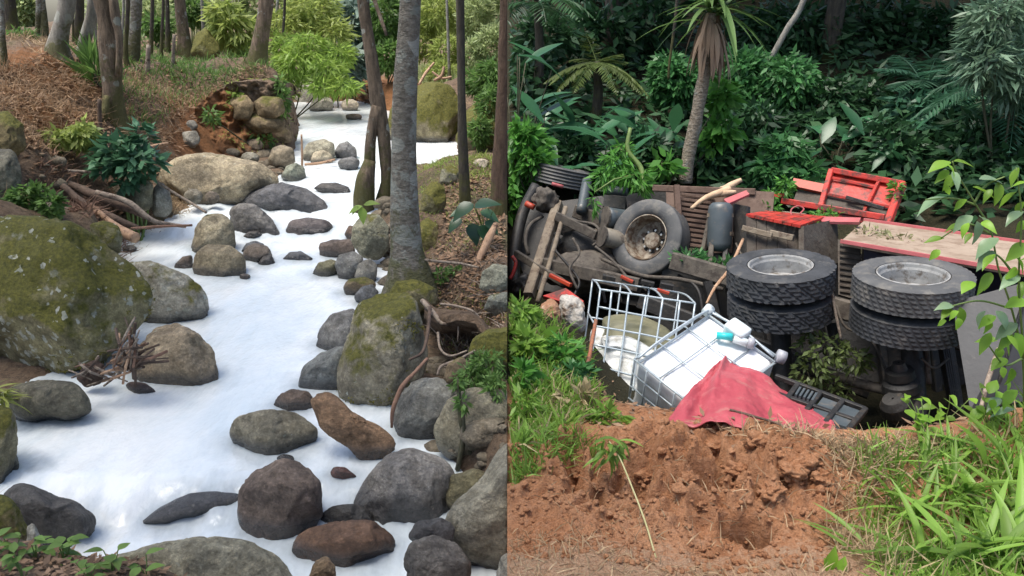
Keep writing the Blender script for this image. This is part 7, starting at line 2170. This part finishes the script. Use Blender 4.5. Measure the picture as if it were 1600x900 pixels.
# broad bladed tussocks at the lower right: each blade an object
M_BLADE = [big_leaf_mesh('grass_blade_%s' % a, GRASS, STRAP, c, .35, 8) for a, c in (('upright', .35), ('arched', .8), ('hooked', 1.25))]
M_BROAD = [big_leaf_mesh('broad_blade_%s' % a, GRASS, LANCE, c, .3, 8) for a, c in (('upright', .3), ('arched', .8))]
for lab, u, v, n, L, Wk, fan in (('broad bladed grass tussock in the corner of the picture', 1560, 880, 26, .55, .55, .9), ('arching grass tussock left of the corner one', 1480, 890, 22, .50, .5, .9), ('upright broad leaved tussock at the edge of the bare soil', 1432, 815, 14, .36, .5, .5),
                                 ('grass tussock behind the upright broad leaved one', 1500, 770, 20, .40, .45, .8), ('tall grass tussock at the right border below the vine', 1590, 745, 22, .55, .45, .7), ('low grass tussock reaching over the bare soil', 1400, 880, 16, .38, .4, 1.1), ('grass tussock between the corner one and the border one', 1550, 810, 22, .45, .5, .9), ('grass tussock under the grey mudguard', 1450, 710, 16, .30, .45, .8)):
    b = hit(u, v, 'R')
    r_ = empty('grass_tussock', b, lab, 'grass tussock', 'broad grass tussocks')
    for i in range(n):
        a = R.uniform(0, 6.28)
        me = M_BROAD[i % 2] if i % 4 == 0 else M_BLADE[i % 3]
        put_leaf(r_, me, b + np.array([R.normal() * .07, R.normal() * .06, -.01]), [math.cos(a) * fan, math.sin(a) * fan, R.uniform(.6, 1.5)], [-math.cos(a), -math.sin(a), 1.2], L * R.uniform(.6, 1.15), L * Wk * R.uniform(1.2, 2.2) * (.42 if i % 4 == 0 else 1), 'R', name='blade')
M_DOCK = big_leaf_mesh('round_weed_leaf', V_LEAF, OVATE, .3, .25)
sl = empty('seedling', hit(1305, 890, 'R'), 'single curled green seedling leaf at the foot of the heap', 'seedling')
put_leaf(sl, M_DOCK, hit(1290, 890, 'R'), [.5, .1, .9], [.3, -1, .4], .12, .13, 'R'); put_leaf(sl, M_DOCK, hit(1310, 893, 'R'), [.4, .2, .6], [0, -1, .5], .08, .09, 'R')
put_leaf(sl, M_DOCK, hit(1300, 893, 'R'), [-.5, .1, .8], [-.3, -1, .4], .07, .08, 'R')

# the leafy vine hanging into view at the right border: every leaf an object
vn = empty('leafy_creeper', hit(1590, 690, 'R'), 'tall bright leaved creeper in front of the lorry at the right border', 'creeper')
M_VINE = [big_leaf_mesh('vine_leaf_%s' % a, V_LEAF, OVATE, c, .3, 7, w_) for a, c, w_ in (('flat', .2, .01), ('bent', .55, .02))]
M_VINEP = big_leaf_mesh('vine_leaf_pale', leaf_mat('vine_leaf_pale', (.22, .34, .20), .3, .35, .3), OVATE, .35, .3, 7, .015)
for pts in ([(1600, 650, 4.6), (1598, 560, 4.5), (1580, 480, 4.4), (1560, 420, 4.4), (1548, 360, 4.4), (1525, 320, 4.4), (1496, 272, 4.4), (1488, 252, 4.4)], [(1600, 560, 4.4), (1592, 440, 4.3), (1596, 340, 4.3), (1588, 262, 4.3)], [(1548, 365, 4.4), (1510, 350, 4.45), (1470, 372, 4.5)], [(1580, 482, 4.4), (1530, 470, 4.35), (1480, 480, 4.35)],
            [(1525, 320, 4.4), (1490, 310, 4.4), (1446, 312, 4.4)], [(1592, 440, 4.3), (1560, 400, 4.3), (1530, 395, 4.3)], [(1598, 560, 4.5), (1570, 570, 4.4), (1545, 540, 4.35)], [(1600, 650, 4.6), (1575, 640, 4.5), (1560, 625, 4.5)], [(1522, 318, 4.4), (1540, 290, 4.4), (1570, 276, 4.4)]):
    V, Fc = tube([PD(*p) for p in pts], np.linspace(.0075, .004, len(pts)), 6, 5 * len(pts))
    build('stem', V, Fc, STEM_G, vn, 'R', smooth=True)
for u, v, du, dv, L, k, D in ((1485, 253, -40, 12, .165, 0, 4.4), (1490, 252, 34, 4, .13, 0, 4.4), (1482, 266, -20, 16, .13, 0, 4.4), (1488, 268, 4, 24, .13, 2, 4.4), (1476, 308, -50, 18, .20, 2, 4.4), (1520, 292, 38, 14, .17, 0, 4.4), (1560, 285, -6, 26, .16, 0, 4.4), (1530, 280, 40, -4, .15, 2, 4.4),
                              (1520, 338, -24, 14, .15, 2, 4.35), (1530, 338, 26, 10, .15, 2, 4.35), (1526, 346, 6, 26, .16, 2, 4.35), (1510, 350, -40, 8, .15, 0, 4.4), (1475, 372, -34, 4, .13, 0, 4.5), (1592, 262, -10, 18, .13, 0, 4.3), (1588, 300, -18, 16, .14, 0, 4.3), (1598, 330, -26, 10, .16, 2, 4.3),
                              (1560, 372, -40, 22, .19, 2, 4.3), (1552, 392, -34, 26, .17, 2, 4.3), (1580, 396, 20, 14, .16, 1, 4.3), (1490, 478, -34, -2, .14, 2, 4.35), (1486, 482, -24, 14, .13, 0, 4.35), (1500, 480, 4, 28, .15, 1, 4.35), (1540, 486, -10, 22, .15, 2, 4.35), (1556, 486, 16, 22, .16, 2, 4.35), (1548, 520, -18, 28, .17, 0, 4.35), (1562, 522, 14, 24, .16, 0, 4.35),
                              (1590, 506, -20, 12, .17, 2, 4.3), (1586, 520, 10, 26, .17, 1, 4.3), (1520, 440, -26, 14, .14, 0, 4.3), (1548, 426, -20, 22, .16, 1, 4.3), (1590, 430, -24, 8, .18, 2, 4.3), (1572, 560, -26, 12, .15, 0, 4.4), (1580, 575, 4, 26, .15, 1, 4.4), (1562, 622, -26, 10, .16, 2, 4.5), (1545, 615, 14, -18, .14, 0, 4.5), (1590, 610, -22, 16, .16, 1, 4.4), (1586, 640, -30, 4, .17, 2, 4.4),
                              (1600, 380, -20, 18, .17, 0, 4.3), (1605, 470, -30, 4, .17, 0, 4.3), (1536, 640, -24, 10, .14, 1, 4.5), (1560, 660, -20, 16, .15, 0, 4.5)):
    me = M_VINEP if k == 2 else M_VINE[k]
    put_leaf(vn, me, PD(u, v, D), RT * du - UPV * dv - FWD * R.uniform(-12, 18), UPV * .8 - FWD * R.uniform(.2, .9) + RT * R.uniform(-.5, .5), L * .88, L * R.uniform(.6, .95), 'R')
    if R.random() < .75:
        q = PD(u + R.uniform(-16, 16), v + R.uniform(4, 26), D + R.uniform(-.15, .2))
        put_leaf(vn, M_VINE[int(R.integers(2))], q, RT * R.uniform(-30, 20) - UPV * R.uniform(0, 30) - FWD * R.uniform(-20, 20), UPV * .8 - FWD * R.uniform(.2, .9) + RT * R.uniform(-.6, .6), L * R.uniform(.45, .8), L * R.uniform(.4, .7), 'R')
for lab, u, v, n in (('leafy weed under the creeper at the foot of the mudguard', 1545, 655, 16), ('leafy weed in front of the dark cavity', 1440, 668, 12), ('thin flowering weed by the differential', 1475, 650, 8)):
    b = hit(u, v + 12, 'R')
    r_ = empty('leafy_weed', b, lab, 'weed', 'weeds along the heap top')
    for i in range(n):
        q = b + np.array([R.normal() * .07, R.normal() * .05, R.uniform(.03, .24)])
        a = R.uniform(0, 6.28)
        put_leaf(r_, M_VINE[i % 2], q, [math.cos(a), math.sin(a), R.uniform(-.2, .6)], [0, -.4, 1], R.uniform(.06, .12), R.uniform(.06, .12), 'R')
        V, Fc = tube([b, (b + q) / 2 + np.array([.01, 0, .01]), q], .003, 5, 5); build('stem', V, Fc, STEM_G, r_, 'R', smooth=True)
